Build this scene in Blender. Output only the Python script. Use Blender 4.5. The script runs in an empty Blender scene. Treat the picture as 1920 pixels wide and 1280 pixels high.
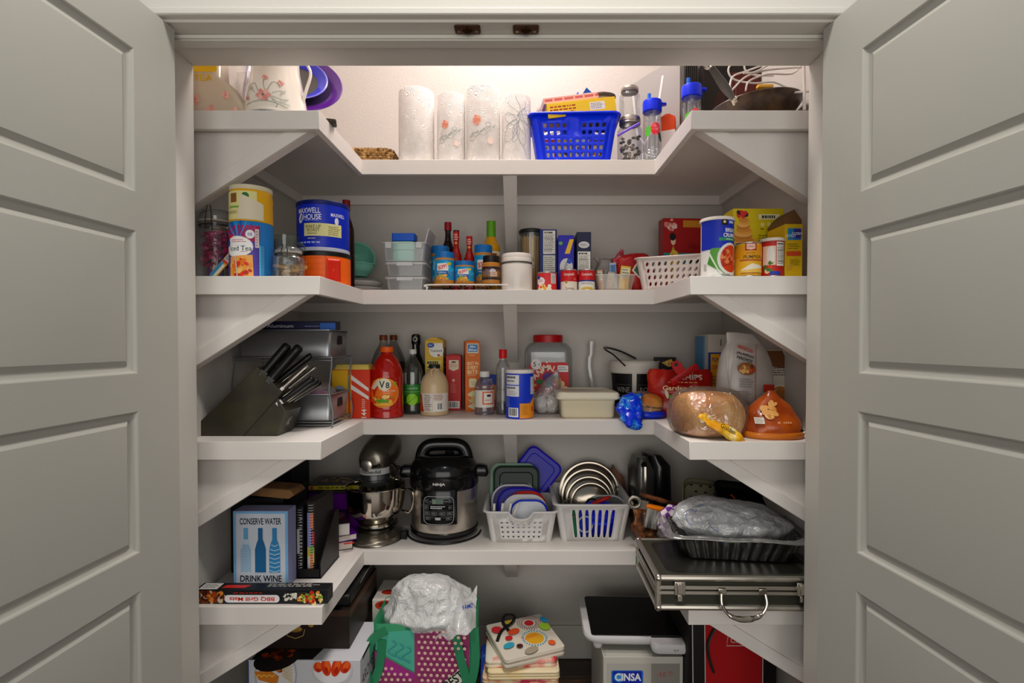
import bpy, bmesh, math, random
from mathutils import Vector, Matrix, noise
C = bpy.context.scene.collection
R = math.radians
PI = math.pi
H = 1.391                       # eye height
TH = .018                       # camera pitch
S1, S2, S3, S4 = 2.0334, 1.5722, 1.1061, .6358   # shelf tops
YW, YC, YB = 1.5, 1.905, 2.32   # wing fronts, centre front, back wall
XL, XR, WL, WR = -.565, .475, -.956, .87

def P(px, py, Y):
    a, b = (px-977.1)/1000, (656.6-py)/1000
    c, s = math.cos(TH), math.sin(TH)
    d = (a, c+b*s, -s+b*c)
    k = Y/d[1]
    return Vector((d[0]*k, Y, H+d[2]*k))
def YS(py, S):
    b = (656.6-py)/1000; return (S-H)/(-math.sin(TH)+b*math.cos(TH))*(math.cos(TH)+b*math.sin(TH))
def X(px, Y): return (px-977.1)/1000*Y
def Z(py, Y): return P(977, py, Y).z

# ---------------------------------------------------------------- materials
_m = {}
def lin(c):
    if isinstance(c, str):
        c = c.lstrip('#'); c = c if len(c) == 6 else ''.join(q*2 for q in c); c = [int(c[i:i+2], 16)/255 for i in (0, 2, 4)]
        if max(c)-min(c) > .2: l_ = sum(c)/3; c = [min(1, max(0, l_+(v-l_)*1.14)) for v in c]
    return tuple(((v/12.92) if v <= .04045 else ((v+.055)/1.055)**2.4) for v in c[:3])+(1,)
def mat(col, rough=.5, metal=0, bump=0, bs=80, coat=0, sub=0, alpha=None, key=None):
    k = (col if isinstance(col, str) else tuple(col), rough, metal, bump, bs, coat, alpha, key)
    if k in _m: return _m[k]
    m = bpy.data.materials.new('paint'); m.use_nodes = True
    nt = m.node_tree; b = nt.nodes['Principled BSDF']
    b.inputs['Base Color'].default_value = lin(col)
    b.inputs['Roughness'].default_value = rough
    b.inputs['Specular IOR Level'].default_value = .3
    b.inputs['Metallic'].default_value = metal
    b.inputs['Coat Weight'].default_value = coat
    if alpha is not None: b.inputs['Alpha'].default_value = alpha
    if bump:
        n = nt.nodes.new('ShaderNodeTexNoise'); n.inputs['Scale'].default_value = bs; n.inputs['Detail'].default_value = 3
        t = nt.nodes.new('ShaderNodeTexCoord'); nt.links.new(t.outputs['Object'], n.inputs['Vector'])
        bp = nt.nodes.new('ShaderNodeBump'); bp.inputs['Strength'].default_value = bump; bp.inputs['Distance'].default_value = .004
        nt.links.new(n.outputs['Fac'], bp.inputs['Height']); nt.links.new(bp.outputs['Normal'], b.inputs['Normal'])
    _m[k] = m; return m
def clear(col='#ffffff', haze=.08, gloss=.1, rough=.06, bump=0, bs=30):
    """thin see-through plastic or glass: mostly transparent, a little haze, fresnel gloss"""
    k = ('clear', col, haze, gloss, rough, bump, bs)
    if k in _m: return _m[k]
    m = bpy.data.materials.new('clear'); m.use_nodes = True
    nt = m.node_tree; N = nt.nodes; L = nt.links; N.remove(N['Principled BSDF'])
    out = N['Material Output']
    tr = N.new('ShaderNodeBsdfTransparent'); tr.inputs[0].default_value = tuple(v**.4 for v in lin(col))
    df = N.new('ShaderNodeBsdfDiffuse'); df.inputs[0].default_value = lin(col)
    tl = N.new('ShaderNodeBsdfTranslucent'); tl.inputs[0].default_value = lin(col)
    gl = N.new('ShaderNodeBsdfGlossy'); gl.inputs['Roughness'].default_value = rough
    md = N.new('ShaderNodeMixShader'); md.inputs[0].default_value = .45
    L.new(df.outputs[0], md.inputs[1]); L.new(tl.outputs[0], md.inputs[2])
    m1 = N.new('ShaderNodeMixShader'); m1.inputs[0].default_value = haze
    L.new(tr.outputs[0], m1.inputs[1]); L.new(md.outputs[0], m1.inputs[2])
    lw = N.new('ShaderNodeLayerWeight'); lw.inputs[0].default_value = .35
    mm = N.new('ShaderNodeMath'); mm.operation = 'MULTIPLY_ADD'; mm.inputs[1].default_value = .42; mm.inputs[2].default_value = gloss*.35
    L.new(lw.outputs['Fresnel'], mm.inputs[0])
    mc = N.new('ShaderNodeClamp'); L.new(mm.outputs[0], mc.inputs[0])
    m2 = N.new('ShaderNodeMixShader'); L.new(mc.outputs[0], m2.inputs[0])
    L.new(m1.outputs[0], m2.inputs[1]); L.new(gl.outputs[0], m2.inputs[2])
    if bump:
        n = N.new('ShaderNodeTexNoise'); n.inputs['Scale'].default_value = bs; n.inputs['Detail'].default_value = 4; n.inputs['Distortion'].default_value = 1.2
        t = N.new('ShaderNodeTexCoord'); L.new(t.outputs['Object'], n.inputs['Vector'])
        bp = N.new('ShaderNodeBump'); bp.inputs['Strength'].default_value = bump; bp.inputs['Distance'].default_value = .02
        L.new(n.outputs['Fac'], bp.inputs['Height'])
        L.new(bp.outputs['Normal'], gl.inputs['Normal']); L.new(bp.outputs['Normal'], df.inputs['Normal'])
    L.new(m2.outputs[0], out.inputs['Surface'])
    _m[k] = m; return m
def mottle(c1, c2, scale=40, rough=.6, bump=.3, c3=None, stretch=(1, 1, 1), lo=.4, hi=.6, metal=0):
    k = ('mot', c1, c2, scale, rough, bump, c3, stretch, lo, hi)
    if k in _m: return _m[k]
    m = bpy.data.materials.new('mottle'); m.use_nodes = True
    nt = m.node_tree; N = nt.nodes; L = nt.links; b = N['Principled BSDF']
    t = N.new('ShaderNodeTexCoord'); mp = N.new('ShaderNodeMapping'); mp.inputs['Scale'].default_value = stretch
    n = N.new('ShaderNodeTexNoise'); n.inputs['Scale'].default_value = scale; n.inputs['Detail'].default_value = 4
    L.new(t.outputs['Object'], mp.inputs['Vector']); L.new(mp.outputs[0], n.inputs['Vector'])
    r = N.new('ShaderNodeValToRGB'); L.new(n.outputs['Fac'], r.inputs[0]); L.new(r.outputs[0], b.inputs['Base Color'])
    e = r.color_ramp.elements; e[0].position = lo; e[0].color = lin(c1); e[1].position = hi; e[1].color = lin(c2)
    if c3: x = e.new(min(.99, hi+.1)); x.color = lin(c3)
    b.inputs['Roughness'].default_value = rough; b.inputs['Metallic'].default_value = metal
    if bump:
        bp = N.new('ShaderNodeBump'); bp.inputs['Strength'].default_value = bump; bp.inputs['Distance'].default_value = .004
        L.new(n.outputs['Fac'], bp.inputs['Height']); L.new(bp.outputs['Normal'], b.inputs['Normal'])
    _m[k] = m; return m

# ---------------------------------------------------------------- scene tree
def tag(o, label=None, cat=None, group=None, kind=None):
    if label: o['label'] = label
    if cat: o['category'] = cat
    if group: o['group'] = group
    if kind: o['kind'] = kind
    return o
def thing(name, label, cat, loc=(0, 0, 0), rz=0, group=None, rx=0, ry=0):
    o = bpy.data.objects.new(name, None); C.objects.link(o); o.empty_display_size = .02
    o.location = loc; o.rotation_euler = (rx, ry, rz)
    return tag(o, label, cat, group)
def copy_tree(o, parent=None):
    c = o.copy(); C.objects.link(c); c.parent = parent
    for ch in list(o.children): copy_tree(ch, c)
    return c
def again(o, loc, rz=0, label=None, sc=1):
    c = copy_tree(o); c.location = loc; c.rotation_euler = (0, 0, rz); c.scale = (sc, sc, sc)
    if label: c['label'] = label
    return c

class MB:
    """collects shapes, builds ONE mesh object"""
    def __init__(s): s.v = []; s.f = []; s.mi = []
    def add(s, vs, fs, mi=0, M=None):
        b = len(s.v)
        s.v += [tuple(M @ Vector(p)) if M else tuple(p) for p in vs]
        s.f += [[b+i for i in f] for f in fs]; s.mi += [mi]*len(fs); return s
    def box(s, x0, x1, y0, y1, z0, z1, mi=0, M=None):
        vs = [(x, y, z) for z in (z0, z1) for y in (y0, y1) for x in (x0, x1)]
        return s.add(vs, [(0, 2, 3, 1), (4, 5, 7, 6), (0, 1, 5, 4), (2, 6, 7, 3), (0, 4, 6, 2), (1, 3, 7, 5)], mi, M)
    def cb(s, w, d, h, x=0, y=0, z=0, mi=0, M=None): return s.box(x-w/2, x+w/2, y-d/2, y+d/2, z, z+h, mi, M)
    def prism(s, pts, y0, y1, mi=0, M=None):
        """outline in x,z run along y"""
        n = len(pts)
        vs = [(x, y0, z) for x, z in pts]+[(x, y1, z) for x, z in pts]
        return s.add(vs, [list(range(n)), list(range(2*n-1, n-1, -1))]+[(i, n+i, n+(i+1) % n, (i+1) % n) for i in range(n)], mi, M)
    def prismz(s, pts, z0, z1, mi=0, M=None):
        n = len(pts)
        vs = [(x, y, z0) for x, y in pts]+[(x, y, z1) for x, y in pts]
        return s.add(vs, [list(range(n-1, -1, -1)), list(range(n, 2*n))]+[(i, (i+1) % n, n+(i+1) % n, n+i) for i in range(n)], mi, M)
    def rings(s, rs, close=True, caps=(1, 1), mi=0, M=None):
        n = len(rs[0]); vs = [p for r in rs for p in r]; fs = []
        for k in range(len(rs)-1):
            for i in range(n if close else n-1):
                j = (i+1) % n
                fs.append((k*n+i, k*n+j, (k+1)*n+j, (k+1)*n+i))
        if caps[0]: fs.append(list(range(n-1, -1, -1)))
        if caps[1]: fs.append([(len(rs)-1)*n+i for i in range(n)])
        return s.add(vs, fs, mi, M)
    def lathe(s, prof, n=32, sx=1, sy=1, caps=(1, 1), mi=0, M=None, x=0, y=0, z=0):
        rs = [[(x+r*sx*math.cos(2*PI*i/n), y+r*sy*math.sin(2*PI*i/n), z+h) for i in range(n)] for r, h in prof]
        return s.rings(rs, True, caps, mi, M)
    def rrect(s, prof, r=.01, seg=5, caps=(1, 1), mi=0, M=None):
        """prof rows (w, d, z[, cx, cy]) lofted rounded rectangles"""
        rs = []
        for q in prof:
            w, d, z = q[:3]; cx, cy = (q[3], q[4]) if len(q) > 3 else (0, 0)
            rs.append([(cx+a, cy+b, z) for a, b in rrpts(w, d, min(r, w/2.01, d/2.01), seg)])
        return s.rings(rs, True, caps, mi, M)
    def tube(s, path, r, n=8, mi=0, closed=False, M=None, caps=True, flat=1):
        pts = [Vector(p) for p in path]; m = len(pts); rs = []; up = None
        for i in range(m):
            if closed: t = pts[(i+1) % m]-pts[i-1]
            else: t = pts[min(i+1, m-1)]-pts[max(i-1, 0)]
            t.normalize()
            if up is None:
                up = Vector((0, 0, 1)) if abs(t.z) < .9 else Vector((0, 1, 0))
            a = up-t*up.dot(t)
            if a.length < 1e-5: a = t.orthogonal()
            a.normalize(); b = t.cross(a); up = a
            rr = r[i] if isinstance(r, (list, tuple)) else r
            rs.append([pts[i]+a*rr*math.cos(2*PI*k/n)*flat+b*rr*math.sin(2*PI*k/n) for k in range(n)])
        if closed: rs.append(rs[0])
        return s.rings(rs, True, (caps and not closed, caps and not closed), mi, M)
    def ball(s, c, rx, ry=None, rz=None, n=16, mi=0, M=None):
        ry = ry or rx; rz = rz or rx; m = n//2
        prof = [(math.sin(PI*k/m), -math.cos(PI*k/m)) for k in range(m+1)]
        prof[0] = (.001, -1); prof[-1] = (.001, 1)
        rs = [[(c[0]+r*rx*math.cos(2*PI*i/n), c[1]+r*ry*math.sin(2*PI*i/n), c[2]+h*rz) for i in range(n)] for r, h in prof]
        return s.rings(rs, True, (1, 1), mi, M)
    def grid(s, f, nu, nv, mi=0, M=None):
        vs = [f(i/nu, j/nv) for j in range(nv+1) for i in range(nu+1)]
        fs = [(j*(nu+1)+i, j*(nu+1)+i+1, (j+1)*(nu+1)+i+1, (j+1)*(nu+1)+i) for j in range(nv) for i in range(nu)]
        return s.add(vs, fs, mi, M)
    def build(s, name, mats, parent=None, bevel=0, smooth=35, sub=0, solid=0, seg=2, label=None, kind=None, fix=True, weld=0):
        me = bpy.data.meshes.new(name); me.from_pydata(s.v, [], s.f)
        for m in (mats if isinstance(mats, (list, tuple)) else [mats]): me.materials.append(m)
        me.polygons.foreach_set('material_index', s.mi)
        if fix:
            bm = bmesh.new(); bm.from_mesh(me)
            if weld: bmesh.ops.remove_doubles(bm, verts=bm.verts[:], dist=1e-5)
            bmesh.ops.recalc_face_normals(bm, faces=bm.faces); bm.to_mesh(me); bm.free()
        if smooth:
            me.polygons.foreach_set('use_smooth', [True]*len(me.polygons))
            if smooth < 180: me.set_sharp_from_angle(angle=R(smooth))
        me.update()
        o = bpy.data.objects.new(name, me); C.objects.link(o); o.parent = parent
        if solid: q = o.modifiers.new('s', 'SOLIDIFY'); q.thickness = solid; q.offset = 0
        if bevel: q = o.modifiers.new('b', 'BEVEL'); q.width = bevel; q.segments = seg; q.limit_method = 'ANGLE'; q.angle_limit = R(40)
        if sub: q = o.modifiers.new('u', 'SUBSURF'); q.levels = q.render_levels = sub
        if label: o['label'] = label
        if kind: o['kind'] = kind
        return o
def rrpts(w, d, r, seg=5):
    out = []
    for cx, cy, a0 in ((w/2-r, d/2-r, 0), (-w/2+r, d/2-r, 90), (-w/2+r, -d/2+r, 180), (w/2-r, -d/2+r, 270)):
        for k in range(seg+1):
            a = R(a0+90*k/seg); out.append((cx+r*math.cos(a), cy+r*math.sin(a)))
    return out
def Rx(a): return Matrix.Rotation(a, 4, 'X')
def Ry(a): return Matrix.Rotation(a, 4, 'Y')
def Rz(a): return Matrix.Rotation(a, 4, 'Z')
def T(x, y, z): return Matrix.Translation((x, y, z))
def smoothpath(pts, k=6, closed=False):
    """Catmull-Rom through the points"""
    p = [Vector(q) for q in pts]; n = len(p); out = []
    for i in range(n if closed else n-1):
        a, b, c, d = (p[(i-1) % n], p[i], p[(i+1) % n], p[(i+2) % n]) if closed else (p[max(i-1, 0)], p[i], p[i+1], p[min(i+2, n-1)])
        for j in range(k):
            t = j/k
            out.append(.5*((2*b)+(c-a)*t+(2*a-5*b+4*c-d)*t*t+(3*b-a-3*c+d)*t**3))
    if not closed: out.append(p[-1])
    return out

# ---------------------------------------------------------------- printed artwork
_t = {}
def textmesh(body, bold=0):
    k = (body, bold)
    if k not in _t:
        cu = bpy.data.curves.new('t', 'FONT'); cu.body = body; cu.align_x = 'CENTER'; cu.offset = bold*.45; cu.resolution_u = 3
        o = bpy.data.objects.new('t', cu); C.objects.link(o)
        me = o.to_mesh(); vs = [(v.co.x, v.co.y) for v in me.vertices]; fs = [list(p.vertices) for p in me.polygons]
        o.to_mesh_clear(); bpy.data.objects.remove(o); bpy.data.curves.remove(cu)
        x0 = min(v[0] for v in vs); x1 = max(v[0] for v in vs); y0 = min(v[1] for v in vs); y1 = max(v[1] for v in vs)
        _t[k] = ([((a-x0)/(x1-x0)-.5, (b-y0)/(y1-y0)-.5) for a, b in vs], fs, (x1-x0)/(y1-y0))
    return _t[k]
class Art:
    """flat print in u,v metres, laid on a plane or round a can"""
    def __init__(s): s.sh = []
    def raw(s, vs, fs, c): s.sh.append((vs, fs, c)); return s
    def poly(s, pts, c): return s.raw(list(pts), [list(range(len(pts)))], c)
    def rect(s, x0, y0, x1, y1, c, r=0):
        if r: return s.poly([((x0+x1)/2+a, (y0+y1)/2+b) for a, b in rrpts(abs(x1-x0), abs(y1-y0), r, 4)], c)
        return s.poly([(x0, y0), (x1, y0), (x1, y1), (x0, y1)], c)
    def ell(s, cx, cy, rx, ry, c, rot=0, n=20):
        a = math.cos(rot), math.sin(rot)
        return s.poly([(cx+a[0]*rx*math.cos(t)-a[1]*ry*math.sin(t), cy+a[1]*rx*math.cos(t)+a[0]*ry*math.sin(t)) for t in [2*PI*i/n for i in range(n)]], c)
    def line(s, pts, w, c):
        p = [Vector((a, b)) for a, b in pts]; l = []; r = []
        for i in range(len(p)):
            t = (p[min(i+1, len(p)-1)]-p[max(i-1, 0)]).normalized(); n = Vector((-t.y, t.x))*w/2
            l.append(tuple(p[i]+n)); r.append(tuple(p[i]-n))
        m = len(p)
        return s.raw(l+r, [(i, i+1, m+i+1, m+i) for i in range(m-1)], c)
    def text(s, t, cx, cy, h, c, w=None, rot=0, bold=0, arc=0):
        vs, fs, asp = textmesh(t, bold); w = w or asp*h; a = math.cos(rot), math.sin(rot); out = []
        for x, y in vs:
            x *= w; y *= h
            if arc: y = y-arc*(x*x)/(w*w/4)
            out.append((cx+a[0]*x-a[1]*y, cy+a[1]*x+a[0]*y))
        return s.raw(out, fs, c)
    def rows(s, x0, y0, x1, y1, n, c, fill=.45, seed=1, gap=True):
        """unreadably small print"""
        rd = random.Random(seed); dy = (y1-y0)/n; vs = []; fs = []
        for i in range(n):
            x = x0; e = x0+(x1-x0)*rd.uniform(.75, 1)
            while x < e:
                w = min(rd.uniform(.04, .16)*(x1-x0), e-x); b = len(vs); y = y1-dy*(i+.5); h = dy*fill/2
                vs += [(x, y-h), (x+w, y-h), (x+w, y+h), (x, y+h)]; fs.append([b, b+1, b+2, b+3]); x += w+(.03*(x1-x0) if gap else .0)+1e-4
        return s.raw(vs, fs, c)
    def code(s, x0, y0, x1, y1, n=18, seed=3):
        s.rect(x0, y0, x1, y1, '#f4f2ee'); rd = random.Random(seed); w = (x1-x0)*.84/n; vs = []; fs = []
        for i in range(n):
            x = x0+(x1-x0)*.08+i*w; k = w*rd.choice((.3, .5, .75)); b = len(vs)
            y = y0+(y1-y0)*.14
            vs += [(x, y), (x+k, y), (x+k, y1-(y1-y0)*.08), (x, y1-(y1-y0)*.08)]; fs.append([b, b+1, b+2, b+3])
        return s.raw(vs, fs, '#151515')
    def facts(s, x0, y0, x1, y1, seed=1):
        s.rect(x0, y0, x1, y1, '#eeeae0'); h = y1-y0; w = x1-x0; m = w*.07
        s.rows(x0+m, y1-h*.13, x1-m, y1-h*.04, 1, '#111111', .8, seed)
        for k in (.17, .34, .62, .8): s.rect(x0+m, y1-h*(k+.012), x1-m, y1-h*k, '#111111')
        s.rows(x0+m, y0+h*.06, x1-m, y1-h*.2, 11, '#44423e', .4, seed+1)
        return s
    def blobs(s, cx, cy, rx, ry, n, cols, size, seed=1):
        rd = random.Random(seed)
        for i in range(n):
            a = rd.uniform(0, 2*PI); q = math.sqrt(rd.random()); z = size*rd.uniform(.6, 1.3)
            s.ell(cx+rx*q*math.cos(a), cy+ry*q*math.sin(a), z, z*rd.uniform(.5, 1), rd.choice(cols), rd.uniform(0, 3), 9)
        return s
    def build(s, name, parent, fm, cut=0, cutv=0, rough=.45, off0=.00025, step=.00005, coat=0, clip=None):
        cut *= .67
        vs = []; fs = []; mi = []; mats = []; idx = {}
        for k, (pv, pf, c) in enumerate(s.sh):
            if c not in idx: idx[c] = len(mats); mats.append(mat(c, rough, coat=coat))
            if cut or cutv or clip:
                bm = bmesh.new(); bv = [bm.verts.new((a, b, 0)) for a, b in pv]
                for f in pf:
                    try: bm.faces.new([bv[i] for i in f])
                    except ValueError: pass
                for ax, st in ((0, cut), (1, cutv)):
                    if not st: continue
                    lo = min(p[ax] for p in pv); hi = max(p[ax] for p in pv); q = math.floor(lo/st)*st+st
                    while q < hi:
                        n = (1, 0, 0) if ax == 0 else (0, 1, 0)
                        bmesh.ops.bisect_plane(bm, geom=bm.verts[:]+bm.edges[:]+bm.faces[:], plane_co=(q*n[0], q*n[1], 0), plane_no=n); q += st
                if clip:
                    for co, no in (((0, clip, 0), (0, 1, 0)),): bmesh.ops.bisect_plane(bm, geom=bm.verts[:]+bm.edges[:]+bm.faces[:], plane_co=co, plane_no=no, clear_outer=True)
                bm.verts.index_update(); pv = [(v.co.x, v.co.y) for v in bm.verts]; pf = [[v.index for v in f.verts] for f in bm.faces]; bm.free()
            b = len(vs); off = off0+step*k
            vs += [fm(u, v, off) for u, v in pv]; fs += [[b+i for i in f] for f in pf]; mi += [idx[c]]*len(pf)
        me = bpy.data.meshes.new(name); me.from_pydata(vs, [], fs)
        for m in mats: me.materials.append(m)
        me.polygons.foreach_set('material_index', mi)
        o = bpy.data.objects.new(name, me); C.objects.link(o); o.parent = parent
        return o
def plane(o, ux, uy):
    o, ux, uy = Vector(o), Vector(ux).normalized(), Vector(uy).normalized(); n = ux.cross(uy)
    return lambda u, v, k: tuple(o+ux*u+uy*v+n*k)
def front(y, x=0, z=0): return plane((x, y, z), (1, 0, 0), (0, 0, 1))        # faces -y
def rightside(x, y=0, z=0): return plane((x, y, z), (0, 1, 0), (0, 0, 1))     # faces +x
def leftside(x, y=0, z=0): return plane((x, y, z), (0, -1, 0), (0, 0, 1))
def topside(z, x=0, y=0): return plane((x, y, z), (1, 0, 0), (0, 1, 0))
def cyl(r, a0=0, x=0, y=0):
    """r: radius or function of v; u=0 looks to -y"""
    f = r if callable(r) else (lambda v: r)
    def m(u, v, k):
        q = f(v); a = u/(f(.05) if callable(r) else r)+a0; q += k
        return (x+q*math.sin(a), y-q*math.cos(a), v)
    return m
# ================================================================ the room
PAINT = mat('#d6d2ca', .42, bump=.05, bs=120)
WALLP = mat('#cac4bd', .62, bump=.35, bs=160)
def struct(name, mb, m, **k): return tag(mb.build(name, m, **k), kind='structure')
YJ, YN = 1.46, 1.262
JL, JR = X(368.5, YJ), X(1511.5, YJ); HZ = Z(124, YJ)
f = mottle('#2a1a10', '#4a3020', 6, .35, .05, '#5b3c26', (1, 14, 1))
struct('floor', MB().box(-2.6, 2.6, -2.4, 2.5, -.03, 0), f, smooth=0)
struct('wall_back', MB().box(WL-.1, WR+.1, YB, YB+.08, 0, 3.3), WALLP, smooth=0)
struct('wall_left', MB().box(WL-.08, WL, YJ-.02, YB, 0, 3.3), WALLP, smooth=0)
struct('wall_right', MB().box(WR, WR+.08, YJ-.02, YB, 0, 3.3), WALLP, smooth=0)
struct('ceiling', MB().box(WL-.1, WR+.1, YN, YB+.08, 3.3, 3.35), WALLP, smooth=0)
w = MB(); w.box(-2.6, JL-.02, YN, YJ-.02, 0, 3.35); w.box(JR+.02, 2.6, YN, YJ-.02, 0, 3.35); w.box(JL-.02, JR+.02, YN, YJ-.02, HZ+.02, 3.35)
struct('wall_front', w, WALLP, smooth=0)
# lining of the opening and its stops
j = MB(); j.box(JL-.02, JL, YN-.002, YJ, 0, HZ+.02); j.box(JR, JR+.02, YN-.002, YJ, 0, HZ+.02); j.box(JL, JR, YN-.002, YJ, HZ, HZ+.02)
struct('trim_1', j, PAINT, bevel=.002)
st = MB(); y0, y1 = YN+.046, YN+.088
st.box(JL+.0005, JR-.0005, y0, y1, HZ-.010, HZ-.0005); st.box(JL+.0005, JL+.011, y0, y1, 0.001, HZ-.010); st.box(JR-.011, JR-.0005, y0, y1, .001, HZ-.010)
st.box(JL+.011, JR-.011, y0+.004, y1-.004, HZ-.0135, HZ-.0099)
struct('trim_2', st, PAINT, bevel=.0035, seg=3)
# casing on the room side
cs = MB()
for (a, b, c, d) in ((JL-.085, JR+.085, HZ+.006, HZ+.093), (JL-.085, JL-.006, 0, HZ+.006), (JR+.006, JR+.085, 0, HZ+.006)):
    cs.box(a, b, YN-.018, YN-.0005, c, d)
cs.box(JL-.02, JR+.02, YN-.023, YN-.0175, HZ+.006, HZ+.022)
struct('trim_3', cs, PAINT, bevel=.003)
for nm, a in (('back', (WL, WR, YB-.014, YB-.0005)), ('left', (WL+.0005, WL+.014, YJ, YB-.015)), ('right', (WR-.014, WR-.0005, YJ, YB-.015))):
    struct('baseboard_'+nm, MB().box(*a, 0.0005, .145), PAINT, bevel=.004)

def door(n, hx, hy, dx, side):
    """leaf swung open past square; side=+1: face looks to +x"""
    t = thing('door_%d' % n, None, None); t['kind'] = 'structure'
    a = math.atan2(dx, 1)
    L = .79; top = HZ-.004
    zs = [(Z(y1, 1.155), Z(y0, 1.155)) for y0, y1 in ((90, 359), (432, 700), (771, 1036), (1108, 1375))]
    zs.append((.20, zs[-1][0]-.085))
    x0, x1 = .127, L-.127
    m = MB(); th = .035
    # u along leaf (away from hinge), w depth into leaf
    def q(u, w, z): return (-w, -u, z) if side > 0 else (w, -u, z)
    def quad(u0, u1, z0, z1, w=0): m.add([q(u0, w, z0), q(u1, w, z0), q(u1, w, z1), q(u0, w, z1)], [(0, 1, 2, 3)])
    quad(0, x0, .01, top); quad(x1, L, .01, top)
    zz = [top]+[v for a_, b_ in zs for v in (b_, a_)]+[.01]
    for k in range(0, len(zz), 2): quad(x0, x1, zz[k+1], zz[k])
    loops = [(0, 0), (.0025, .0012), (.005, .006), (.012, .0095), (.017, .0105), (.021, .0075), (.028, .0035), (.032, .003)]
    for a_, b_ in zs:
        rs = [[q(x0+i, w, a_+i), q(x1-i, w, a_+i), q(x1-i, w, b_-i), q(x0+i, w, b_-i)] for i, w in loops]
        m.rings(rs, True, (0, 1))
    m.add([q(0, 0, .01), q(0, th, .01), q(0, th, top), q(0, 0, top), q(L, 0, .01), q(L, th, .01), q(L, th, top), q(L, 0, top)],
          [(0, 1, 2, 3), (4, 7, 6, 5), (1, 5, 6, 2), (3, 2, 6, 7), (0, 4, 5, 1)])
    o = m.build('door_leaf', mat('#b2b0a8', .42, bump=.04, bs=60), t, smooth=20)
    h = MB()
    for z in (.25, 1.05, 1.85): h.lathe([(.006, z-.045), (.006, z+.045)], 12, x=(-th-.004)*side, y=.004)
    h.build('hinge', mat('#6a5d50', .35, 1), o)
    t.location = (hx, hy, 0); t.rotation_euler = (0, 0, a)
p = P(327, 55, 1.283); door(1, p.x, 1.283, -.051, 1)
p = P(1544, 51, 1.283); door(2, p.x, 1.283, .102, -1)
# ball catches in the head
def catch(px, lab):
    p = P(px, 70, YN+.028)
    t = thing('door_catch', lab, 'door catch', (p.x, YN+.024, HZ-.0005), group=None)
    m = MB(); m.prismz(rrpts(.062, .034, .006), -.003, 0)
    m.build('plate', mat('#5a3d28', .38, .8), t, bevel=.0008)
    m = MB(); m.lathe([(.0055, -.0085), (.009, -.006), (.012, -.003)], 20, sx=1.15, sy=.7, y=.004); m.box(-.0012, .0012, -.0175, -.005, -.0042, -.003)
    m.build('roller', mat('#35200f', .35, .8), t)
    for s in (-1, 1): MB().lathe([(.0045, -.0043), (.0045, -.003)], 14, x=s*.021, y=.005).build('screw', mat('#b5a48c', .25, 1), t)
catch(877, 'bronze ball catch in the door head, left one of the pair')
catch(986, 'bronze ball catch in the door head, right one of the pair')
# ceiling lamp of the pantry (above the opening's sight line)
t = thing('ceiling_light', 'round white flush ceiling lamp above the top shelf', 'ceiling light', (-.04, 1.84, 3.3))
MB().lathe([(.15, -.03), (.155, -.015), (.155, 0)], 40).build('lamp_base', mat('#efeeea', .4), t)
e = bpy.data.materials.new('lit'); e.use_nodes = True
b = e.node_tree.nodes['Principled BSDF']; b.inputs['Emission Color'].default_value = (1, .86, .78, 1); b.inputs['Emission Strength'].default_value = 4
MB().lathe([(.02, -.075), (.08, -.068), (.12, -.052), (.14, -.031)], 40).build('lamp_shade', e, t)

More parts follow.
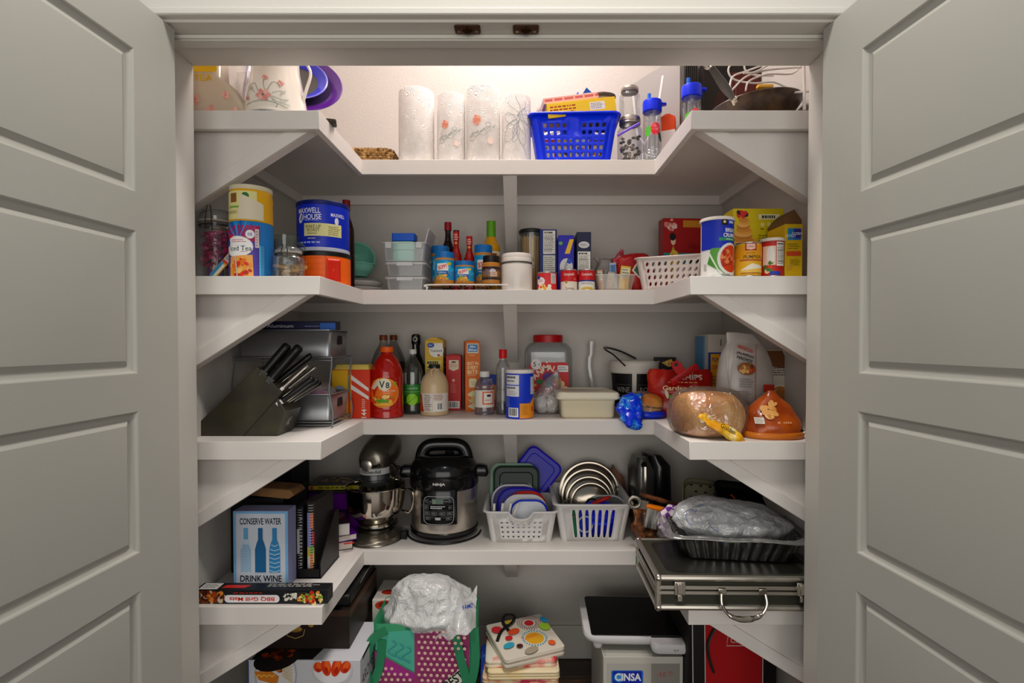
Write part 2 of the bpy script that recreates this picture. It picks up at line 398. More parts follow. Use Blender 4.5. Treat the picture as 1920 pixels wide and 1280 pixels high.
# ================================================================ shelves
SHP = mat('#e8e2dc', .45, bump=.04, bs=90)
for i, (z, lab) in enumerate(((S1, 'white painted U-shaped shelf, topmost, carrying the paper towels'), (S2, 'white painted U-shaped shelf carrying the tins and peanut butter jars'),
                              (S3, 'white painted U-shaped shelf carrying the juice bottles and bread'), (S4, 'white painted U-shaped shelf, lowest, carrying the mixer and cooker'))):
    t = thing('wall_shelf', lab, 'shelf', (0, 0, z), group='U-shaped pantry shelves')
    m = MB(); e_ = .018
    out = [(WL+.001, YB-.001), (WL+.001, YW+e_), (XL-e_, YW+e_), (XL-e_, YC+e_), (XR+e_, YC+e_), (XR+e_, YW+e_), (WR-.001, YW+e_), (WR-.001, YB-.001)]
    m.prismz(out, -.019, 0); m.build('shelf_board', SHP, t, smooth=0)
    m = MB(); T5 = .0515
    for q in ([(WL+.001, YW), (XL, YW), (XL-e_, YW+e_), (WL+.001, YW+e_)], [(XL, YW), (XL, YC), (XL-e_, YC+e_), (XL-e_, YW+e_)], [(XL, YC), (XR, YC), (XR+e_, YC+e_), (XL-e_, YC+e_)],
              [(XR, YC), (XR, YW), (XR+e_, YW+e_), (XR+e_, YC+e_)], [(XR, YW), (WR-.001, YW), (WR-.001, YW+e_), (XR+e_, YW+e_)]): m.prismz(q, -T5, .0003)
    m.build('front_edge', SHP, t, bevel=.0012)
    m = MB(); m.box(WL+.002, WR-.002, YB-.019, YB-.001, -.058, -.0195); m.build('back_cleat', SHP, t, smooth=0)
    m = MB(); m.box(WL+.001, WL+.019, YW+.06, YB-.0195, -.058, -.0195); m.build('side_cleat', SHP, t, smooth=0)
    m = MB(); m.box(WR-.019, WR-.001, YW+.06, YB-.0195, -.058, -.0195); m.build('side_cleat', SHP, t, smooth=0)
    # gussets at the wing fronts
    for s in (-1, 1):
        m = MB(); xe = (XL-.012) if s < 0 else (XR+.012); xw = WL+.001 if s < 0 else WR-.001
        d = .268; y0 = YW+.034
        m.prism([(xe, -.0195), (xe, -.03), (xw, -d), (xw, -.0195)], y0, y0+.036)
        n = Vector((xe-xw, 0, d-.03)).normalized(); k = .036
        nz = k/abs(n.x)
        xk = xw+(xe-xw)*(d-nz-.0196)/(d-.03)
        m.prism([(xe, -.0196), (xe, -.03), (xw, -d), (xw, -d+nz), (xk, -.0196)], y0-.007, y0+.001)
        m.build('corner_bracket', SHP, t, smooth=0, bevel=.0015)
    m = MB(); xc = X(957, 2.0)
    m.add([(xc+a*.025, y, zz) for a in (-1, 1) for y, zz in ((YC+.02, -.0195), (YC+.02, -.052), (YB-.0195, -.272), (YB-.0195, -.215), (YC+.075, -.0195))],
          [(0, 1, 2, 3, 4), (9, 8, 7, 6, 5), (0, 5, 6, 1), (1, 6, 7, 2), (2, 7, 8, 3), (3, 8, 9, 4), (4, 9, 5, 0)])
    m.build('middle_bracket', SHP, t, bevel=.001, smooth=0)
# ================================================================ item kit
def fit(a, b, t, S, Y):
    """x centre, width and height of something spanning pixels a..b with its top at t, standing on S at depth Y"""
    return X((a+b)/2, Y), abs(X(b, Y)-X(a, Y)), Z(t, Y)-S
def carton(name, label, cat, w, d, h, col, loc, rz=0, rx=0, ry=0, fr=None, rs=None, ls=None, tp=None, group=None, rough=.45, bevel=.0012, flaps=0, body='carton_body', side=None):
    t = thing(name, label, cat, loc, rz, group, rx, ry)
    m = MB(); m.cb(w, d, h)
    if flaps:   # raised closing flap with a shallow ridge
        m.prism([(-w/2, h), (w/2, h), (w/2*.2, h+flaps), (-w/2*.3, h+flaps*.9)], -d/2+.001, d/2-.001)
    t_ = t; m.build(body, mat(col, rough), t, bevel=bevel, smooth=0)
    if fr: fr.build('front_print', t, front(-d/2), rough=rough, clip=h-.0015)
    if rs: rs.build('side_print', t, rightside(w/2), rough=rough)
    if ls: ls.build('side_print', t, leftside(-w/2), rough=rough)
    if tp: tp.build('top_print', t, topside(h), rough=rough)
    return t_
def tin(name, label, cat, r, h, col, loc, art=None, rim='#c9c9c6', lid=None, lidh=.012, rz=0, group=None, metal=1, cutv=0):
    t = thing(name, label, cat, loc, rz, group)
    MB().lathe([(r-.0005, .003), (r-.0005, h-.003)], 40, caps=(0, 0)).build('label_wrap', mat(col, .4), t); lw_ = t.children[0]
    m = MB(); m.lathe([(r*.9, .002), (r-.001, .0), (r+.0009, .0015), (r+.0009, .003), (r-.001, .0045)], 40, caps=(1, 0))
    m.lathe([(r-.001, h-.0045), (r+.0009, h-.003), (r+.0009, h-.001), (r-.001, h), (r-.003, h-.004), (.002, h-.004)], 40, caps=(0, 1))
    m.build('rim', mat(rim, .3, metal), t)
    if lid: MB().lathe([(r+.0012, h-lidh), (r+.003, h-lidh+.001), (r+.003, h-.001), (r+.0015, h+.0015), (.002, h+.001)], 40, caps=(0, 1)).build('lid', mat(lid, .4), t)
    if art: art.build('print', lw_, cyl(r), cut=.006)
    return t
def lath(name, prof, m, parent, n=32, **k):
    return MB().lathe(prof, n, sx=k.pop('sx', 1), sy=k.pop('sy', 1), caps=k.pop('caps', (1, 1)), x=k.pop('x', 0), y=k.pop('y', 0), z=k.pop('z', 0)).build(name, m, parent, **k)
def prof(rows, k=5):
    return [(v.x, v.y) for v in smoothpath([(a, b, 0) for a, b in rows], k)]
def sack(rows, amp=.006, freq=18, seed=0, n=44, k=5, e=2.6, fine=.0, ridge=0, st=1):
    """crumpled bag: rows (w, d, z, cx, cy) lofted through superellipses and creased with noise"""
    R5 = [tuple(r)+(0,)*(5-len(r)) for r in rows]; out = []; m = len(R5)
    def cr(i, t, c):
        a, b, d, g = (R5[max(0, i-1)][c], R5[i][c], R5[min(m-1, i+1)][c], R5[min(m-1, i+2)][c])
        return .5*(2*b+(d-a)*t+(2*a-5*b+4*d-g)*t*t+(3*b-a-3*d+g)*t**3)
    for i in range(m-1):
        for j in range(k): out.append([cr(i, j/k, c) for c in range(5)])
    out.append(R5[-1]); rs = []; z0 = R5[0][2]
    for w, d, z, cx, cy in out:
        ring = []
        for q in range(n):
            a = 2*PI*q/n; ca, sa = math.cos(a), math.sin(a)
            x = cx+w/2*math.copysign(abs(ca)**(2/e), ca); y = cy+d/2*math.copysign(abs(sa)**(2/e), sa)
            p = Vector((x, y, z*st)); s = Vector((seed*7.3, seed*3.1, seed))
            v = abs(noise.noise(p*freq+s))*2-.5+fine*(abs(noise.noise(p*freq*3.1+s))*2-.5)
            if ridge: v = -v
            nn = Vector((ca, sa, .0)); f = min(1, max(0, (z-z0)/.012))
            o = noise.noise(p*freq*.9-s)*amp*.8*f
            zz = z+o if f else z
            p = Vector((x, y, zz))+nn*v*amp*(.35+.65*f)
            ring.append(p)
        rs.append(ring)
    return MB().rings(rs, True, (1, 1))
def basket(name, label, loc, w, d, h, taper, col, nx, ny, shape='sq', rz=0, rim=.012, skip=None, rc=.022, fillh=(.12, .84), fx=(.08, .92), hw=.6, hh=.6, th=.0022, ends=None, lipdrop=None, cat='basket', group=None, dip=0):
    """moulded basket with pierced tapered walls; w,d at the rim, taper = shrink at the floor"""
    t = thing(name, label, cat, loc, rz, group); M1 = mat(col, .38)
    def S(side, u, v, cx=0):   # u 0..1 along the flat of one side, v 0..1 height
        k = 1-taper*(1-v); W, D = w*k, d*k; r = rc
        dz = h*v
        if dip and side == 0 and v > .5: dz -= dip*(v-.5)*2*max(0, 1-((u-.5)/.2)**2)**.5 if abs(u-.5) < .2 else 0
        if side == 0: return (-W/2+r+(W-2*r)*u, -D/2, dz)
        if side == 1: return (W/2, -D/2+r+(D-2*r)*u, dz)
        if side == 2: return (W/2-r-(W-2*r)*u, D/2, dz)
        return (-W/2, D/2-r-(D-2*r)*u, dz)
    m = MB()
    for side in range(4):
        n_x = nx if side % 2 == 0 else (ends or max(3, round(nx*d/w))); n_y = ny
        us = [0]+[fx[0]+(fx[1]-fx[0])*i/n_x for i in range(n_x+1)]+[1]
        vs_ = [0]+[fillh[0]+(fillh[1]-fillh[0])*i/n_y for i in range(n_y+1)]+[1]
        for i in range(len(us)-1):
            for j in range(len(vs_)-1):
                u0, u1, v0, v1 = us[i], us[i+1], vs_[j], vs_[j+1]
                solid = i == 0 or j == 0 or i == len(us)-2 or j == len(vs_)-2 or (skip and skip(side, i-1, j-1))
                if solid: m.add([S(side, a, b) for a, b in ((u0, v0), (u1, v0), (u1, v1), (u0, v1))], [(0, 1, 2, 3)]); continue
                uc, vc, du, dv = (u0+u1)/2, (v0+v1)/2, (u1-u0)/2, (v1-v0)/2
                ou = []; inn = []
                for k in range(16):
                    a = 2*PI*(k+.5)/16; ca, sa = math.cos(a), math.sin(a); q = max(abs(ca), abs(sa)); ou.append((uc+du*ca/q, vc+dv*sa/q))
                    if shape == 'round': inn.append((uc+du*hw*ca, vc+dv*hh*sa))
                    elif shape == 'sq': inn.append((uc+du*hw*ca/q, vc+dv*hh*sa/q))
                    else: inn.append((uc+du*hw*(ca+.55*sa), vc+dv*hh*sa))
                # square the outer ring's corners
                fs = [(k, (k+1) % 16, 16+(k+1) % 16, 16+k) for k in range(16)]
                b = [S(side, *p) for p in ou]+[S(side, *p) for p in inn]
                m.add(b, fs)
                for sx_, sy_, k in ((1, 1, 1), (-1, 1, 5), (-1, -1, 9), (1, -1, 13)):
                    m.add([S(side, uc+sx_*du, vc+sy_*dv), b[k], b[k+1]], [(0, 2, 1)])
        # corner
        nxt = (side+1) % 4
        for v0, v1 in [(a, b) for a, b in zip((0, .25, .5, .75), (.25, .5, .75, 1))]:
            q = []
            for v in (v0, v1):
                p, o = Vector(S(side, 1, v)), Vector(S(nxt, 0, v)); c = {0: (-rc, rc), 1: (-rc, -rc), 2: (rc, -rc), 3: (rc, rc)}[side]
                cc = Vector((p.x if side % 2 == 0 else p.x+c[0], p.y+c[1] if side % 2 == 0 else p.y, p.z))
                a0 = math.atan2(p.y-cc.y, p.x-cc.x)
                q.append([(cc.x+rc*math.cos(a0+PI/2*k/5), cc.y+rc*math.sin(a0+PI/2*k/5), p.z) for k in range(6)])
            for k in range(5): m.add([q[0][k], q[0][k+1], q[1][k+1], q[1][k]], [(0, 1, 2, 3)])
    k0 = 1-taper
    m.add([(a, b, 0) for a, b in rrpts(w*k0, d*k0, rc, 5)], [list(range(24))])
    bm_ = m.build('basket_body', M1, t, solid=th, smooth=25, fix=True, weld=1)
    r = MB(); pts = []
    for k, (a, b) in enumerate(rrpts(w+rim*.6, d+rim*.6, rc+rim*.3, 6)): pts.append((a, b, h))
    if dip:
        pts2 = []
        for i in range(len(pts)):
            a, b = pts[i], pts[(i+1) % len(pts)]; pts2.append(a)
            if a[1] < 0 and b[1] < 0 and abs(a[0]-b[0]) > w*.5:
                for k in range(1, 24):
                    u = k/24; x = a[0]+(b[0]-a[0])*u; q = (x/(w*.5-rc)*.5)
                    pts2.append((x, a[1], h-(dip*max(0, 1-(q/.2)**2)**.5 if abs(q) < .2 else 0)))
        pts = pts2
    r.tube(pts, rim*.5, 8, closed=True, flat=.62); r.build('basket_rim', M1, t)
    return t
# ================================================================ top shelf
WHP = mat('#f6f1ea', .8, bump=.0)
def towel_mat():
    m = bpy.data.materials.new('paper'); m.use_nodes = True; nt = m.node_tree; N = nt.nodes; L = nt.links; b = N['Principled BSDF']
    b.inputs['Base Color'].default_value = lin('#f4efea'); b.inputs['Roughness'].default_value = .85
    t = N.new('ShaderNodeTexCoord'); v = N.new('ShaderNodeTexVoronoi'); v.inputs['Scale'].default_value = 26
    L.new(t.outputs['Object'], v.inputs['Vector']); mu = N.new('ShaderNodeMath'); mu.operation = 'MULTIPLY'; mu.inputs[1].default_value = 75
    L.new(v.outputs['Distance'], mu.inputs[0]); s = N.new('ShaderNodeMath'); s.operation = 'SINE'; L.new(mu.outputs[0], s.inputs[0])
    bp = N.new('ShaderNodeBump'); bp.inputs['Strength'].default_value = .55; bp.inputs['Distance'].default_value = .0015
    L.new(s.outputs[0], bp.inputs['Height']); L.new(bp.outputs[0], b.inputs['Normal']); return m
TOW = towel_mat()
def roll(a, b, t_, lab, art, Y=1.985):
    x, w, _ = fit(a, b, t_, S1, Y); h = Z(t_, Y-w/2)-S1-.004; r = w/2
    t = thing('paper_towel_roll', lab, 'paper towels', (x, Y, S1+.0004), group='paper towel rolls')
    lath('towel_sheets', [(.021, 0), (r*.97, 0), (r, .004), (r*1.005, h*.5), (r, h-.006), (r*.96, h-.001), (.021, h)], TOW, t, 48, caps=(0, 0))
    lath('cardboard_core', [(.0215, .001), (.0215, h-.001), (.0195, h-.001), (.0195, .001), (.0215, .001)], mat('#b79a78', .8), t, caps=(0, 0))
    if art: art(r*1.004, h).build('print', t, cyl(r*1.006), cut=.008, off0=.0006)
    return t
def tw(*p): return p
def art_fruit(s):
    def f(r, h):
        a = Art(); k = h/.283
        a.ell(-.02*s, h*.53, .017*s, .019*s, '#f3c3ae')
        a.blobs(-.02*s, h*.53, .014*s, .016*s, 26, ['#ee9f88', '#f2b5a2', '#ea8f76'], .0038, 4)
        for j, (x0, y0, x1, y1) in enumerate(((-.05, .33, .05, .47), (-.045, .30, .03, .42), (-.05, .27, .02, .37))):
            a.line([((x0+(x1-x0)*i/12)*s, h*(y0+(y1-y0)*i/12)+.006*math.sin(i*.9+j)) for i in range(13)], .0016, ('#a9aca8', '#b9c6b4', '#b4b0ac')[j])
        for i in range(14):
            x = (-.042+.0068*i)*s; a.ell(x, h*(.33+.010*i)+.004*math.sin(i*2.1), .0052*s, .0018*s, ('#b6bdb4', '#aeb0b0', '#c3cdbd')[i % 3], .5+(i % 3)*.5, 8)
        a.line([(.022*s+.010*s*math.cos(q/3), h*.47+.008*math.sin(q/3)) for q in range(15)], .0015, '#a8a8ae')
        a.ell(.03*s, h*.27, .012*s, .013*s, '#f8dfd6')
        return a
    return f
def art_flower(r, h):
    a = Art(); c = '#9ba3ab'
    for k in range(9):
        q = k*.7-2.6; a.line([(.008+.05*math.cos(q)*i/10+.008*math.sin(i*.5+k), h*.66+.07*math.sin(q)*i/10) for i in range(11)], .0014, c)
    for cx, cy, rx, ry, ro in ((-.018, .45, .021, .042, -.5), (.02, .42, .016, .045, .15), (-.02, .62, .015, .03, .8), (.0, .40, .010, .03, -.3), (.036, .66, .012, .03, .4)):
        pts = [(cx+math.cos(ro)*rx*math.cos(q)-math.sin(ro)*ry*math.sin(q), h*cy+math.sin(ro)*rx*math.cos(q)+math.cos(ro)*ry*math.sin(q)) for q in [2*PI*i/24 for i in range(25)]]
        a.line(pts, .0014, c)
    a.line([(-.01+.05*i/10, h*(.5-.04*i)+.004*math.sin(i)) for i in range(11)], .0016, '#a7adc0')
    return a
def art_plain(r, h): return Art().text('~', .004, h*.56, .002, '#b0aca8')
roll(750, 815, 157, 'plain white paper towel roll, leftmost and widest of the four', art_plain)
roll(821, 873, 168, 'paper towel roll with peach blossom print, smaller one beside the plain roll', art_fruit(.82))
roll(875, 938, 153, 'tallest paper towel roll, with large peach blossom and grey branch print', art_fruit(1.0))
roll(941, 995, 170, 'paper towel roll printed with grey outlined flowers, beside the blue basket', art_flower)

# woven tray
t = thing('woven_tray', 'brown woven seagrass tray lying left of the paper towels', 'tray', (X(694, 2.03), 2.045, S1))
rp = mottle('#5a3d1e', '#b08a52', 90, .8, .9, '#d2b077')
m = MB()
for k in range(5):
    m.tube([(a, b, .006+k*.0085) for a, b in rrpts(.205+.002*k, .2, .03, 6)], .0052, 6, closed=True)
m.build('woven_wall', rp, t)
MB().rrect([(.2, .195, .001), (.2, .195, .006)], .03).build('woven_base', rp, t)
m = MB(); n = 150; w, d, r = .208, .2, .03
pp = rrpts(.207, .2, .03, 10); pts = []
for i in range(len(pp)):
    a, b = Vector(pp[i]), Vector(pp[(i+1) % len(pp)]); q = max(1, int((b-a).length/.0035))
    for j in range(q):
        c = a.lerp(b, j/q); e = len(pts); pts.append((c.x, c.y, .049+.0012*math.sin(e*1.9)))
m.tube(pts, [.0068+.0011*math.sin(i*2.4) for i in range(len(pts)+0)][:len(pts)], 6, closed=True)
m.build('braided_rim', rp, t)

# blue basket and what is in it
x, w, h = fit(997, 1160, 212, S1, 1.925)
bx, bw, bh = x, w, h
basket('plastic_basket', 'bright blue plastic basket with square holes on the top shelf', (x, 1.925+.11, S1+.001), w, .21, h, .17, '#1038e0', 10, 5,
       skip=lambda s, i, j: s % 2 == 0 and i in (4, 5) and j in (3, 4), fx=(.04, .96), fillh=(.1, .84), hw=.56, hh=.56, rim=.016, rz=R(-2))
a = Art().rect(-.125, .002, .125, .05, '#e8c53a'); a.rows(-.115, .01, .0, .042, 3, '#a33a2c', .5, 3); a.rect(.03, .012, .085, .04, '#eceae2'); a.rows(.034, .015, .08, .037, 4, '#6d6a62')
carton('food_carton', 'yellow printed carton lying across the top of the blue basket', 'box', .25, .13, .052, '#e3bb34', (bx+.022, 2.0, S1+.172), rz=R(4), ry=R(-8), fr=a)
a = Art().rect(-.115, .001, .115, .02, '#e9b7b0'); a.rows(-.11, .004, .11, .018, 1, '#c96a68', .6, 5)
carton('food_carton', 'flat pink and cream carton resting on the yellow carton in the blue basket', 'box', .23, .11, .022, '#e8c7bb', (bx-.005, 2.0, S1+.226), rz=R(5), ry=R(-9), fr=a)
t = thing('open_carton', 'royal blue carton with raised open flaps standing in the blue basket', 'box', (bx+.02, 2.085, S1+.155), R(10))
m = MB(); m.cb(.12, .05, .085); m.build('carton_body', mat('#1b4fb4', .4), t, bevel=.001)
m = MB(); m.add([(-.06, -.026, .085), (-.0, -.026, .155), (.0, .024, .155), (-.06, .024, .085), (-.0, -.026, .118)], [(0, 4, 1), (0, 1, 2, 3)]); m.build('flap', mat('#1e56bd', .4), t, solid=.0015, smooth=0)
m = MB(); m.add([(.065, -.026, .085), (.005, -.026, .13), (.03, -.03, .172), (.105, -.03, .112)], [(0, 1, 2, 3)]); o = m.build('flap', mat('#164a94', .4), t, solid=.0015, smooth=0)
Art().text('lls', 0, 0, .014, '#e8eef4').build('print', t, plane((.065, -.0315, .112), (.9, 0, -.35), (.35, -.05, .9)))
t = thing('plastic_bowl', 'dark brown plastic cup with a thick rolled rim in the blue basket', 'cup', (X(1130, 1.97), 1.985, S1+.135), 0)
lath('cup_wall', [(.033, 0), (.043, .07), (.0455, .115), (.048, .1175), (.0475, .123), (.042, .123), (.041, .11), (.031, .004), (.002, .004)], mat('#4a423c', .4), t, sy=.8)
lath('cup_band', [(.0432, .068), (.0462, .108)], mat('#8a7c6c', .4), t, caps=(0, 0), sy=.8)
t = thing('plastic_bag', 'clear crumpled bag of foil and pink sweets in the left of the blue basket', 'bag', (bx-.085, 2.065, S1+.16))
sack([(.1, .08, 0), (.13, .1, .03), (.12, .09, .07), (.1, .06, .1, .01), (.05, .02, .115, .01)], .01, 22, 3).build('bag_film', clear('#f3eeee', .25, .2), t)
m = MB()
rd = random.Random(5)
for k in range(9): m.ball((rd.uniform(-.035, .035), rd.uniform(-.02, .02), .02+rd.random()*.06), .016, .012, .014, 10, k % 3)
m.build('wrapped_sweets', [mat('#c9ccd2', .25, .9), mat('#e59a98', .5), mat('#dcb9b8', .5)], t)
rd = random.Random(11)
for k, (c, lab) in enumerate((('#c8452c', 'red'), ('#d9b23c', 'yellow'), ('#e9e4da', 'white'), ('#6d4a8a', 'purple'))):
    a = Art().rect(-.026, .008, .026, .07, '#f0d9a0' if k % 2 else '#e6e2da'); a.blobs(0, .035, .02, .02, 14, ['#b34a2a', '#e0b13a', '#f1e7d2', '#4a3a2a'], .005, k)
    carton('snack_packet', lab+' snack packet seen through the holes of the blue basket', 'packet', .056, .03, .085, c, (bx-.1+.062*k, 1.973, S1+.006), rz=R(rd.uniform(-6, 6)), fr=a)

# mason jars
GL = clear('#f2f5f3', .06, .12, .04, .25, 40)
SIL = mat('#a9a39b', .3, .9)
def mason(lab, x, y, z, r, h, cont):
    t = thing('mason_jar', lab, 'jar', (x, y, z), group='mason jars')
    lath('jar_glass', prof([(.002, 0), (r*.85, .001), (r*.99, .01), (r, .02), (r, h*.68), (r*.96, h*.75), (r*.8, h*.82), (r*.79, h*.9)]), GL, t, 36, caps=(1, 0))
    q = MB(); q.lathe([(r*.82, h*.86), (r*.86, h*.87), (r*.86, h*.885), (r*.82, h*.9), (r*.86, h*.91), (r*.86, h*.985), (r*.83, h), (.002, h-.0005)], 36, caps=(0, 1)); q.build('screw_band', SIL, t)
    if cont:
        q = MB(); rd = random.Random(3)
        for k in range(70):
            a_ = rd.uniform(0, 6.28); rr = r*.82*math.sqrt(rd.random()); q.ball((rr*math.cos(a_), rr*math.sin(a_), .010+rd.random()**1.5*h*.55), .007, .006, .005, 8, k % 3)
        q.build('jar_contents', [mat('#6b6157', .5), mat('#a09284', .5), mat('#3f3a36', .4)], t)
    return t
x, w, h = fit(1157, 1203, 222, S1, 1.985); r1 = w/2
mason('wide glass mason jar with silver band holding dark trinkets, under another jar', x, 1.99, S1+.001, r1, h, 1)
z = S1+.001+h; x2, w2, _ = fit(1160, 1198, 155, S1, 1.995); h2 = Z(157, 1.995-w2/2)-z
mason('empty glass mason jar with silver band standing on top of another jar', x2, 1.995, z+.0005, w2/2, h2, 0)
t = thing('drinking_straw', 'purple plastic drinking straw leaning against the lower mason jar', 'straw', (0, 0, 0))
p0, p1 = P(1158, 254, 1.925), P(1199, 231, 1.925)
MB().tube([p0, p1], .0042, 10).build('straw_tube', mat('#7d55d8', .35), t)
bpy.context.view_layer.update()
def reloc(t, loc):
    """move a root while its world-space children stay put"""
    t.location = loc
    for c in t.children: c.location = c.location-Vector(loc)
reloc(t, (p0.x, p0.y, p0.z))

# water bottles
def wbottle(lab, x, y, z, s=1):
    t = thing('water_bottle', lab, 'water bottle', (x, y, z), R(4), group='clear infuser water bottles'); r = .034
    rows = [(.002, 0), (r*.95, .001), (r, .006)]
    for k in range(4): rows += [(r*.94, .014+k*.011), (r, .0195+k*.011)]
    rows += [(r, .062), (r, .163), (r*.93, .172)]
    for k in range(3): rows += [(r*.98, .176+k*.006), (r*.9, .179+k*.006)]
    rows += [(r*.86, .198)]
    lath('bottle_body', rows, clear('#eef2f2', .08, .16, .04), t, 36, caps=(1, 0))
    lath('infuser_tube', [(.014, .02), (.014, .19)], clear('#dfe6e8', .12, .2), t, caps=(1, 0))
    m = MB(); m.lathe([(r*.96, .191), (r*1.04, .192), (r*1.06, .225), (r*.99, .234), (.003, .2345)], 36, caps=(1, 1))
    m.prismz([(r*.75, -.012), (r*1.5, -.009), (r*1.62, 0), (r*1.5, .009), (r*.75, .012)], .220, .228)
    m.build('screw_cap', mat('#1233d8', .35), t, bevel=.0015)
    MB().tube([(-.012, 0, .232), (-.012, 0, .262)], .0065, 12).build('spout', mat('#2d78d8', .3), t, bevel=.001)
    a = Art().ell(.003, .12, .020, .024, '#e8626a').blobs(.003, .12, .016, .019, 18, ['#e23b48', '#f28b8e', '#d8384a'], .005, 3)
    a.ell(-.026, .112, .011, .02, '#58b03c', -.2).ell(.022, .09, .008, .018, '#3c4f4a', .3)
    a.build('fruit_print', t, cyl(r), cut=.006)
    t.scale = (s, s, s); return t
x = X(1221, 1.955)
w1 = wbottle('clear water bottle with blue cap and fruit print beside the mason jars', x, 1.955, S1+.001, .967)
w2 = wbottle('clear water bottle with blue cap standing nearest the right wing pans', X(1294, 1.84), 1.84, S1+.001, .967)

# big white carton, orange box and small white boxes on the right
t = thing('appliance_carton', 'tall white appliance carton with grey lettering behind the water bottles', 'box', (.578, 2.14, S1), R(-60))
MB().cb(.26, .12, .42).build('carton_body', mat('#9c9894', .5), t, bevel=.002)
a = Art().text('REVEO', -.04, .10, .028, '#efedea', bold=.03).line([(-.13+.0, .38), (-.10, .2), (-.06, .15), (.0, .2), (.04, .38)], .01, '#dedbd8').ell(.09, .09, .035, .055, '#a8221c').ell(.075, .05, .02, .035, '#e8e0d8', .4)
a.build('front_print', t, front(-.06))
carton('small_carton', 'small orange carton with slanted top stacked on a white carton', 'box', .055, .045, .05, '#e2501c', (X(1250, 1.99), 1.99, S1+.1275), rz=R(-20), flaps=.012)
carton('small_carton', 'small white carton under the orange one beside the water bottle', 'box', .055, .05, .127, '#efe3de', (X(1253, 1.98), 1.985, S1), rz=R(-25), bevel=.002)

# right wing: dark carton, pan, rack
t = carton('appliance_carton', 'black and burgundy appliance carton behind the frying pan', 'box', .2, .08, .38, '#15100e', (.765, 1.99, S1), rz=R(-3))
a = Art().poly([(-.1, .0), (-.1, .12), (-.03, .3), (.0, 0)], '#34120f').rect(.0, .0, .1, .33, '#4c140f')
for k in range(3):
    a.text('1.8L', .062, .235-.055*k, .013, '#d8cfc8').rows(.04, .214-.055*k, .095, .222-.055*k, 1, '#b9a9a0').ell(.032, .235-.055*k, .005, .007, '#e5ddd6')
a.line([(.015, .04), (.015, .3)], .0012, '#8a7a72'); a.build('front_print', t, front(-.04))
t = thing('ribbed_heater', 'black ribbed appliance standing beside the tall white carton', 'appliance', (X(1289, 1.9), 1.9, S1))
m = MB(); m.cb(.05, .05, .36)
for k in range(7): m.cb(.003, .004, .33, x=-.021+.007*k, y=-.027, z=.02)
m.build('ribbed_body', mat('#26221f', .4), t, bevel=.001)
t = thing('wall_clip', 'tiny dark clip on the back wall above the jars', 'clip', tuple(P(1254, 127, 2.312)))
MB().cb(.012, .012, .03).build('clip_body', mat('#3a2c24', .5), t, bevel=.002)
# frying pan tilted on the wing
px_, pr = X(1432, 1.72), .165
t = thing('frying_pan', 'dark brown frying pan with long grey handle on the right wing', 'frying pan', (.732, 1.675, S1+.016), 0, ry=R(-5))
PM = mottle('#2c1d10', '#4a331c', 30, .3, .1)
lath('pan_body', [(.002, 0), (.075, 0), (.095, .012), (.134, .058), (.138, .064), (.136, .067), (.132, .060), (.092, .016), (.07, .006), (.002, .006)], PM, t, 48)
m = MB(); b0 = Vector((-.098, -.095, .05)); e0 = Vector((-.175, -.13, .142))
m.tube([b0, b0.lerp(e0, .12)], .010, 10, flat=.6); m.build('handle_bracket', mat('#b8ad9c', .3, .9), t)
m = MB(); q = [b0.lerp(e0, k/10) for k in range(1, 11)]; m.tube(q, [.008, .010, .0125, .0135, .014, .0135, .0125, .0115, .0105, .010], 12, flat=.8); m.build('handle', mat('#57534f', .45), t)
d_ = (e0-b0).normalized(); cc = e0+d_*.012
m = MB(); s_ = Vector((1, -.2, .3)).normalized(); u_ = d_.cross(s_).cross(d_).normalized()
m.tube([cc+d_*.012*math.cos(k*PI/8)+u_*.012*math.sin(k*PI/8) for k in range(16)], .0045, 8, closed=True); m.build('hanging_loop', mat('#c9c4bb', .25, .9), t)
for k in (-1, 1): MB().ball((b0.x+.004*k-.006, b0.y-.012, b0.z+.009*k), .005, .004, .005, 10).build('rivet', mat('#cfc8ba', .25, .9), t)
# white coated wire rack
t = thing('wire_rack', 'white coated wire rack curling above the frying pan', 'wire rack', (0, 0, 0))
WW = mat('#ece6e0', .35)
def wire(pts, r=.0028, m=WW, nm='wire_loop', k=8): return MB().tube(smoothpath([P(*q) for q in pts], k), r, 7).build(nm, m, t)
wire([(1503, 126, 1.58), (1440, 131, 1.6), (1400, 143, 1.62), (1378, 163, 1.6), (1372, 170, 1.585)])
wire([(1502, 122, 1.6), (1485, 138, 1.6), (1440, 139, 1.62), (1405, 152, 1.63), (1398, 170, 1.6)])
wire([(1385, 110, 1.62), (1366, 128, 1.62), (1375, 148, 1.62), (1412, 156, 1.64), (1450, 154, 1.66), (1478, 166, 1.66)])
wire([(1440, 118, 1.6), (1400, 133, 1.61), (1376, 142, 1.6), (1369, 158, 1.59), (1371, 172, 1.58)])
wire([(1400, 110, 1.64), (1396, 128, 1.64), (1412, 140, 1.64), (1450, 142, 1.66)])
wire([(1456, 112, 1.6), (1418, 134, 1.6), (1394, 137, 1.6)])
wire([(1507, 100, 1.55), (1508, 150, 1.55), (1508, 206, 1.55)], .0045, WW, 'rack_post', 3)
wire([(1545, 171, 1.55), (1508, 172, 1.55), (1470, 174, 1.58)], .0032, WW, 'rack_wire', 3)
reloc(t, (.82, 1.6, S1+.06))
t = thing('food_clip', 'small yellow plastic clip lying on the rim of the frying pan', 'clip', tuple(P(1434, 166, 1.69)))
MB().rrect([(.05, .02, 0), (.05, .02, .01)], .006).build('clip_body', mat('#e5b64c', .4), t, bevel=.002)
# ---- left wing
YL = 1.6
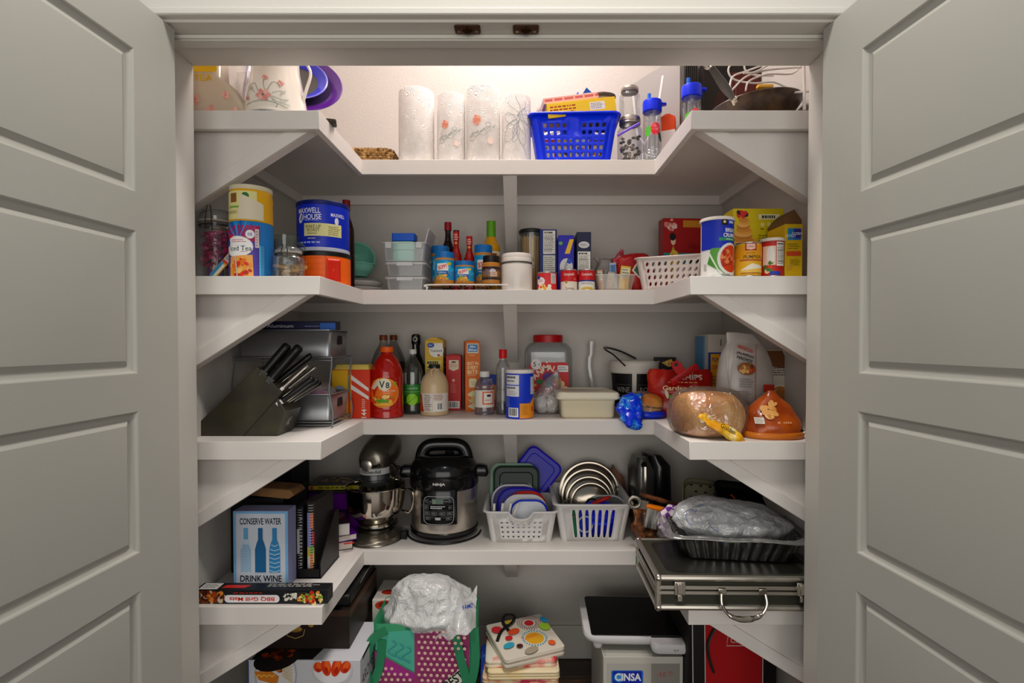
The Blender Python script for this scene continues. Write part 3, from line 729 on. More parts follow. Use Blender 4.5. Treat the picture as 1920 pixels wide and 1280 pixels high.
# flowered pouch marked TEA
t = thing('tea_canister', 'cream canister with pink flowers and yellow TEA lettering at the far left', 'canister', (X(402, 1.53)+.012, 1.572, S1))
b_ = clear('#f3e6cf', .82, .1, .12)
MB().rrect([(.165, .07, 0, 0, 0), (.16, .072, .02, 0, 0), (.125, .07, .085, -.022, 0), (.09, .07, .115, -.04, 0), (.085, .07, .2, -.04, 0)], .02, 6).build('canister_body', b_, t, smooth=60)
a = Art().rect(-.085, .124, .0, .2, '#f0c400', .006).text('TEA', -.040, .108, .019, '#dcb414', w=.058, bold=.05)
a.build('lettering', t, front(-.0375))
a = Art()
for cx, cy, s, ro in ((-.062, .047, .016, 1.0), (-.018, .012, .018, .2), (.025, .058, .012, .5), (.05, .012, .012, 1.1)):
    for k in range(5): a.ell(cx+s*.5*math.cos(k*1.26+ro), cy+s*.5*math.sin(k*1.26+ro), s*.6, s*.38, '#e2a59a' if k % 2 else '#e9b8ac', k*1.26+ro, 10)
    a.ell(cx, cy, s*.22, s*.22, '#c98a7c')
a.build('flower_print', t, front(-.0375))
# clear pitcher behind
t = thing('plastic_jug', 'clear plastic jug with dark contents behind the flowered canister', 'jug', (X(438, 1.75), 1.75, S1))
lath('jug_wall', [(.05, 0), (.056, .005), (.062, .26), (.064, .262)], clear('#d8d2cc', .12, .15), t, caps=(1, 0))
lath('jug_contents', [(.045, .01), (.05, .09), (.04, .11), (.002, .115)], mat('#5a5346', .5), t)
MB().tube(smoothpath([(-.055, -.02, .23), (-.03, -.055, .19), (.01, -.06, .13), (.035, -.055, .04)], 6), .003, 8).build('whisk_wire', mat('#b9b3a2', .3, .6), t)
# floral carafe
x, w, h = fit(469, 576, 100, S1, 1.6)
t = thing('floral_carafe', 'cream ceramic carafe with pink flower spray on the left wing edge', 'carafe', (X(521, 1.6), 1.605, S1), R(3)); r = .0885
CR = mat('#efe8dc', .16, coat=.6)
pr_ = prof([(r*.93, .012), (r, .018), (r*.965, .05), (r*.89, .09), (r*.80, .13), (r*.74, .16), (r*.72, .2), (r*.76, .23)])
lath('carafe_body', pr_+[(r*.7, .23), (r*.66, .2), (.002, .2)], CR, t, 48, caps=(1, 0))
lath('foot', [(r*.9, 0), (r*.93, .003), (r*.93, .014)], mat('#7c8a98', .4, .5), t, 40)
def rf(v):
    for (a0, z0), (a1, z1) in zip(pr_, pr_[1:]):
        if z0 <= v <= z1+1e-6: return a0+(a1-a0)*(v-z0)/(z1-z0+1e-9)
    return r
a = Art(); g = '#8f9a8c'; pk = '#dfa39c'
for p_ in ([(-.03, .06), (-.045, .075), (-.06, .07), (-.068, .055)], [(-.02, .065), (-.035, .09), (-.055, .088), (-.066, .076)], [(0, .068), (-.006, .09), (-.002, .105)], [(.008, .07), (.02, .092), (.036, .09), (.042, .078)], [(.02, .06), (.045, .07), (.055, .064)], [(.02, .05), (.04, .045), (.064, .048)], [(.015, .048), (.035, .035), (.06, .034), (.066, .03)], [(-.06, .03), (0, .036), (.06, .022)], [(.02, .04), (.033, .028), (.03, .018)]):
    a.line([(q.x, q.y) for q in smoothpath([(u, v, 0) for u, v in p_], 5)], .0016, g)
for cx, cy, s in ((-.004, .053, .02), (-.002, .106, .009), (.044, .094, .009), (-.058, .05, .008)):
    for k in range(6): a.ell(cx+s*.62*math.cos(k*1.05), cy+s*.5*math.sin(k*1.05), s*.5, s*.34, (pk, '#e9bab2', '#d9938e')[k % 3], k*1.05, 10)
    a.ell(cx, cy, s*.2, s*.2, '#8d7a66')
for cx, cy, ro in ((.05, .043, .2), (.055, .032, -.1), (.048, .066, .6), (-.05, .082, -.4)): a.ell(cx, cy, .011, .003, '#c3c7bb', ro, 10)
a.build('flower_print', t, cyl(rf), cut=.008, cutv=.012, off0=.0012)
MB().tube(smoothpath([(.075, 0, .2), (.1, 0, .16), (.09, -.01, .1), (.076, -.01, .05), (.078, -.01, .03)], 8), .006, 10, flat=.7).build('handle', CR, t)
# purple platter leaning behind
PUR = mat('#5a1f86', .3, coat=.3)
c0 = P(560, 160, 1.775); u0 = (P(640, 222, 1.69)-c0).normalized(); v0 = P(585, 110, 1.86)-c0; v0 = (v0-u0*v0.dot(u0)).normalized()
n0 = u0.cross(v0); n0 = -n0 if n0.y > 0 else n0
def disc(nm, lab, cat, c, parts):
    t = thing(nm, lab, cat, tuple(c)); t.rotation_euler = Matrix((u0, n0.cross(u0), n0)).transposed().to_euler()
    for n_, rows, m_ in parts: lath(n_, rows, m_, t, 56, sx=1.45, caps=(0, 0))
disc('oval_platter', 'purple oval platter leaning behind the floral carafe', 'platter', c0,
     [('platter_rim', [(.09, .002), (.112, .013), (.122, .016), (.124, .013), (.113, .009), (.09, -.002), (.09, .002)], PUR), ('platter_centre', [(.002, 0), (.0905, .001), (.0905, -.003), (.002, -.004)], mat('#33264a', .4))])
disc('oval_dish', 'blue oval dish with grey centre resting on the purple platter', 'dish', c0+n0*.018-v0*.006,
     [('dish_rim', [(.062, .0), (.075, .008), (.087, .014), (.088, .012), (.076, .004), (.063, -.004), (.062, 0)], mat('#2228c4', .3, coat=.3)), ('dish_edge', [(.0865, .0135), (.090, .0155), (.092, .013), (.088, .0115), (.0865, .0135)], mat('#8f8cec', .3)),
      ('dish_centre', [(.002, -.002), (.0625, -.001), (.0625, -.004), (.002, -.005)], mat('#55524c', .4))])
t = thing('colander', 'white mesh colander top seen behind the floral carafe', 'colander', (X(580, 2.14), 2.14, S1+.001), 0)
m = MB()
for k in range(30): q = 2*PI*k/30; m.tube([(.06*math.cos(q), .05*math.sin(q), 0), (.088*math.cos(q), .07*math.sin(q), .228)], .0011, 5)
for k in range(22): s_ = .06+.028*k/21; m.tube([(s_*math.cos(q), s_*.8*math.sin(q), .003+.0106*k) for q in [2*PI*i/24 for i in range(24)]], .0011, 5, closed=True)
m.build('mesh', mat('#ded9d2', .4), t); MB().tube([(.09*math.cos(q), .072*math.sin(q), .23) for q in [2*PI*i/28 for i in range(28)]], .003, 6, closed=True).build('colander_rim', mat('#e8e3dc', .4), t)
t = thing('kitchen_tool', 'dark brown handled tool poking over the inner edge of the left wing', 'utensil', (P(620, 224, 1.6).x-.01, 1.6, S1+.001), R(15))
MB().box(-.014, .026, -.02, .02, 0, .012).build('tool_head', mat('#3e3428', .4), t, bevel=.003)
MB().tube([(-.07, 0, .014), (.012, 0, .016)], .004, 8, flat=.5).build('tool_strip', mat('#c9c4b8', .4), t)
# ================================================================ second shelf
# ---- left wing
GLJ = clear('#e9efec', .05, .14, .04, .2, 30)
def clipjar(lab, x, y, w, h, cat='jar'):
    t = thing('clip_top_jar', lab, cat, (x, y, S2+.0005), R(8)); r = w/2
    lath('jar_glass', prof([(.002, 0), (r*.9, .001), (r, .012), (r, h*.6), (r*.93, h*.68), (r*.78, h*.75), (r*.8, h*.8), (r*.84, h*.83)]), GLJ, t, 36, caps=(1, 0))
    lath('glass_lid', [(r*.86, h*.85), (r*.88, h*.9), (r*.7, h*.96), (r*.66, h), (.002, h)], clear('#eef2f0', .15, .2), t, 36, caps=(0, 1))
    lath('rubber_seal', [(r*.86, h*.83), (r*.9, h*.835), (r*.86, h*.85)], mat('#d9d2c4', .5), t)
    m = MB(); m.tube([(r*.84*math.cos(a), r*.84*math.sin(a), h*.78) for a in [2*PI*k/24 for k in range(24)]], .0015, 6, closed=True)
    for s in (-1, 1): m.tube(smoothpath([(s*.006, -r*.85, h*.78), (s*.008, -r*.98, h*.7), (s*.008, -r*.95, h*.86), (s*.004, -r*.9, h*1.04)], 5), .0014, 6)
    m.tube(smoothpath([(-r*.86, 0, h*.78), (-r*.9, 0, h*.95), (0, 0, h*1.03), (r*.9, 0, h*.95), (r*.86, 0, h*.78)], 5), .0014, 6)
    m.build('wire_clasp', mat('#4a4a48', .35, .8), t); return t
x, w, h = fit(374, 440, 397, S2, 1.6)
t = clipjar('tall clip-top glass jar full of magenta favours at the left wing end', x, 1.6, w, h)
m = MB(); rd = random.Random(2)
for k in range(150):
    a, q = rd.uniform(0, 6.28), w*.4*math.sqrt(rd.random()); m.ball((q*math.cos(a)+.006, q*math.sin(a)-.004, .04+rd.random()*h*.5), .008, .008, .007, 8, k % 3)
m.build('jar_contents', [mat('#b01a5c', .4), mat('#8a1450', .4), mat('#d0508c', .4)], t)
m = MB(); m.cb(.012, .004, .07, x=.02, y=-.014, z=.0); m.cb(.03, .006, .03, x=-.004, y=-.012, z=.0); m.build('jar_trinkets', mat('#5a2a7a', .4), t)
t = thing('gift_card', 'striped card packet leaning on the foot of the tall clip-top jar', 'packet', (X(398, 1.535), 1.538, S2+.002), 0, ry=R(42))
m = MB(); m.cb(.018, .006, .095); m.build('card_body', mat('#c99b3c', .5), t); a = Art().rect(-.008, .0, .0, .06, '#3c8fb8').rect(0, .0, .008, .05, '#e2d8c0').rect(-.008, .062, .008, .094, '#b8b2a8').rows(-.006, .066, .006, .09, 4, '#333').rect(-.008, .055, .008, .062, '#c23a2c'); a.build('print', t, front(-.003))
t = thing('glass_jar', 'glass jar with dark red lid hidden behind the iced tea tub', 'jar', (X(421, 1.76), 1.77, S2+.0005))
lath('jar_glass', [(.04, 0), (.042, .01), (.042, .13), (.036, .145)], GLJ, t); lath('lid', [(.038, .145), (.04, .147), (.04, .17), (.037, .174), (.002, .174)], mat('#7a1420', .4), t)
# iced tea tub with lemonade tub on it
x, w, h = fit(443, 517, 426, S2, 1.6); r = w/2; yt = 1.5+r+.012
t = thing('drink_tub', 'blue and pink round iced tea mix tub on the left wing', 'tub', (x+.004, yt, S2+.0005))
lath('tub_wall', [(r*.96, 0), (r, .004), (r, h-.008), (r*.97, h)], mat('#2a7fc4', .4), t, 40)
a = Art(); rd = random.Random(7)
a.rect(-.075, .1, .05, h-.012, '#b02458')
for k in range(11):
    q = k*.25-1.4; a.poly([(-.01+.02*math.cos(q+1.5), .085), (-.01+.07*math.sin(q), .1+.06*math.cos(q*.8)), (-.01+.06*math.sin(q+.12), .1+.055*math.cos(q*.8))], '#2f9ad8' if k % 2 else '#1f58b0')
a.ell(-.034, h-.045, .008, .008, '#d8262c')
a.poly([(-.06, .02), (-.05, .0), (.05, .0), (.046, .1), (-.045, .1)], '#5a4aa0')
a.ell(-.012, .085, .044, .03, '#f4f2f0').ell(-.012, .085, .041, .027, '#ffffff').text('Iced Tea', -.004, .080, .014, '#1b1b22', w=.064, bold=.015).rows(-.03, .096, .016, .106, 2, '#d0667a').rows(.0, .068, .022, .073, 1, '#d0667a').ell(-.048, .097, .01, .011, '#1c52b0')
a.poly([(-.04, .0), (-.036, .057), (.03, .062), (.032, 0)], '#f3b060').blobs(-.002, .026, .028, .024, 40, ['#e8802a', '#f0a040', '#d83a28', '#f6c878', '#b83020'], .007, 5)
a.line([(-.01, .0), (-.016, .058)], .004, '#d8c8b8').ell(.024, h-.038, .0115, .0125, '#f2f0f4').text('10', .024, h-.038, .009, '#35509a', bold=.03).rect(.046, .0, .06, .09, '#62b4e0').rect(.036, h-.075, .046, h-.022, '#dcd6da')
a.rows(.038, h-.072, .044, h-.026, 6, '#a03050')
for k in range(22): a.rect(.05, .004+.004*k, .06, .0055+.004*k, '#2a5a84')
a.build('front_print', t, cyl(r), cut=.006)
h2 = Z(347, 1.53)-S2-h-.001; r2 = r*.99
t = thing('drink_tub', 'yellow lemonade tub with white lid stacked on the iced tea tub', 'tub', (x+.004, yt, S2+h+.001))
rw = prof([(r2*.97, 0), (r2, .006), (r2, .03), (r2*.985, .05), (r2, .07), (r2*.99, h2-.03), (r2*.95, h2-.012)])
lath('tub_wall', rw, mat('#e3ae1c', .4), t, 40)
lath('lid', [(r2*.97, h2-.013), (r2*.985, h2-.011), (r2*.985, h2-.001), (r2*.95, h2), (.002, h2)], mat('#ddd3b4', .4), t, 40)
a = Art().rect(-.05, .004, .042, h2-.02, '#e6dfa0').rect(-.034, h2-.052, -.012, h2-.026, '#8a5a32').ell(.012, h2-.034, .010, .010, '#2c6a34').rows(.0, h2-.062, .03, h2-.05, 3, '#666').rect(-.04, h2-.068, .036, h2-.062, '#8cae54')
a.rows(-.045, .02, -.006, h2-.075, 12, '#5c584a', .4).rows(.004, h2-.1, .03, h2-.072, 4, '#5c584a').poly([(-.01, .004), (.06, .004), (.06, .05), (.0, .075)], '#e8dcc0')
a.build('front_print', t, cyl(r2), cut=.006, off0=.0012)
# small clip jar, mug
x, w, h = fit(517, 572, 466, S2, 1.585)
t = clipjar('small squat clip-top jar of wooden pegs beside the iced tea tub', x, 1.578, w, h)
m = MB(); rd = random.Random(4)
for k in range(14): m.cb(.008, .004, .045, M=T(rd.uniform(-.02, .02), rd.uniform(-.02, .02), .012+.002*k) @ Rz(rd.uniform(0, 3)) @ Ry(R(80)))
m.build('jar_contents', mat('#b08c5c', .7), t)
t = thing('glass_pitcher', 'clear green-tinted glass pitcher behind the small clip-top jar', 'pitcher', (X(534, 1.72), 1.725, S2+.0005))
lath('pitcher_wall', prof([(.002, 0), (.03, .001), (.034, .01), (.036, .06), (.045, .12), (.05, .152)]), clear('#b5cdc2', .08, .18), t, caps=(1, 0))
MB().tube(smoothpath([(.047, 0, .13), (.068, 0, .115), (.066, 0, .06), (.036, 0, .04)], 6), .005, 8).build('handle', clear('#9fbfb2', .2, .2), t)
Art().text('S', 0, .06, .03, '#7a3030').rows(-.02, .03, .02, .045, 2, '#7a3030').build('print', t, cyl(.04), cut=.006)
# orange tub and blue coffee can
Yc = 1.80; x = X(611, Yc)-.004; r = .0835
h1 = Z(470, Yc-r)-S2
t = thing('coffee_tub', 'translucent orange plastic tub with red grip under the blue coffee can', 'tub', (x, Yc, S2+.0005), R(14))
lath('tub_wall', [(r*.97, 0), (r*1.02, .004), (r*1.02, h1*.86), (r*.96, h1*.92), (r*.98, h1-.008)], mat('#ec6a1c', .38), t, 44)
lath('lid', [(r*1.0, h1-.016), (r*1.03, h1-.015), (r*1.03, h1-.002), (r*1.0, h1-.0005), (.002, h1-.0005)], mat('#15110f', .35), t, 44)
m = MB(); m.grid(lambda u, v: ((r*1.03-.006*math.sin(PI*u)*math.sin(PI*v)+.004)*math.sin(.2+u*.5), -(r*1.03-.006*math.sin(PI*u)+.004)*math.cos(.2+u*.5), .012+v*(h1*.66)), 8, 8)
m.build('grip', mat('#c92a14', .35), t, solid=.002, smooth=180)
a = Art()
for k in range(5): a.line([(-.075, .03+.018*k), (.012, .03+.018*k)], .001, '#d2561a')
a.line([(.014, .0), (.014, h1*.85)], .002, '#c8341c'); a.build('moulding', t, cyl(r*1.02), cut=.008)
h2 = Z(373, Yc-r)-S2-h1-.002
t = thing('coffee_can', 'large blue coffee can with white lettering on top of the orange tub', 'can', (x-.002, Yc, S2+h1+.001), 0)
lath('can_wall', [(r*.985, 0), (r, .004), (r, h2-.012)], mat('#1430b4', .38), t, 48, caps=(1, 0))
lath('lid', [(r*1.0, h2-.013), (r*1.02, h2-.012), (r*1.02, h2-.002), (r, h2), (.002, h2)], mat('#0d1c60', .35), t, 48)
lath('foot_rim', [(r*1.0, .0), (r*1.012, .001), (r*1.012, .011), (r, .012)], mat('#b9bccb', .35), t, 48)
a = Art().text('MAXWELL', -.020, h2*.79, h2*.105, '#f2f2f6', w=.082, bold=.02).text('HOUSE', -.006, h2*.665, h2*.105, '#f2f2f6', w=.060, bold=.02)
a.ell(-.049, h2*.645, .010, .0155, '#e8e8ee', -.3).ell(-.046, h2*.655, .004, .011, '#5a6ac0', -.3).rows(-.03, h2*.585, .025, h2*.61, 1, '#c7cce8')
a.rect(-.034, h2*.29, .09, h2*.54, '#d9d39a').text('WAKE UP', -.004, h2*.475, h2*.065, '#22231f', w=.052, bold=.012).text('ROAST', -.002, h2*.405, h2*.065, '#22231f', w=.04, bold=.012).rows(-.022, h2*.32, .018, h2*.36, 1, '#6a6840').rows(.045, h2*.31, .085, h2*.5, 5, '#7c7850').rect(-.03, h2*.215, .022, h2*.27, '#1b2f8e', .002).rows(-.02, h2*.225, .012, h2*.26, 1, '#ccd')
a.text('MAXWELL', .078, h2*.72, h2*.07, '#e2e4f2', w=.05, bold=.02).ell(.072, h2*.6, .007, .012, '#dcdce8').rows(-.075, h2*.14, .045, h2*.19, 1, '#aab4e0', .6).rows(-.075, h2*.09, -.03, h2*.12, 1, '#c06a74', .6)
a.build('front_print', t, cyl(r), cut=.006)
# brown syrup bottle
xb = X(657, 1.99); 
t = thing('sauce_bottle', 'tall dark brown sauce bottle with white lettering running up, behind the orange tub', 'bottle', (xb-.012, 1.99, S2+.0005))
hb = Z(376, 1.99)-S2
lath('bottle_body', prof([(.002, 0), (.026, .001), (.028, .01), (.028, hb*.6), (.024, hb*.72), (.013, hb*.82), (.012, hb*.9)]), mat('#2c1210', .25), t)
lath('cap', [(.014, hb*.89), (.0145, hb*.9), (.014, hb), (.002, hb)], mat('#7a1016', .4), t)
a = Art()
for k, ch in enumerate('BARBECUE'): a.text(ch, .006, hb*.55-k*.022, .014, '#efe8e4', bold=.03)
a.build('lettering', t, cyl(.0285), cut=.006)
# teal bowls, white dishes
TEAL = mat('#8accb8', .3) or clear('#9ad8c4', .93, .1, .1)
def bowl(lab, x, y, z, r, h, m_, rx=0, ry=0, nm='mixing_bowl', cat='bowl', group=None):
    t = thing(nm, lab, cat, (x, y, z), 0, group, rx, ry)
    lath('bowl_wall', prof([(.002, 0), (r*.5, .001), (r*.62, .01), (r*.85, h*.5), (r, h-.002)], 4)+[(r*1.04, h), (r*1.035, h+.003), (r*.97, h)]+prof([(r*.95, h-.004), (r*.8, h*.5), (r*.55, .006), (r*.02, .004)], 4), m_, t, 44); return t
bowl('teal plastic bowl tipped on its side against the wall, behind the coffee can', X(668, 2.2), 2.2, S2+.125, .075, .06, TEAL, R(60), R(28))
bowl('teal plastic bowl standing level in front of the tipped one', X(672, 2.14), 2.15, S2+.074, .064, .05, TEAL)
WD = mat('#e4e1dc', .35)
for k, lab in enumerate(('white round dish at the bottom of the stack behind the coffee can', 'white round dish second from the bottom behind the coffee can')):
    bowl(lab, X(676, 2.12)-.004*k, 2.13, S2+.0005+.022*k, .088, .024, WD, nm='round_dish', cat='dish', group='white round dishes')
t = thing('dish_lid', 'domed clear lid lying on the white round dishes', 'lid', (X(676, 2.12), 2.13, S2+.049)); lath('lid_dome', [(.085, 0), (.086, .003), (.07, .012), (.03, .018), (.002, .019)], clear('#e6e6e4', .5, .15), t, 40)
# clear latch boxes
CL = clear('#eef0f2', .32, .12, .12); CL2 = clear('#f2f2f2', .6, .12, .15)
def latchbox(lab, x, y, z, w, d, h, lid=1):
    t = thing('latch_box', lab, 'storage box', (x, y, z), group='clear latch boxes')
    m = MB(); k = .93; m.rrect([(w*k, d*k, 0), (w*k, d*k, .0005), (w, d, h)], .012, caps=(1, 0)); m.build('box_wall', CL, t)
    m = MB(); m.tube([(a, b, h) for a, b in rrpts(w+.004, d+.004, .013)], .0022, 6, closed=True); m.tube([(a, b, .002) for a, b in rrpts(w*k, d*k, .012)], .0014, 6, closed=True)
    for sx in (-1, 1):
        for sy in (-1,): m.tube([(sx*w*.4, sy*d*.472, .003), (sx*w*.43, sy*d*.5, h)], .0012, 5)
    m.build('moulded_edge', CL2, t)
    if lid:
        m = MB(); m.rrect([(w+.008, d+.008, h+.001), (w+.008, d+.008, h+.006), (w-.01, d-.01, h+.009)], .014); m.build('lid', CL2, t)
        m = MB(); m.cb(w*.42, .006, .014, y=-d/2-.006, z=h-.008); m.build('latch', CL2, t, bevel=.0015)
    return t
Yb = 1.93; x, w, h = fit(723, 797, 489, S2, Yb); hh = h/2
latchbox('clear latch box at the bottom of the clear stack', x, Yb+.1, S2+.0005, w, .2, hh-.011)
latchbox('clear latch box in the middle of the clear stack', x, Yb+.1, S2+hh, w, .2, hh-.011)
z = S2+2*hh; h3 = Z(455, Yb)-z
t = latchbox('open clear latch box holding teal and blue blocks, topmost of the stack', X(758, Yb), Yb+.1, z, .158, .2, h3, 0)
for s in (-1, 1): MB().cb(.022, .008, .022, x=s*.055, y=-.104, z=h3-.02).build('latch', CL2, t, bevel=.001)
t = thing('box_lid', 'clear box lid leaning in the open latch box', 'lid', (X(795, Yb+.06), Yb+.08, z+.006), 0, ry=R(14))
MB().rrect([(.006, .15, 0), (.006, .15, h3+.05)], .002).build('lid_panel', CL2, t)
m0 = 0
for k, (c, z0, hk, lab) in enumerate((('#84c9b4', .004, .04, 'teal plastic block at the bottom of the open latch box'), ('#8fcfbb', .046, .03, 'teal plastic block in the middle of the open latch box'), ('#1b56b8', .078, .028, 'royal blue plastic block on top of the teal ones'))):
    t = thing('plastic_block', lab, 'block', (X(751, Yb)+.004, Yb+.06, z+z0)); MB().rrect([(.084, .06, 0), (.084 if k == 2 else .076, .06, hk)], .006).build('block_body', mat(c, .45), t, bevel=.001)
# white wire riser
Yr = 1.925; zt = Z(533.5, Yr)
t = thing('wire_riser', 'white coated wire riser under the peanut butter jars', 'shelf riser', (X(880, Yr), Yr+.085, S2+.0005)); WW = mat('#ebe5dd', .35); hz = zt-S2-.001; ww = .30
m = MB(); m.tube(smoothpath([(-ww/2-.004, -.085, .002), (-ww/2, -.085, hz-.01), (-ww/2+.012, -.085, hz), (ww/2, -.085, hz)], 6), .0026, 7)
m.tube([(-ww/2, .1, .002), (-ww/2, .1, hz), (ww/2, .1, hz), (ww/2, .1, .002)], .0026, 7)
m.build('frame_wire', WW, t); m = MB()
for k in range(19): m.tube([(-ww/2+.012+k*.0155, -.085, hz+.002), (-ww/2+.012+k*.0155, .1, hz+.002)], .0014, 5)
m.build('deck_wires', WW, t)
zr = zt+.0052
def pb(lab, px, Y, z, w, h, big, crunchy=0):
    t = thing('peanut_butter_jar', lab, 'jar', (X(px, Y), Y, z), group='blue capped peanut butter jars'); r = w/2
    lath('jar_body', prof([(.002, 0), (r*.92, .0005), (r, .008), (r, h*.74), (r*.97, h*.79)]), mat('#b9803c', .3), t, 36)
    lath('cap', [(r*.94, h*.8), (r*.97, h*.805), (r*.97, h*.985), (r*.93, h), (.002, h)], mat('#1a6cae', .38), t, 36)
    a = Art().rect(-r*1.55, h*.12, r*1.55, h*.74, '#1e90c4'); rd = random.Random(3)
    for k in range(12): a.ell(rd.uniform(-r, r), h*rd.uniform(.2, .7), r*.3, h*.05, ('#2ba7d6', '#1578ae', '#4cb8dc')[k % 3], .4)
    a.rect(-r*.62, h*.40, r*.5, h*.63, '#f2eee8', .003); a.text('SKIPPY', -.05*r, h*.515, h*.13, '#d0302c', w=r*.98, rot=.2, bold=.06)
    a.ell(r*.15, h*.35, r*.3, h*.05, '#1d4f9c').rows(-r*.5, h*.32, r*.5, h*.37, 1, '#dfeaf2').ell(r*.6, h*.62, r*.22, h*.05, '#c8b82a' if big else '#e0cc30')
    a.blobs(0, h*.2, r*.75, h*.06, 16, ['#d8913c', '#e8b060', '#c07028', '#b8a838'], r*.18, 6)
    a.build('label_print', t, cyl(r), cut=.005); return t
pb('small blue capped peanut butter jar, front centre of the wire riser', 871.5, 1.965, zr, .071, Z(488, 1.93)-zr, 0)
pb('tall blue capped peanut butter jar, front left on the wire riser', 834, 1.966, zr, .074, Z(471, 1.93)-zr, 1)
pb('blue capped peanut butter jar at back left, behind the front left jar', 826, 2.06, zr, .070, Z(459, 2.02)-zr, 1)
pb('blue capped peanut butter jar at back right, behind the black lidded jar', 906.5, 2.06, zr, .07, Z(457, 2.02)-zr, 1)
w = X(939, 1.96)-X(905, 1.96); h = Z(478, 1.93)-zr; r = w/2
t = thing('peanut_butter_jar', 'peanut butter jar with black lid and black label on the wire riser', 'jar', (X(921, 1.963), 1.963, zr))
lath('jar_body', prof([(.002, 0), (r*.92, .0005), (r, .008), (r, h*.62), (r*.9, h*.76)]), mat('#b37a34', .3), t); lath('lid', [(r*.88, h*.75), (r*.9, h*.76), (r*.9, h*.99), (r*.86, h), (.002, h)], mat('#15100e', .4), t)
Art().rect(-r*1.5, h*.14, r*1.5, h*.6, '#231a24').ell(.008, h*.44, .012, h*.08, '#d8cfe0').rect(-.002, h*.25, .024, h*.42, '#e0cdb8').rows(0, h*.27, .022, h*.4, 3, '#a04a34').ell(-.014, h*.4, .008, h*.12, '#6f6a80').build('label_print', t, cyl(r), cut=.005)
# bottles behind
def sauce(lab, px, Y, w, top, col, capc, lab_art, neck=.42, sh=.62, capr=1.15, cf=.9, group=None):
    t = thing('sauce_bottle', lab, 'bottle', (X(px, Y), Y, S2+.0005), group=group); r = w/2; h = Z(top, Y)-S2
    lath('bottle_body', prof([(.002, 0), (r*.93, .001), (r, .012), (r, h*sh*.92), (r*.8, h*(sh+.05)), (r*neck, h*(sh+.15)), (r*neck*.92, h*cf)]), mat(col, .2, coat=.3), t)
    lath('cap', [(r*neck*capr, h*(cf-.015)), (r*neck*capr*1.02, h*cf), (r*neck*capr, h-.001), (.002, h)], mat(capc, .4), t, 28)
    lab_art(r, h).build('label_print', t, cyl(r), cut=.005); return t
sauce('dark barbecue sauce bottle with dark red cap behind the left peanut butter jars', 840.5, 2.13, .053, 417, '#1e0b0a', '#8a1420', lambda r, h: Art().rect(-r*1.5, .04, r*1.5, h*.56, '#4a0f16').rect(-r*1.5, h*.53, r*1.5, h*.56, '#c8b8a8').rows(-r, h*.36, r, h*.5, 3, '#cdb6b0'), .46, .62)
for px, top, lab in ((856, 433, 'taller red hot sauce bottle with printed neck behind the front jars'), (880.5, 443, 'shorter red hot sauce bottle standing nearest the riser middle')):
    Y = 2.09 if px < 870 else 2.08
    t = sauce(lab, px, Y, .043, top, '#9a1712', '#b3191a', lambda r, h: Art().rect(-r*1.4, .03, r*1.4, h*.46, '#7c1210').ell(0, h*.3, r*.9, h*.08, '#d83a20').rows(-r*.8, h*.36, r*.8, h*.42, 1, '#e8c078').rows(-r*.8, h*.1, r*.8, h*.2, 2, '#e8b0a0'), .5, .6, 1.08, .86)
    h = Z(top, Y)-S2; a = Art().rows(-.008, h*.84, .01, h*.95, 3, '#e9b9b0', .6).ell(0, h*.8, .006, .005, '#e88a50'); a.build('neck_print', t, cyl(.0122), cut=.004)
    if px < 870: lath('cap_top', [(.012, h*.985), (.012, h+.001), (.002, h+.0015)], mat('#241012', .4), t, 24)
sauce('yellow salad dressing bottle with green ribbed cap behind the right jars', 921, 2.14, .075, 415, '#c8921c', '#5b9420', lambda r, h: Art().rect(-r*1.4, .04, r*1.4, h*.58, '#e6dcc0').rect(-r*.2, .05, r*.7, h*.55, '#6b2216').text('DR', r*.3, h*.4, .012, '#e0c8a8'), .46, .64, 1.05, .78)
# white ceramic canister
x, w, h = fit(940.5, 998, 471, S2, 1.985); r = w/2; Yk = 1.912+r; h = Z(472, Yk-r)-S2
t = thing('ceramic_canister', 'white ceramic canister with wire bail lid in the centre of the shelf', 'canister', (x, Yk, S2+.0005)); WC = mat('#efe7de', .3, coat=.4)
lath('canister_body', [(r*.98, 0), (r, .003), (r, h*.7), (r*.985, h*.715), (r*.97, h*.73)], WC, t, 44)
lath('seal_band', [(r*.96, h*.73), (r*.985, h*.735), (r*.985, h*.755), (r*.96, h*.76)], mat('#4a443c', .4), t, 44)
lath('lid', [(r*.97, h*.76), (r*1.0, h*.77), (r*1.0, h*.86), (r*.985, h*.87), (r*.96, h*.875), (r*.985, h*.885), (r*.985, h*.95), (r*.93, h*.99), (r*.5, h), (.002, h)], WC, t, 44)
m = MB(); m.tube(smoothpath([(r*1.0, 0, h*.9), (r*1.08, 0, h*.8), (r*1.13, -.004, h*.7), (r*1.08, -.006, h*.62), (r*1.03, 0, h*.72)], 6), .0014, 6); m.tube(smoothpath([(-r*.99, 0, h*.9), (-r*1.07, 0, h*.8), (-r*1.0, 0, h*.72)], 6), .0014, 6); m.tube([(r*.99*math.cos(a), r*.99*math.sin(a), h*.715) for a in [2*PI*k/30 for k in range(30)]], .0012, 6, closed=True)
m.build('wire_bail', mat('#8b857c', .3, .9), t)
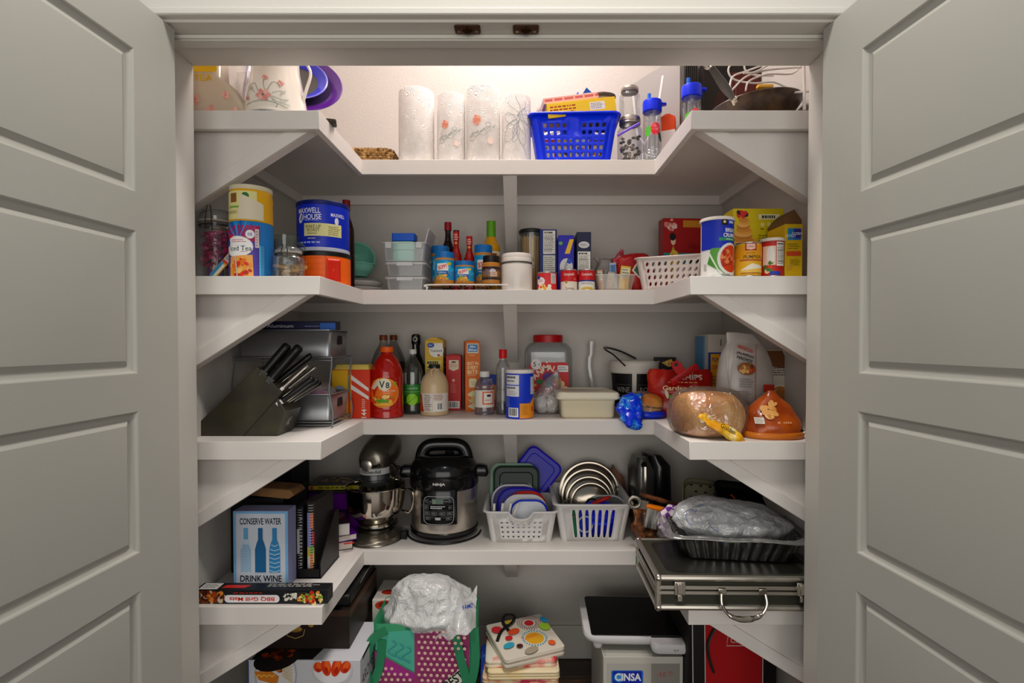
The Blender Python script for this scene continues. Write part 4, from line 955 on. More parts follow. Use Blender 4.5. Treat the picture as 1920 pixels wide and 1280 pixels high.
# pasta jar
t = thing('pasta_container', 'tall clear oval container of spaghetti with black lid', 'container', (X(996, 2.12), 2.12, S2+.0005)); h = Z(427, 2.07)-S2; r = .047
lath('container_wall', [(r*.8, 0), (r*.84, .003), (r, h-.015)], clear('#dfe6e2', .1, .15), t, 40, caps=(1, 0)); lath('lid', [(r*1.03, h-.016), (r*1.06, h-.014), (r*1.06, h-.004), (r*.98, h), (.002, h)], mat('#161a18', .35), t, 40)
m = MB(); rd = random.Random(1)
for k in range(90):
    a, q = rd.uniform(0, 6.28), math.sqrt(rd.random())*.034; m.tube([(q*.85*math.cos(a), q*.85*math.sin(a), .004), (q*1.05*math.cos(a), q*1.05*math.sin(a), h*.88+rd.uniform(-.01, .01))], .0018, 5, mi=k % 2)
m.build('spaghetti', [mat('#b98a3e', .5), mat('#cda257', .5)], t)['kind'] = 'stuff'
# boxes
def tall(lab, a_, b_, t_, Y, d, col, art, rz=0, group=None, name='pasta_carton', rs=None):
    x, w, h = fit(a_, b_, t_, S2, Y); return carton(name, lab, 'box', w, d, h, col, (x, Y+d/2, S2+.0005), rz, fr=art(w, h) if art else None, rs=rs)
tall('navy blue carton with tall nutrition panel beside the spaghetti container', 1012, 1044, 430, 2.08, .16, '#14296c', lambda w, h: Art().facts(-w*.3, h*.62, w*.4, h*.98, 4).rect(-w*.3, h*.28, w*.4, h*.6, '#d8d6cc').rows(-w*.26, h*.3, w*.36, h*.58, 9, '#7b7a70').rows(-w*.3, h*.14, w*.3, h*.24, 3, '#8d98bc'))
tall('royal blue carton with yellow stripe and white oval between the two navy cartons', 1047, 1076, 441, 2.03, .16, '#2720a4', lambda w, h: Art().poly([(-w*.1, h*.68), (w*.22, h*.68), (w*.48, h*.93), (w*.22, h*.93)], '#e6bb2c').ell(-w*.36, h*.86, w*.13, h*.03, '#6aa84c').ell(.0, h*.45, w*.42, h*.15, '#d9d6d8').ell(w*.2, h*.55, w*.17, h*.045, '#1f4fae').text('Maca', -w*.02, h*.45, w*.2, '#24306a', rot=-1.57, w=h*.16))
tall('dark navy carton with white oval and nutrition panel, rightmost of the three', 1081, 1108, 435, 2.035, .16, '#171c44', lambda w, h: Art().ell(.0, h*.79, w*.38, h*.055, '#dcdad6').rows(-w*.25, h*.77, w*.25, h*.81, 2, '#5562a0').facts(-w*.42, h*.30, w*.45, h*.68, 8))
# cans
def soup(lab, a_, b_, t_, art, Y=1.93, col='#c9c5bd', group=None):
    x, w, _ = fit(a_, b_, t_, S2, Y+.03); r = w/2; h = Z(t_, Y)-S2
    return tin('soup_can', lab, 'can', r, h, col, (x, Y+r, S2+.0005), art(r, h), group=group)
soup('red and white popcorn salt can, leftmost of the three small cans', 1007, 1044, 509, lambda r, h: Art().rect(-r*1.5, .004, r*1.5, h-.005, '#d2363a').ell(-r*.75, h*.5, r*.5, h*.22, '#f4ecec').rows(-r*1.0, h*.45, -r*.4, h*.6, 3, '#c05060').rect(r*.35, h*.38, r*1.0, h*.9, '#eae6e2').rows(r*.4, h*.42, r*.95, h*.86, 6, '#555').ell(-r*.98, h*.7, r*.2, h*.1, '#23439a').blobs(-r*.3, h*.14, r*.8, h*.18, 26, ['#f6e3b0', '#f3eee0', '#e8b850', '#d8362c'], r*.18, 3))
def camp(r, h): return Art().rect(-r*1.5, h*.42, r*1.5, h-.005, '#c02226').text('Campbell\'s', -r*.05, h*.74, h*.16, '#f2e6e0', w=r*1.35, bold=.02)
soup('red and white tomato soup can, middle of the three small cans', 1051, 1082, 504, lambda r, h: camp(r, h).rect(-r*1.5, .004, r*1.5, h*.42, '#e6dccb').text('Tomato', .0, h*.1, h*.13, '#5a1d1a', w=r*1.1, bold=.02).ell(-r*.4, h*.4, r*.17, h*.07, '#a08040').rows(r*.5, h*.5, r*.9, h*.6, 2, '#e8b0a0'))
soup('red and white noodle soup can, rightmost of the three small cans', 1084, 1115, 504, lambda r, h: camp(r, h).rect(-r*1.5, .004, r*1.5, h*.44, '#ebe7df').rect(-r*1.5, h*.42, r*1.5, h*.49, '#2c3c84').rows(-r*.8, h*.28, r*.8, h*.38, 2, '#44506a').ell(0, h*.06, r*.8, h*.13, '#d6c27a').ell(0, h*.06, r*.65, h*.09, '#c8ac58'))
# tub of packets
x, w, h = fit(1119, 1191, 515, S2, 1.925)
t = thing('packet_tub', 'small clear tub full of seasoning packets right of the soup cans', 'tub', (x, 1.925+.05, S2+.0005))
MB().rrect([(w*.82, .08, 0), (w*.84, .082, .001), (w, .1, h)], .01, caps=(1, 0)).build('tub_wall', clear('#ece4d6', .35, .1), t)
MB().tube([(a, b, h) for a, b in rrpts(w+.002, .102, .011)], .002, 6, closed=True).build('tub_rim', CL2, t)
pk = [(-.052, .02, .075, '#c99a7a', -6, 0, 'tan'), (-.02, .026, .07, '#b8a8a0', 8, .012, 'pinkish grey'), (.004, .024, .105, '#a9b4c8', -4, .02, 'white and blue'), (.035, .036, .09, '#d8b440', 7, 0, 'yellow and cream'), (.05, .02, .07, '#3f7a58', -10, .02, 'green')]
for k, (dx, pw, ph, c, an, dy, cn) in enumerate(pk):
    a = Art().rect(-pw*.4, ph*.5, pw*.4, ph*.92, '#ded8bc' if k != 2 else '#3c78b4').rows(-pw*.36, ph*.55, pw*.36, ph*.9, 3, '#5a6a4a').rect(-pw*.4, ph*.05, pw*.4, ph*.45, ('#b07a5a', '#c8b0a4', '#c9d0da', '#e6b830', '#e0b030')[k])
    carton('seasoning_packet', cn+' seasoning packet standing in the small clear tub', 'packet', pw, .012, ph, c, (x+dx*.9, 1.965+dy, S2+.003), ry=R(an), fr=a, body='packet_body')
t = thing('plastic_bag', 'clear crumpled bag behind the tub of seasoning packets', 'bag', (X(1140, 2.06), 2.07, S2+.0005))
sack([(.06, .05, 0), (.09, .07, .03), (.1, .07, .08), (.09, .05, .12), (.11, .02, .135)], .008, 26, 8).build('bag_film', clear('#e9e6e2', .16, .16, bump=.5), t)
# red bag
RED = mottle('#8e0f12', '#a8181a', 30, .28, .25)
t = thing('snack_bag', 'shiny red snack bag with green diamond label slumped beside the oval-hole basket', 'bag', (X(1196, 2.02), 2.03, S2+.0005), 0, ry=R(-6))
sack([(.12, .05, 0), (.15, .075, .03, .0), (.15, .08, .08, -.004), (.125, .06, .125, -.006), (.085, .03, .146, .0), (.03, .012, .150, .0)], .007, 20, 12, e=2.2).build('bag_film', RED, t, smooth=180)
Art().poly([(0, .045), (.028, .082), (.0, .118), (-.028, .082)], '#d8cfc4').poly([(0, .053), (.021, .082), (.0, .109), (-.021, .082)], '#3f5a4a').build('label_print', t, front(-.046, .005, .0))
sack([(.03, .02, .10, -.05), (.045, .02, .13, -.062), (.03, .015, .15, -.05), (.012, .01, .17, -.045)], .006, 30, 3).build('gathered_neck', mottle('#6e1224', '#a8404c', 50, .3, .3), t)
# white oval-hole basket
Yk = 1.83
t = basket('plastic_basket', 'white plastic basket with slanted oval holes on the right of the shelf', (X(1268, 1.93)+.022, 2.01, S2+.001), .26, .24, .118, .16, '#ece0da', 9, 4, 'oval', rz=R(-24), rim=.010, hw=.42, hh=.62, fillh=(.1, .9), fx=(.03, .97))
m = MB(); m.cb(.2, .17, .012, z=.004); m.build('red_liner', mat('#c8442c', .5), t)
# japanese-print tin
t = thing('gift_tin', 'red and teal printed gift carton with kimono figure standing in the white basket', 'box', (X(1288, 2.16)-.01, 2.16, S2+.03), R(4))
w, h = .2, Z(408, 2.12)-S2-.03
MB().cb(w, .06, h).build('carton_body', mat('#a01c1c', .4), t, bevel=.002)
a = Art().rect(-w/2+.002, h*.32, w/2-.002, h*.5, '#2f8c94').rect(-w/2+.002, .0, w/2-.002, h*.32, '#6e141a').rect(-w*.1, h*.87, w*.5, h*.97, '#c88a2c').rect(-w/2+.002, h*.5, w/2-.002, h*.86, '#9c1a1c')
a.blobs(-w*.36, h*.9, w*.12, h*.08, 22, ['#e3a8a0', '#d88a84', '#f0cfc4'], .007, 2).ell(-w*.3, h*.68, w*.05, h*.07, '#e8cdb0').ell(-w*.31, h*.73, w*.065, h*.055, '#1c1418').poly([(-w*.42, 0), (-w*.4, h*.4), (-w*.3, h*.6), (-w*.2, h*.4), (-w*.16, 0)], '#c8b23c').ell(-w*.28, h*.42, w*.1, h*.12, '#e3c650').ell(-w*.4, h*.2, w*.06, h*.2, '#d8837e').ell(-w*.2, h*.12, w*.05, h*.14, '#7fa04a').ell(-w*.32, h*.46, .006, .005, '#c03030')
a.text('SOUVENIR', w*.2, h*.27, h*.055, '#e6ddd0', w=w*.5, bold=.02).text('Hawaii', w*.22, h*.6, h*.09, '#7a1014', w=w*.42).rows(0, h*.36, w*.42, h*.46, 1, '#1c1c1e', .9)
for cx in (.12, .3): a.ell(w*cx, h*.13, w*.09, h*.09, '#d8d2b8').blobs(w*cx, h*.13, w*.07, h*.07, 9, ['#5a4630', '#8a9a6a'], .003, 4)
a.build('front_print', t, front(-.03))
# ---- right wing
Yw = 1.512
def round_can(lab, a_, b_, t_, art, col, lid=None, Y=Yw, name='food_can', top=None):
    w = (b_-a_)/1000*(Y+.035); r = w/2; x = X((a_+b_)/2, Y+r*.8); h = Z(t_, Y)-S2
    return tin(name, lab, 'can', r, h, col, (x, Y+r, S2+.0005), art(r, h), lid=lid, lidh=.008)
round_can('tall blue and white bread crumbs can with white lid on the right wing', 1316, 1375, 406, lambda r, h: Art().rect(-r*1.55, h*.46, r*1.55, h-.008, '#1f35b0').rect(-r*.1, h*.86, r*.3, h*.97, '#17171a').ell(r*.1, h*.915, r*.09, h*.022, '#e6d9b0').rows(r*.42, h*.89, r*.9, h*.94, 1, '#e4e6ee', .8)
          .text('BREAD', r*.58, h*.78, h*.065, '#f2f2f2', w=r*.85, bold=.05).text('CRUMBS', r*.52, h*.695, h*.065, '#f2f2f2', w=r*1.0, bold=.05).rect(-r*.25, h*.6, r*1.5, h*.655, '#2f8a66').rows(r*.2, h*.61, r*.95, h*.645, 1, '#d5e8d8')
          .poly([(-r*1.0, h*.25), (-r*.7, h*.48), (.0, h*.48), (r*.1, h*.05), (-r*.2, .02)], '#5f9a44').poly([(-r*1.0, h*.25), (-r*.8, h*.42), (-r*.1, h*.03), (-r*.4, .02)], '#e4ecd8').poly([(-r*.95, h*.22), (-r*.8, h*.35), (-r*.2, h*.05), (-r*.35, .02)], '#4a8838')
          .ell(r*.5, h*.3, r*.85, h*.27, '#e9e4dc').ell(r*.55, h*.3, r*.72, h*.23, '#c8401c').blobs(r*.55, h*.3, r*.55, h*.17, 22, ['#d86a3c', '#c84a24', '#e08a58', '#a83214'], r*.22, 4).rows(-r*1.2, h*.1, -r*.95, h*.22, 8, '#30302c').rows(-r*.1, h*.02, r*.6, h*.05, 1, '#5a6a50'), '#eceae4', '#efe6da')
round_can('yellow pumpkin can between the bread crumbs and red can', 1379, 1427, 453, lambda r, h: Art().rect(-r*1.55, h*.55, r*1.55, h-.008, '#d89a1c').rect(-r*.6, h*.75, r*.25, h*.96, '#a82a26').poly([(-r*.5, h*.94), (r*.15, h*.94), (r*.15, h*.8), (-r*.18, h*.77), (-r*.5, h*.8)], '#e9c9b4').text('Libby\'s', -r*.18, h*.86, h*.075, '#b2322c', w=r*.55, bold=.02).text('PUMPKIN', .0, h*.57, h*.095, '#4a3410', w=r*1.4, bold=.02).rows(-r*.5, h*.66, r*.3, h*.7, 1, '#6a4a14').rect(-r*1.0, h*.46, r*1.0, h*.5, '#b4532c')
          .poly([(-r*.9, h*.2), (-r*.1, h*.38), (r*.9, h*.3), (r*.9, h*.12), (-r*.9, h*.1)], '#e8c060').poly([(-r*.9, h*.2), (-r*.1, h*.38), (r*.9, h*.3), (r*.9, h*.26), (-r*.9, h*.18)], '#f3ead2').rect(-r*.9, h*.09, r*.9, h*.12, '#a8702c').rows(-r*.6, h*.02, r*.3, h*.06, 1, '#8a5a14'), '#e2b032')
round_can('red printed can with white lid and nutrition panel on the right wing', 1428, 1468, 446, lambda r, h: Art().rect(-r*1.3, h*.3, -r*.1, h*.8, '#e8c8b4').ell(-r*.55, h*.55, r*.35, h*.25, '#e9e0d8').blobs(-r*.7, h*.25, r*.4, h*.12, 12, ['#3f7a3a', '#d8482c', '#e8c8a0'], .006, 3).rect(-r*.6, .005, r*.3, h*.14, '#26409a').facts(-r*.05, h*.28, r*.8, h*.9, 5), '#b82a26', '#ddd2c4')
# tall yellow pancake box
YE = '#d2bb1c'
x, w, h = fit(1373, 1467, 391, S2, 1.66)
a = Art().blobs(-w*.34, h*.68, w*.16, h*.24, 0, ['#fff'], 1)
for k in range(6): a.ell(-w*.3+.004*(k % 2), h*(.5+.066*k), w*.235-.004*k, h*.05, ('#b8742c', '#d99a48')[k % 2]).ell(-w*.3, h*(.515+.066*k), w*.22-.004*k, h*.035, ('#e0ae62', '#c88838')[k % 2])
a.blobs(-w*.34, h*.93, w*.1, h*.05, 9, ['#a02028', '#241a38', '#c8322c'], .010, 4).blobs(-w*.2, h*.45, w*.14, h*.05, 8, ['#b82428', '#2a1c3c'], .010, 8)
a.rect(.0, h*.85, w*.42, h*.92, '#e9e4b8').rows(.01, h*.86, w*.4, h*.91, 1, '#45422c', .8).rows(.0, h*.35, w*.42, h*.65, 9, '#6c6410', .35)
for k in range(3): a.ell(w*(.08+.13*k), h*.78, w*.04, h*.03, '#e6dc8c').rows(w*(.04+.13*k), h*.7, w*(.12+.13*k), h*.74, 1, '#6c6410')
a.text('FLUFFY PANCAKES', w*.21, h*.885, h*.022, '#33311f', w=w*.36) if 0 else None
carton('food_carton', 'large yellow pancake mix carton behind the pumpkin can', 'box', w, .075, h, YE, (x, 1.66+.0375, S2+.0005), fr=a)
x, w, h = fit(1470, 1503, 420, S2, 1.53)
a = Art().rect(-w*.34, h*.7, w*.42, h*.92, '#2d6ab0').rect(-w*.34, h*.7, w*.0, h*.92, '#2b86b8').rect(.0, h*.74, w*.42, h*.9, '#3f2f84').text('CORN', w*.18, h*.82, h*.05, '#dfe6f0', bold=.04).text('GOLD', -w*.17, h*.78, h*.05, '#dfe6f0', bold=.04).rows(-w*.35, h*.52, w*.35, h*.64, 3, '#7a6a18').rect(-w*.4, h*.4, w*.42, h*.49, '#c8502c').rows(-w*.2, h*.22, w*.4, h*.34, 4, '#7a6a18').poly([(-w*.4, h*.12), (-w*.1, h*.14), (-w*.05, h*.24), (-w*.35, h*.22)], '#c89a3c')
t = carton('food_carton', 'narrow yellow carton with torn brown top at the end of the right wing', 'box', w, .11, h, '#d2ac20', (x, 1.53+.055, S2+.0005), fr=a)
MB().prism([(-w/2, h), (w/2, h-.004), (w/2, h+.012), (.004, h+.043), (-w*.3, h+.025), (-w/2, h+.01)], -.05, .05).build('torn_top', mat('#6a4a2c', .6), t)
# ================================================================ third shelf
def fl(px, py, S=S3): Y = YS(py, S); return X(px, Y), Y
# knife block
Y0 = 1.588
def kp(px, py): p = P(px, py, Y0); return (p.x, max(p.z, S3+.0005))
t = thing('knife_block', 'dark olive wooden knife block leaning at the end of the left wing', 'knife block', (kp(450, 818)[0], Y0, S3+.0005))
pts = [(kp(a, b)[0]-t.location.x, kp(a, b)[1]-t.location.z) for a, b in ((352, 818), (519.5, 817), (536, 771), (521, 747), (529, 736), (481, 687), (352, 812))]
WB = mottle('#2b271c', '#37321f', 12, .42, .08)
MB().prism([(x, z) for x, z in pts], 0, .112).build('block_body', WB, t, bevel=.002, smooth=0)
g = MB(); a, b = pts[4], (pts[1][0]-.10, pts[1][1]); dx, dz = b[0]-a[0], b[1]-a[1]; l = math.hypot(dx, dz); n = (-dz/l*.0011, dx/l*.0011)
g.prism([(a[0]-n[0], a[1]-n[1]), (a[0]+n[0], a[1]+n[1]), (b[0]+n[0], b[1]+n[1]), (b[0]-n[0], b[1]-n[1])], -.0004, .0); g.build('groove', mat('#0c0a06', .6), t, smooth=0)
c_, d_ = Vector((pts[1][0], 0, pts[1][1])), Vector((pts[2][0], 0, pts[2][1])); mid = (c_+d_)/2
Art().line([(-.008, -.012), (-.008, .012)], .0016, '#d8d4c8').line([(-.003, .012), (-.003, -.006), (.004, -.012)], .0016, '#d8d4c8').line([(-.013, -.01), (-.013, .006)], .0016, '#d8d4c8').line([(.003, .012), (.009, .012), (.009, 0)], .0016, '#d8d4c8').build('maker_mark', t, plane((mid.x, .055, mid.z), (0, 1, 0), tuple(d_-c_)))
BK = mat('#0e0e0f', .32)
def knife(lab, p0, p1, Y, wd, th, steel=0, group=None):
    a, b = P(*p0, Y), P(*p1, Y+.02); d = (b-a); L = d.length
    t = thing('kitchen_knife', lab, 'knife', tuple(a)); t.rotation_euler = d.to_track_quat('Z', 'Y').to_euler()
    rows = [(wd*.75, th, 0), (wd*.7, th*.9, L*.15), (wd*.85, th, L*.5), (wd*.8, th, L*.8), (wd*1.0, th, L*.95), (wd*.7, th*.7, L)]
    MB().rrect(rows, th*.45, 4).build('handle', mat('#9a938a', .25, .95) if steel == 2 else BK, t, smooth=60)
    MB().rrect([(wd*.9, th*.8, -.016), (wd*.8, th*.9, .002)], .002).build('bolster', mat('#8e8a84', .3, .9) if steel else BK, t)
    if steel == 1:
        m = MB(); m.rrect([(wd*.12, th*1.05, .01), (wd*.12, th*1.05, L*.94)], .001); m.build('tang', mat('#b9b2a8', .25, .95), t)
    return t
for i, (p0, p1, Y, wd, th, st_, lab) in enumerate((((497, 697), (541, 646), 1.605, .034, .028, 0, 'large black handled knife, uppermost in the block'), ((510, 709), (563, 649), 1.603, .034, .028, 0, 'large black handled knife second from the top of the block'),
        ((518, 717), (585, 665), 1.645, .024, .02, 1, 'black handled knife with steel tang in the middle of the block'), ((531, 727), (578, 685), 1.605, .02, .014, 2, 'slim all-steel knife in front of the middle ones'),
        ((540, 729), (592, 688), 1.655, .015, .012, 2, 'slim all-steel knife behind the other steel one'), ((529, 752), (588, 708), 1.602, .027, .02, 1, 'curved steak knife lowest and nearest in the block'),
        ((531, 754), (597, 712), 1.635, .027, .02, 1, 'steak knife in the lower row, middle one'), ((534, 757), (602, 715), 1.668, .027, .02, 1, 'steak knife in the lower row, farthest one'))):
    knife(lab, p0, p1, Y, wd, th, st_)
# organizer
OX0, OX1, OY0, OY1 = -.935, -.617, 1.735, 1.93
t = thing('tiered_organizer', 'silver two-tier sliding basket organizer on the left wing', 'organizer', ((OX0+OX1)/2, (OY0+OY1)/2, S3+.001))
SV = mat('#a3a5a8', .34, .85); W2, D2 = (OX1-OX0)/2, (OY1-OY0)/2
def drawer(z, h, nm='drawer'):
    m = MB(); w, d = W2*2-.012, D2*2-.02
    m.rrect([(w*.97, d*.95, z), (w*.97, d*.95, z+.001), (w, d, z+h)], .012, caps=(1, 0))
    ob = m.build(nm, SV, t, solid=.0014)
    t_ = ob
    m = MB(); m.tube([(a, b, z+h) for a, b in rrpts(w+.004, d+.004, .013)], .0026, 6, closed=True, flat=.6); m.build('drawer_rim', SV, ob)
    m = MB(); m.prism(rrpts_xz(.045, .03, .007, z+h*.62), 0, .003); o = m.build('grip_hole', mat('#1a1416', .6), ob, smooth=0)
    o.location = (w/2+.0012, 0, 0); o.rotation_euler = (0, 0, PI/2); return ob
def rrpts_xz(w, h, r, zc): return [(a, b+zc) for a, b in rrpts(w, h, r)]
drawer(.022, .086); drawer(.233, .086)
m = MB()
for sx in (-1, 1):
    for sy in (-1, 1):
        m.tube(smoothpath([(sx*W2, sy*D2, 0), (sx*W2+.004, sy*D2, .05), (sx*W2-.008, sy*D2, .12), (sx*W2+.0, sy*D2, .2), (sx*W2, sy*D2, .235)], 5), .0028, 7)
for z in (.018, .229):
    for sy in (-1, 1): m.tube([(-W2, sy*D2, z), (W2, sy*D2, z)], .0024, 6); m.tube([(-W2, sy*D2, z-.009), (W2, sy*D2, z-.009)], .002, 6)
    for sx in (-1, 1): m.tube([(sx*W2, -D2, z), (sx*W2, D2, z)], .0024, 6)
m.build('wire_frame', mat('#8b9096', .35, .8), t)
a = Art().text('Aluminum', -.03, .012, .012, '#c8cad0', w=.085).rows(.05, .008, .11, .014, 1, '#7c86b8').rect(.1, 0, .15, .022, '#2a5fae')
carton('foil_carton', 'long navy blue foil carton lying on top of the silver organizer', 'box', .30, .06, .028, '#14163c', (-.77, 1.80, S3+.322), rz=R(3), fr=a)
t = thing('plastic_bag', 'clear crumpled bag sitting in the lower silver drawer', 'bag', (-.70, 1.83, S3+.03))
sack([(.12, .1, 0), (.14, .12, .03), (.12, .1, .08), (.06, .05, .115)], .01, 25, 5).build('bag_film', clear('#e9e4ea', .25, .2, bump=.6), t)
MB().ball((0, 0, .05), .04, .035, .04).build('bag_contents', mat('#c56a9c', .5), t)
# trash bag box
x0, x1 = X(622, 1.95), X(693, 1.95); w = x1-x0; h = Z(693, 1.95)-S3
a = Art().rect(-w/2+.001, .001, -.01, h*.99, '#e0b024').ell(-w*.3, h*.5, w*.18, h*.18, '#9aa6bc').rows(-w*.46, h*.12, -w*.1, h*.25, 2, '#c23a28').rect(-w*.02, .001, w*.02, h*.98, '#e8a028')
for k in range(3): a.poly([(w*.0, h*(.9-.2*k)), (w*.47, h*(.62-.17*k)), (w*.47, h*(.55-.17*k)), (w*.0, h*(.8-.2*k))], '#e9e2dc') if k < 2 else None
a.text('144', w*.34, h*.1, .018, '#f0e6dc', rot=PI/2, bold=.05).rows(w*.29, h*.2, w*.39, h*.4, 5, '#f0d8c8')
t = carton('trash_bag_carton', 'red and yellow carton with white stripes beside the silver organizer', 'box', w, .09, h, '#cc3a14', ((x0+x1)/2, 1.95+.045, S3+.0005), fr=a)
MB().rrect([(w*.96, .085, h), (w*.9, .08, h+.012), (w*.86, .07, h+.018)], .01).build('open_flap', mat('#d6c06a', .5), t)
# drinks
def bottle(name, lab, a_, b_, t_, base, prf, m_, capr, capc, cap=(.92, 1), Y=None, S=S3, group=None, n=36, caps=1):
    Y = Y or YS(base, S)
    w = X(b_, Y)-X(a_, Y); r = w/2*1.02; Yc = Y+r; x = X((a_+b_)/2, Yc); h = P(0, t_, Yc).z-S
    t = thing(name, lab, 'bottle', (x, Yc, S+.0005), group=group)
    lath('bottle_body', prof([(.002, 0)]+[(r*a, h*b) for a, b in prf], 4), m_, t, n, caps=(1, 0))
    m = MB(); m.lathe([(r*capr*.97, h*cap[0]), (r*capr, h*(cap[0]+.008)), (r*capr, h*cap[1]-.002), (r*capr*.93, h*cap[1]), (.002, h*cap[1])], 32); m.build('cap', mat(capc, .4), t)
    return t, r, h
V8P = [(.9, .0), (1, .03), (.98, .09), (1, .13), (.985, .2), (.985, .52), (1, .57), (.97, .62), (.9, .7), (.72, .8), (.5, .865), (.37, .9), (.34, .93)]
t, r, h = bottle('juice_bottle', 'large red vegetable juice bottle with orange cap', 695, 756, 650, 785, V8P, mat('#a8180e', .12, coat=.6), .4, '#e2641c', (.925, 1))
a = Art().ell(0, h*.36, r*.98, h*.21, '#e9a83c').ell(0, h*.355, r*.93, h*.195, '#e4772a').poly([(-r*.8, h*.4), (-r*.2, h*.5), (-r*.5, h*.35), (-r*.6, h*.25)], '#c8361c').poly([(-r*.9, h*.42), (-r*.3, h*.55), (-r*.05, h*.53), (-r*.6, h*.4)], '#ead9c4')
a.ell(r*.08, h*.475, r*.4, h*.085, '#eee4cc').text('V', -r*.06, h*.475, h*.10, '#1f4a30', w=r*.34, bold=.05).text('8', r*.27, h*.465, h*.085, '#1f3a30', w=r*.22, bold=.06).rect(r*.62, h*.46, r*.8, h*.51, '#8fae3c').text('spicy hot', r*.36, h*.385, h*.03, '#f7ead8', w=r*.75, bold=.03).rows(r*.0, h*.345, r*.6, h*.365, 1, '#f0c090')
a.blobs(0, h*.26, r*.8, h*.05, 34, ['#c8301c', '#e8b040', '#6f9c2c', '#d85a24', '#f0cf80'], r*.13, 6).ell(-r*.05, h*.25, r*.42, h*.02, '#5a9a28').ell(0, h*.2, r*.6, h*.022, '#e2b040')
a.build('label_print', t, cyl(r*.99), cut=.006, off0=.0012)
COLA = clear('#5a5450', .1, .2, .05)
for px, Y, lab in ((719, 2.065, 'dark cola bottle with brown cap standing nearer, behind the juice bottle'), (738, 2.21, 'dark cola bottle with brown cap standing farther back by the wall')):
    w_ = .0995/Y*1000
    t, r, h = bottle('soda_bottle', lab, px-w_/2, px+w_/2, 628, 0, [(.85, 0), (1, .04), (1, .3), (.96, .36), (1, .45), (.96, .62), (.7, .76), (.4, .86), (.28, .91), (.26, .95)], clear('#cfcac6', .08, .18), .31, '#6a3418', (.93, 1), Y=Y, group='cola bottles')
    lath('cola', prof([(.002, .002), (r*.9, .004), (r*.96, h*.1), (r*.96, h*.5), (r*.9, h*.64)], 4), mat('#120908', .2), t, caps=(1, 1))
t = thing('champagne_bottle', 'black foil-topped bottle neck behind the lime soda', 'bottle', (X(780, 2.24), 2.24, S3+.0005)); h = Z(626, 2.24)-S3
lath('bottle_body', prof([(.002, 0), (.038, .001), (.04, .01), (.04, h*.5), (.03, h*.62), (.016, h*.74)]), mat('#0e120e', .15), t); lath('foil_wrap', [(.017, h*.72), (.015, h*.84), (.019, h*.88), (.018, h*.985), (.01, h), (.002, h)], mat('#141214', .35), t)
Art().ell(0, h*.93, .01, .01, '#cfcfcf').ell(0, h*.93, .007, .007, '#2a2a2a').rect(-.003, h*.76, .003, h*.86, '#b8b8b8').build('foil_print', t, cyl(.0192), cut=.004)
t, r, h = bottle('soda_bottle', 'clear lime soda bottle with green label and white cap', 755, 793, 655, 777, [(.75, 0), (.95, .03), (.98, .06), (.94, .14), (.96, .2), (.96, .42), (1, .46), (1, .6), (.93, .68), (.72, .77), (.4, .86), (.3, .9), (.28, .93)], clear('#d7ded6', .07, .18), .36, '#dcdad4', (.93, 1))
lath('soda', prof([(.002, .002), (r*.7, .004), (r*.9, h*.1), (r*.9, h*.2)], 4), mat('#2a3a26', .2), t)
Art().rect(-r*1.5, h*.17, r*1.5, h*.46, '#2f7a34').rect(-r*1.5, h*.17, r*1.5, h*.34, '#3c7c30').ell(r*.1, h*.23, r*.55, h*.09, '#8cc828').line([(-r*.4, h*.16), (r*.6, h*.3)], .0015, '#3c6a1c').ell(-r*.62, h*.24, r*.12, h*.06, '#123a18').text('GRAPE', r*.15, h*.4, h*.028, '#bfe0b4', w=r*1.0).rows(-r*.5, h*.435, r*.5, h*.45, 1, '#86bc80').rect(-r*1.5, h*.345, r*1.5, h*.352, '#8cc060').build('label_print', t, cyl(r*.985), cut=.005, off0=.001)
# boxes
def sb(lab, a_, b_, t_, base, d, col, art, rz=0, Y=None, flaps=0, rs=None, rough=.45, name='food_carton'):
    Y = Y or YS(base, S3); x, w, h = fit(a_, b_, t_, S3, Y); return carton(name, lab, 'box', w, d, h, col, (x, Y+d/2, S3+.0005), R(rz), fr=art(w, h) if art else None, rs=rs(d, h) if rs else None, flaps=flaps, rough=rough)
sb('yellow carton with white oval lettered Toasted between the bottles', 795, 829, 638, 0, .15, '#c9a41c', lambda w, h: Art().ell(w*.12, h*.86, w*.4, h*.1, '#e6e2d8').rect(w*.1, h*.78, w*.47, h*.96, '#e6e2d8').ell(-w*.18, h*.93, w*.2, h*.035, '#1f4c9c').rows(-w*.3, h*.92, -w*.06, h*.94, 1, '#dde').text('Toasted', w*.1, h*.855, h*.035, '#221a14', w=w*.66, bold=.02).ell(w*.25, h*.79, w*.07, h*.016, '#7a3a1c').rect(-w*.4, h*.3, w*.4, h*.72, '#d8c668').rows(-w*.38, h*.66, w*.38, h*.71, 1, '#2a2818', .8).rows(-w*.38, h*.3, w*.38, h*.64, 9, '#5a5428', .5), 3, 2.15, .012,
   rs=lambda d, h: Art().rect(-d*.45, .01, d*.45, h*.9, '#7a4a1e').rows(-d*.4, h*.2, d*.4, h*.8, 8, '#c8a46a'))
t, r, h = bottle('syrup_jug', 'cream coloured syrup jug with dark green cap and small handle', 788, 841, 683, 780, [(.92, 0), (1, .03), (1, .1), (.985, .2), (1, .5), (.97, .62), (.84, .73), (.6, .83), (.4, .88), (.35, .93)], mat('#cdb592', .3, coat=.3), .4, '#15231a', (.92, 1))
MB().tube(smoothpath([(r*.1, -r*.38, h*.93), (-r*.06, -r*.62, h*.9), (-r*.1, -r*.75, h*.82), (0, -r*.8, h*.76)], 5), .005, 8, flat=.7).build('handle', mat('#cdb592', .3), t)
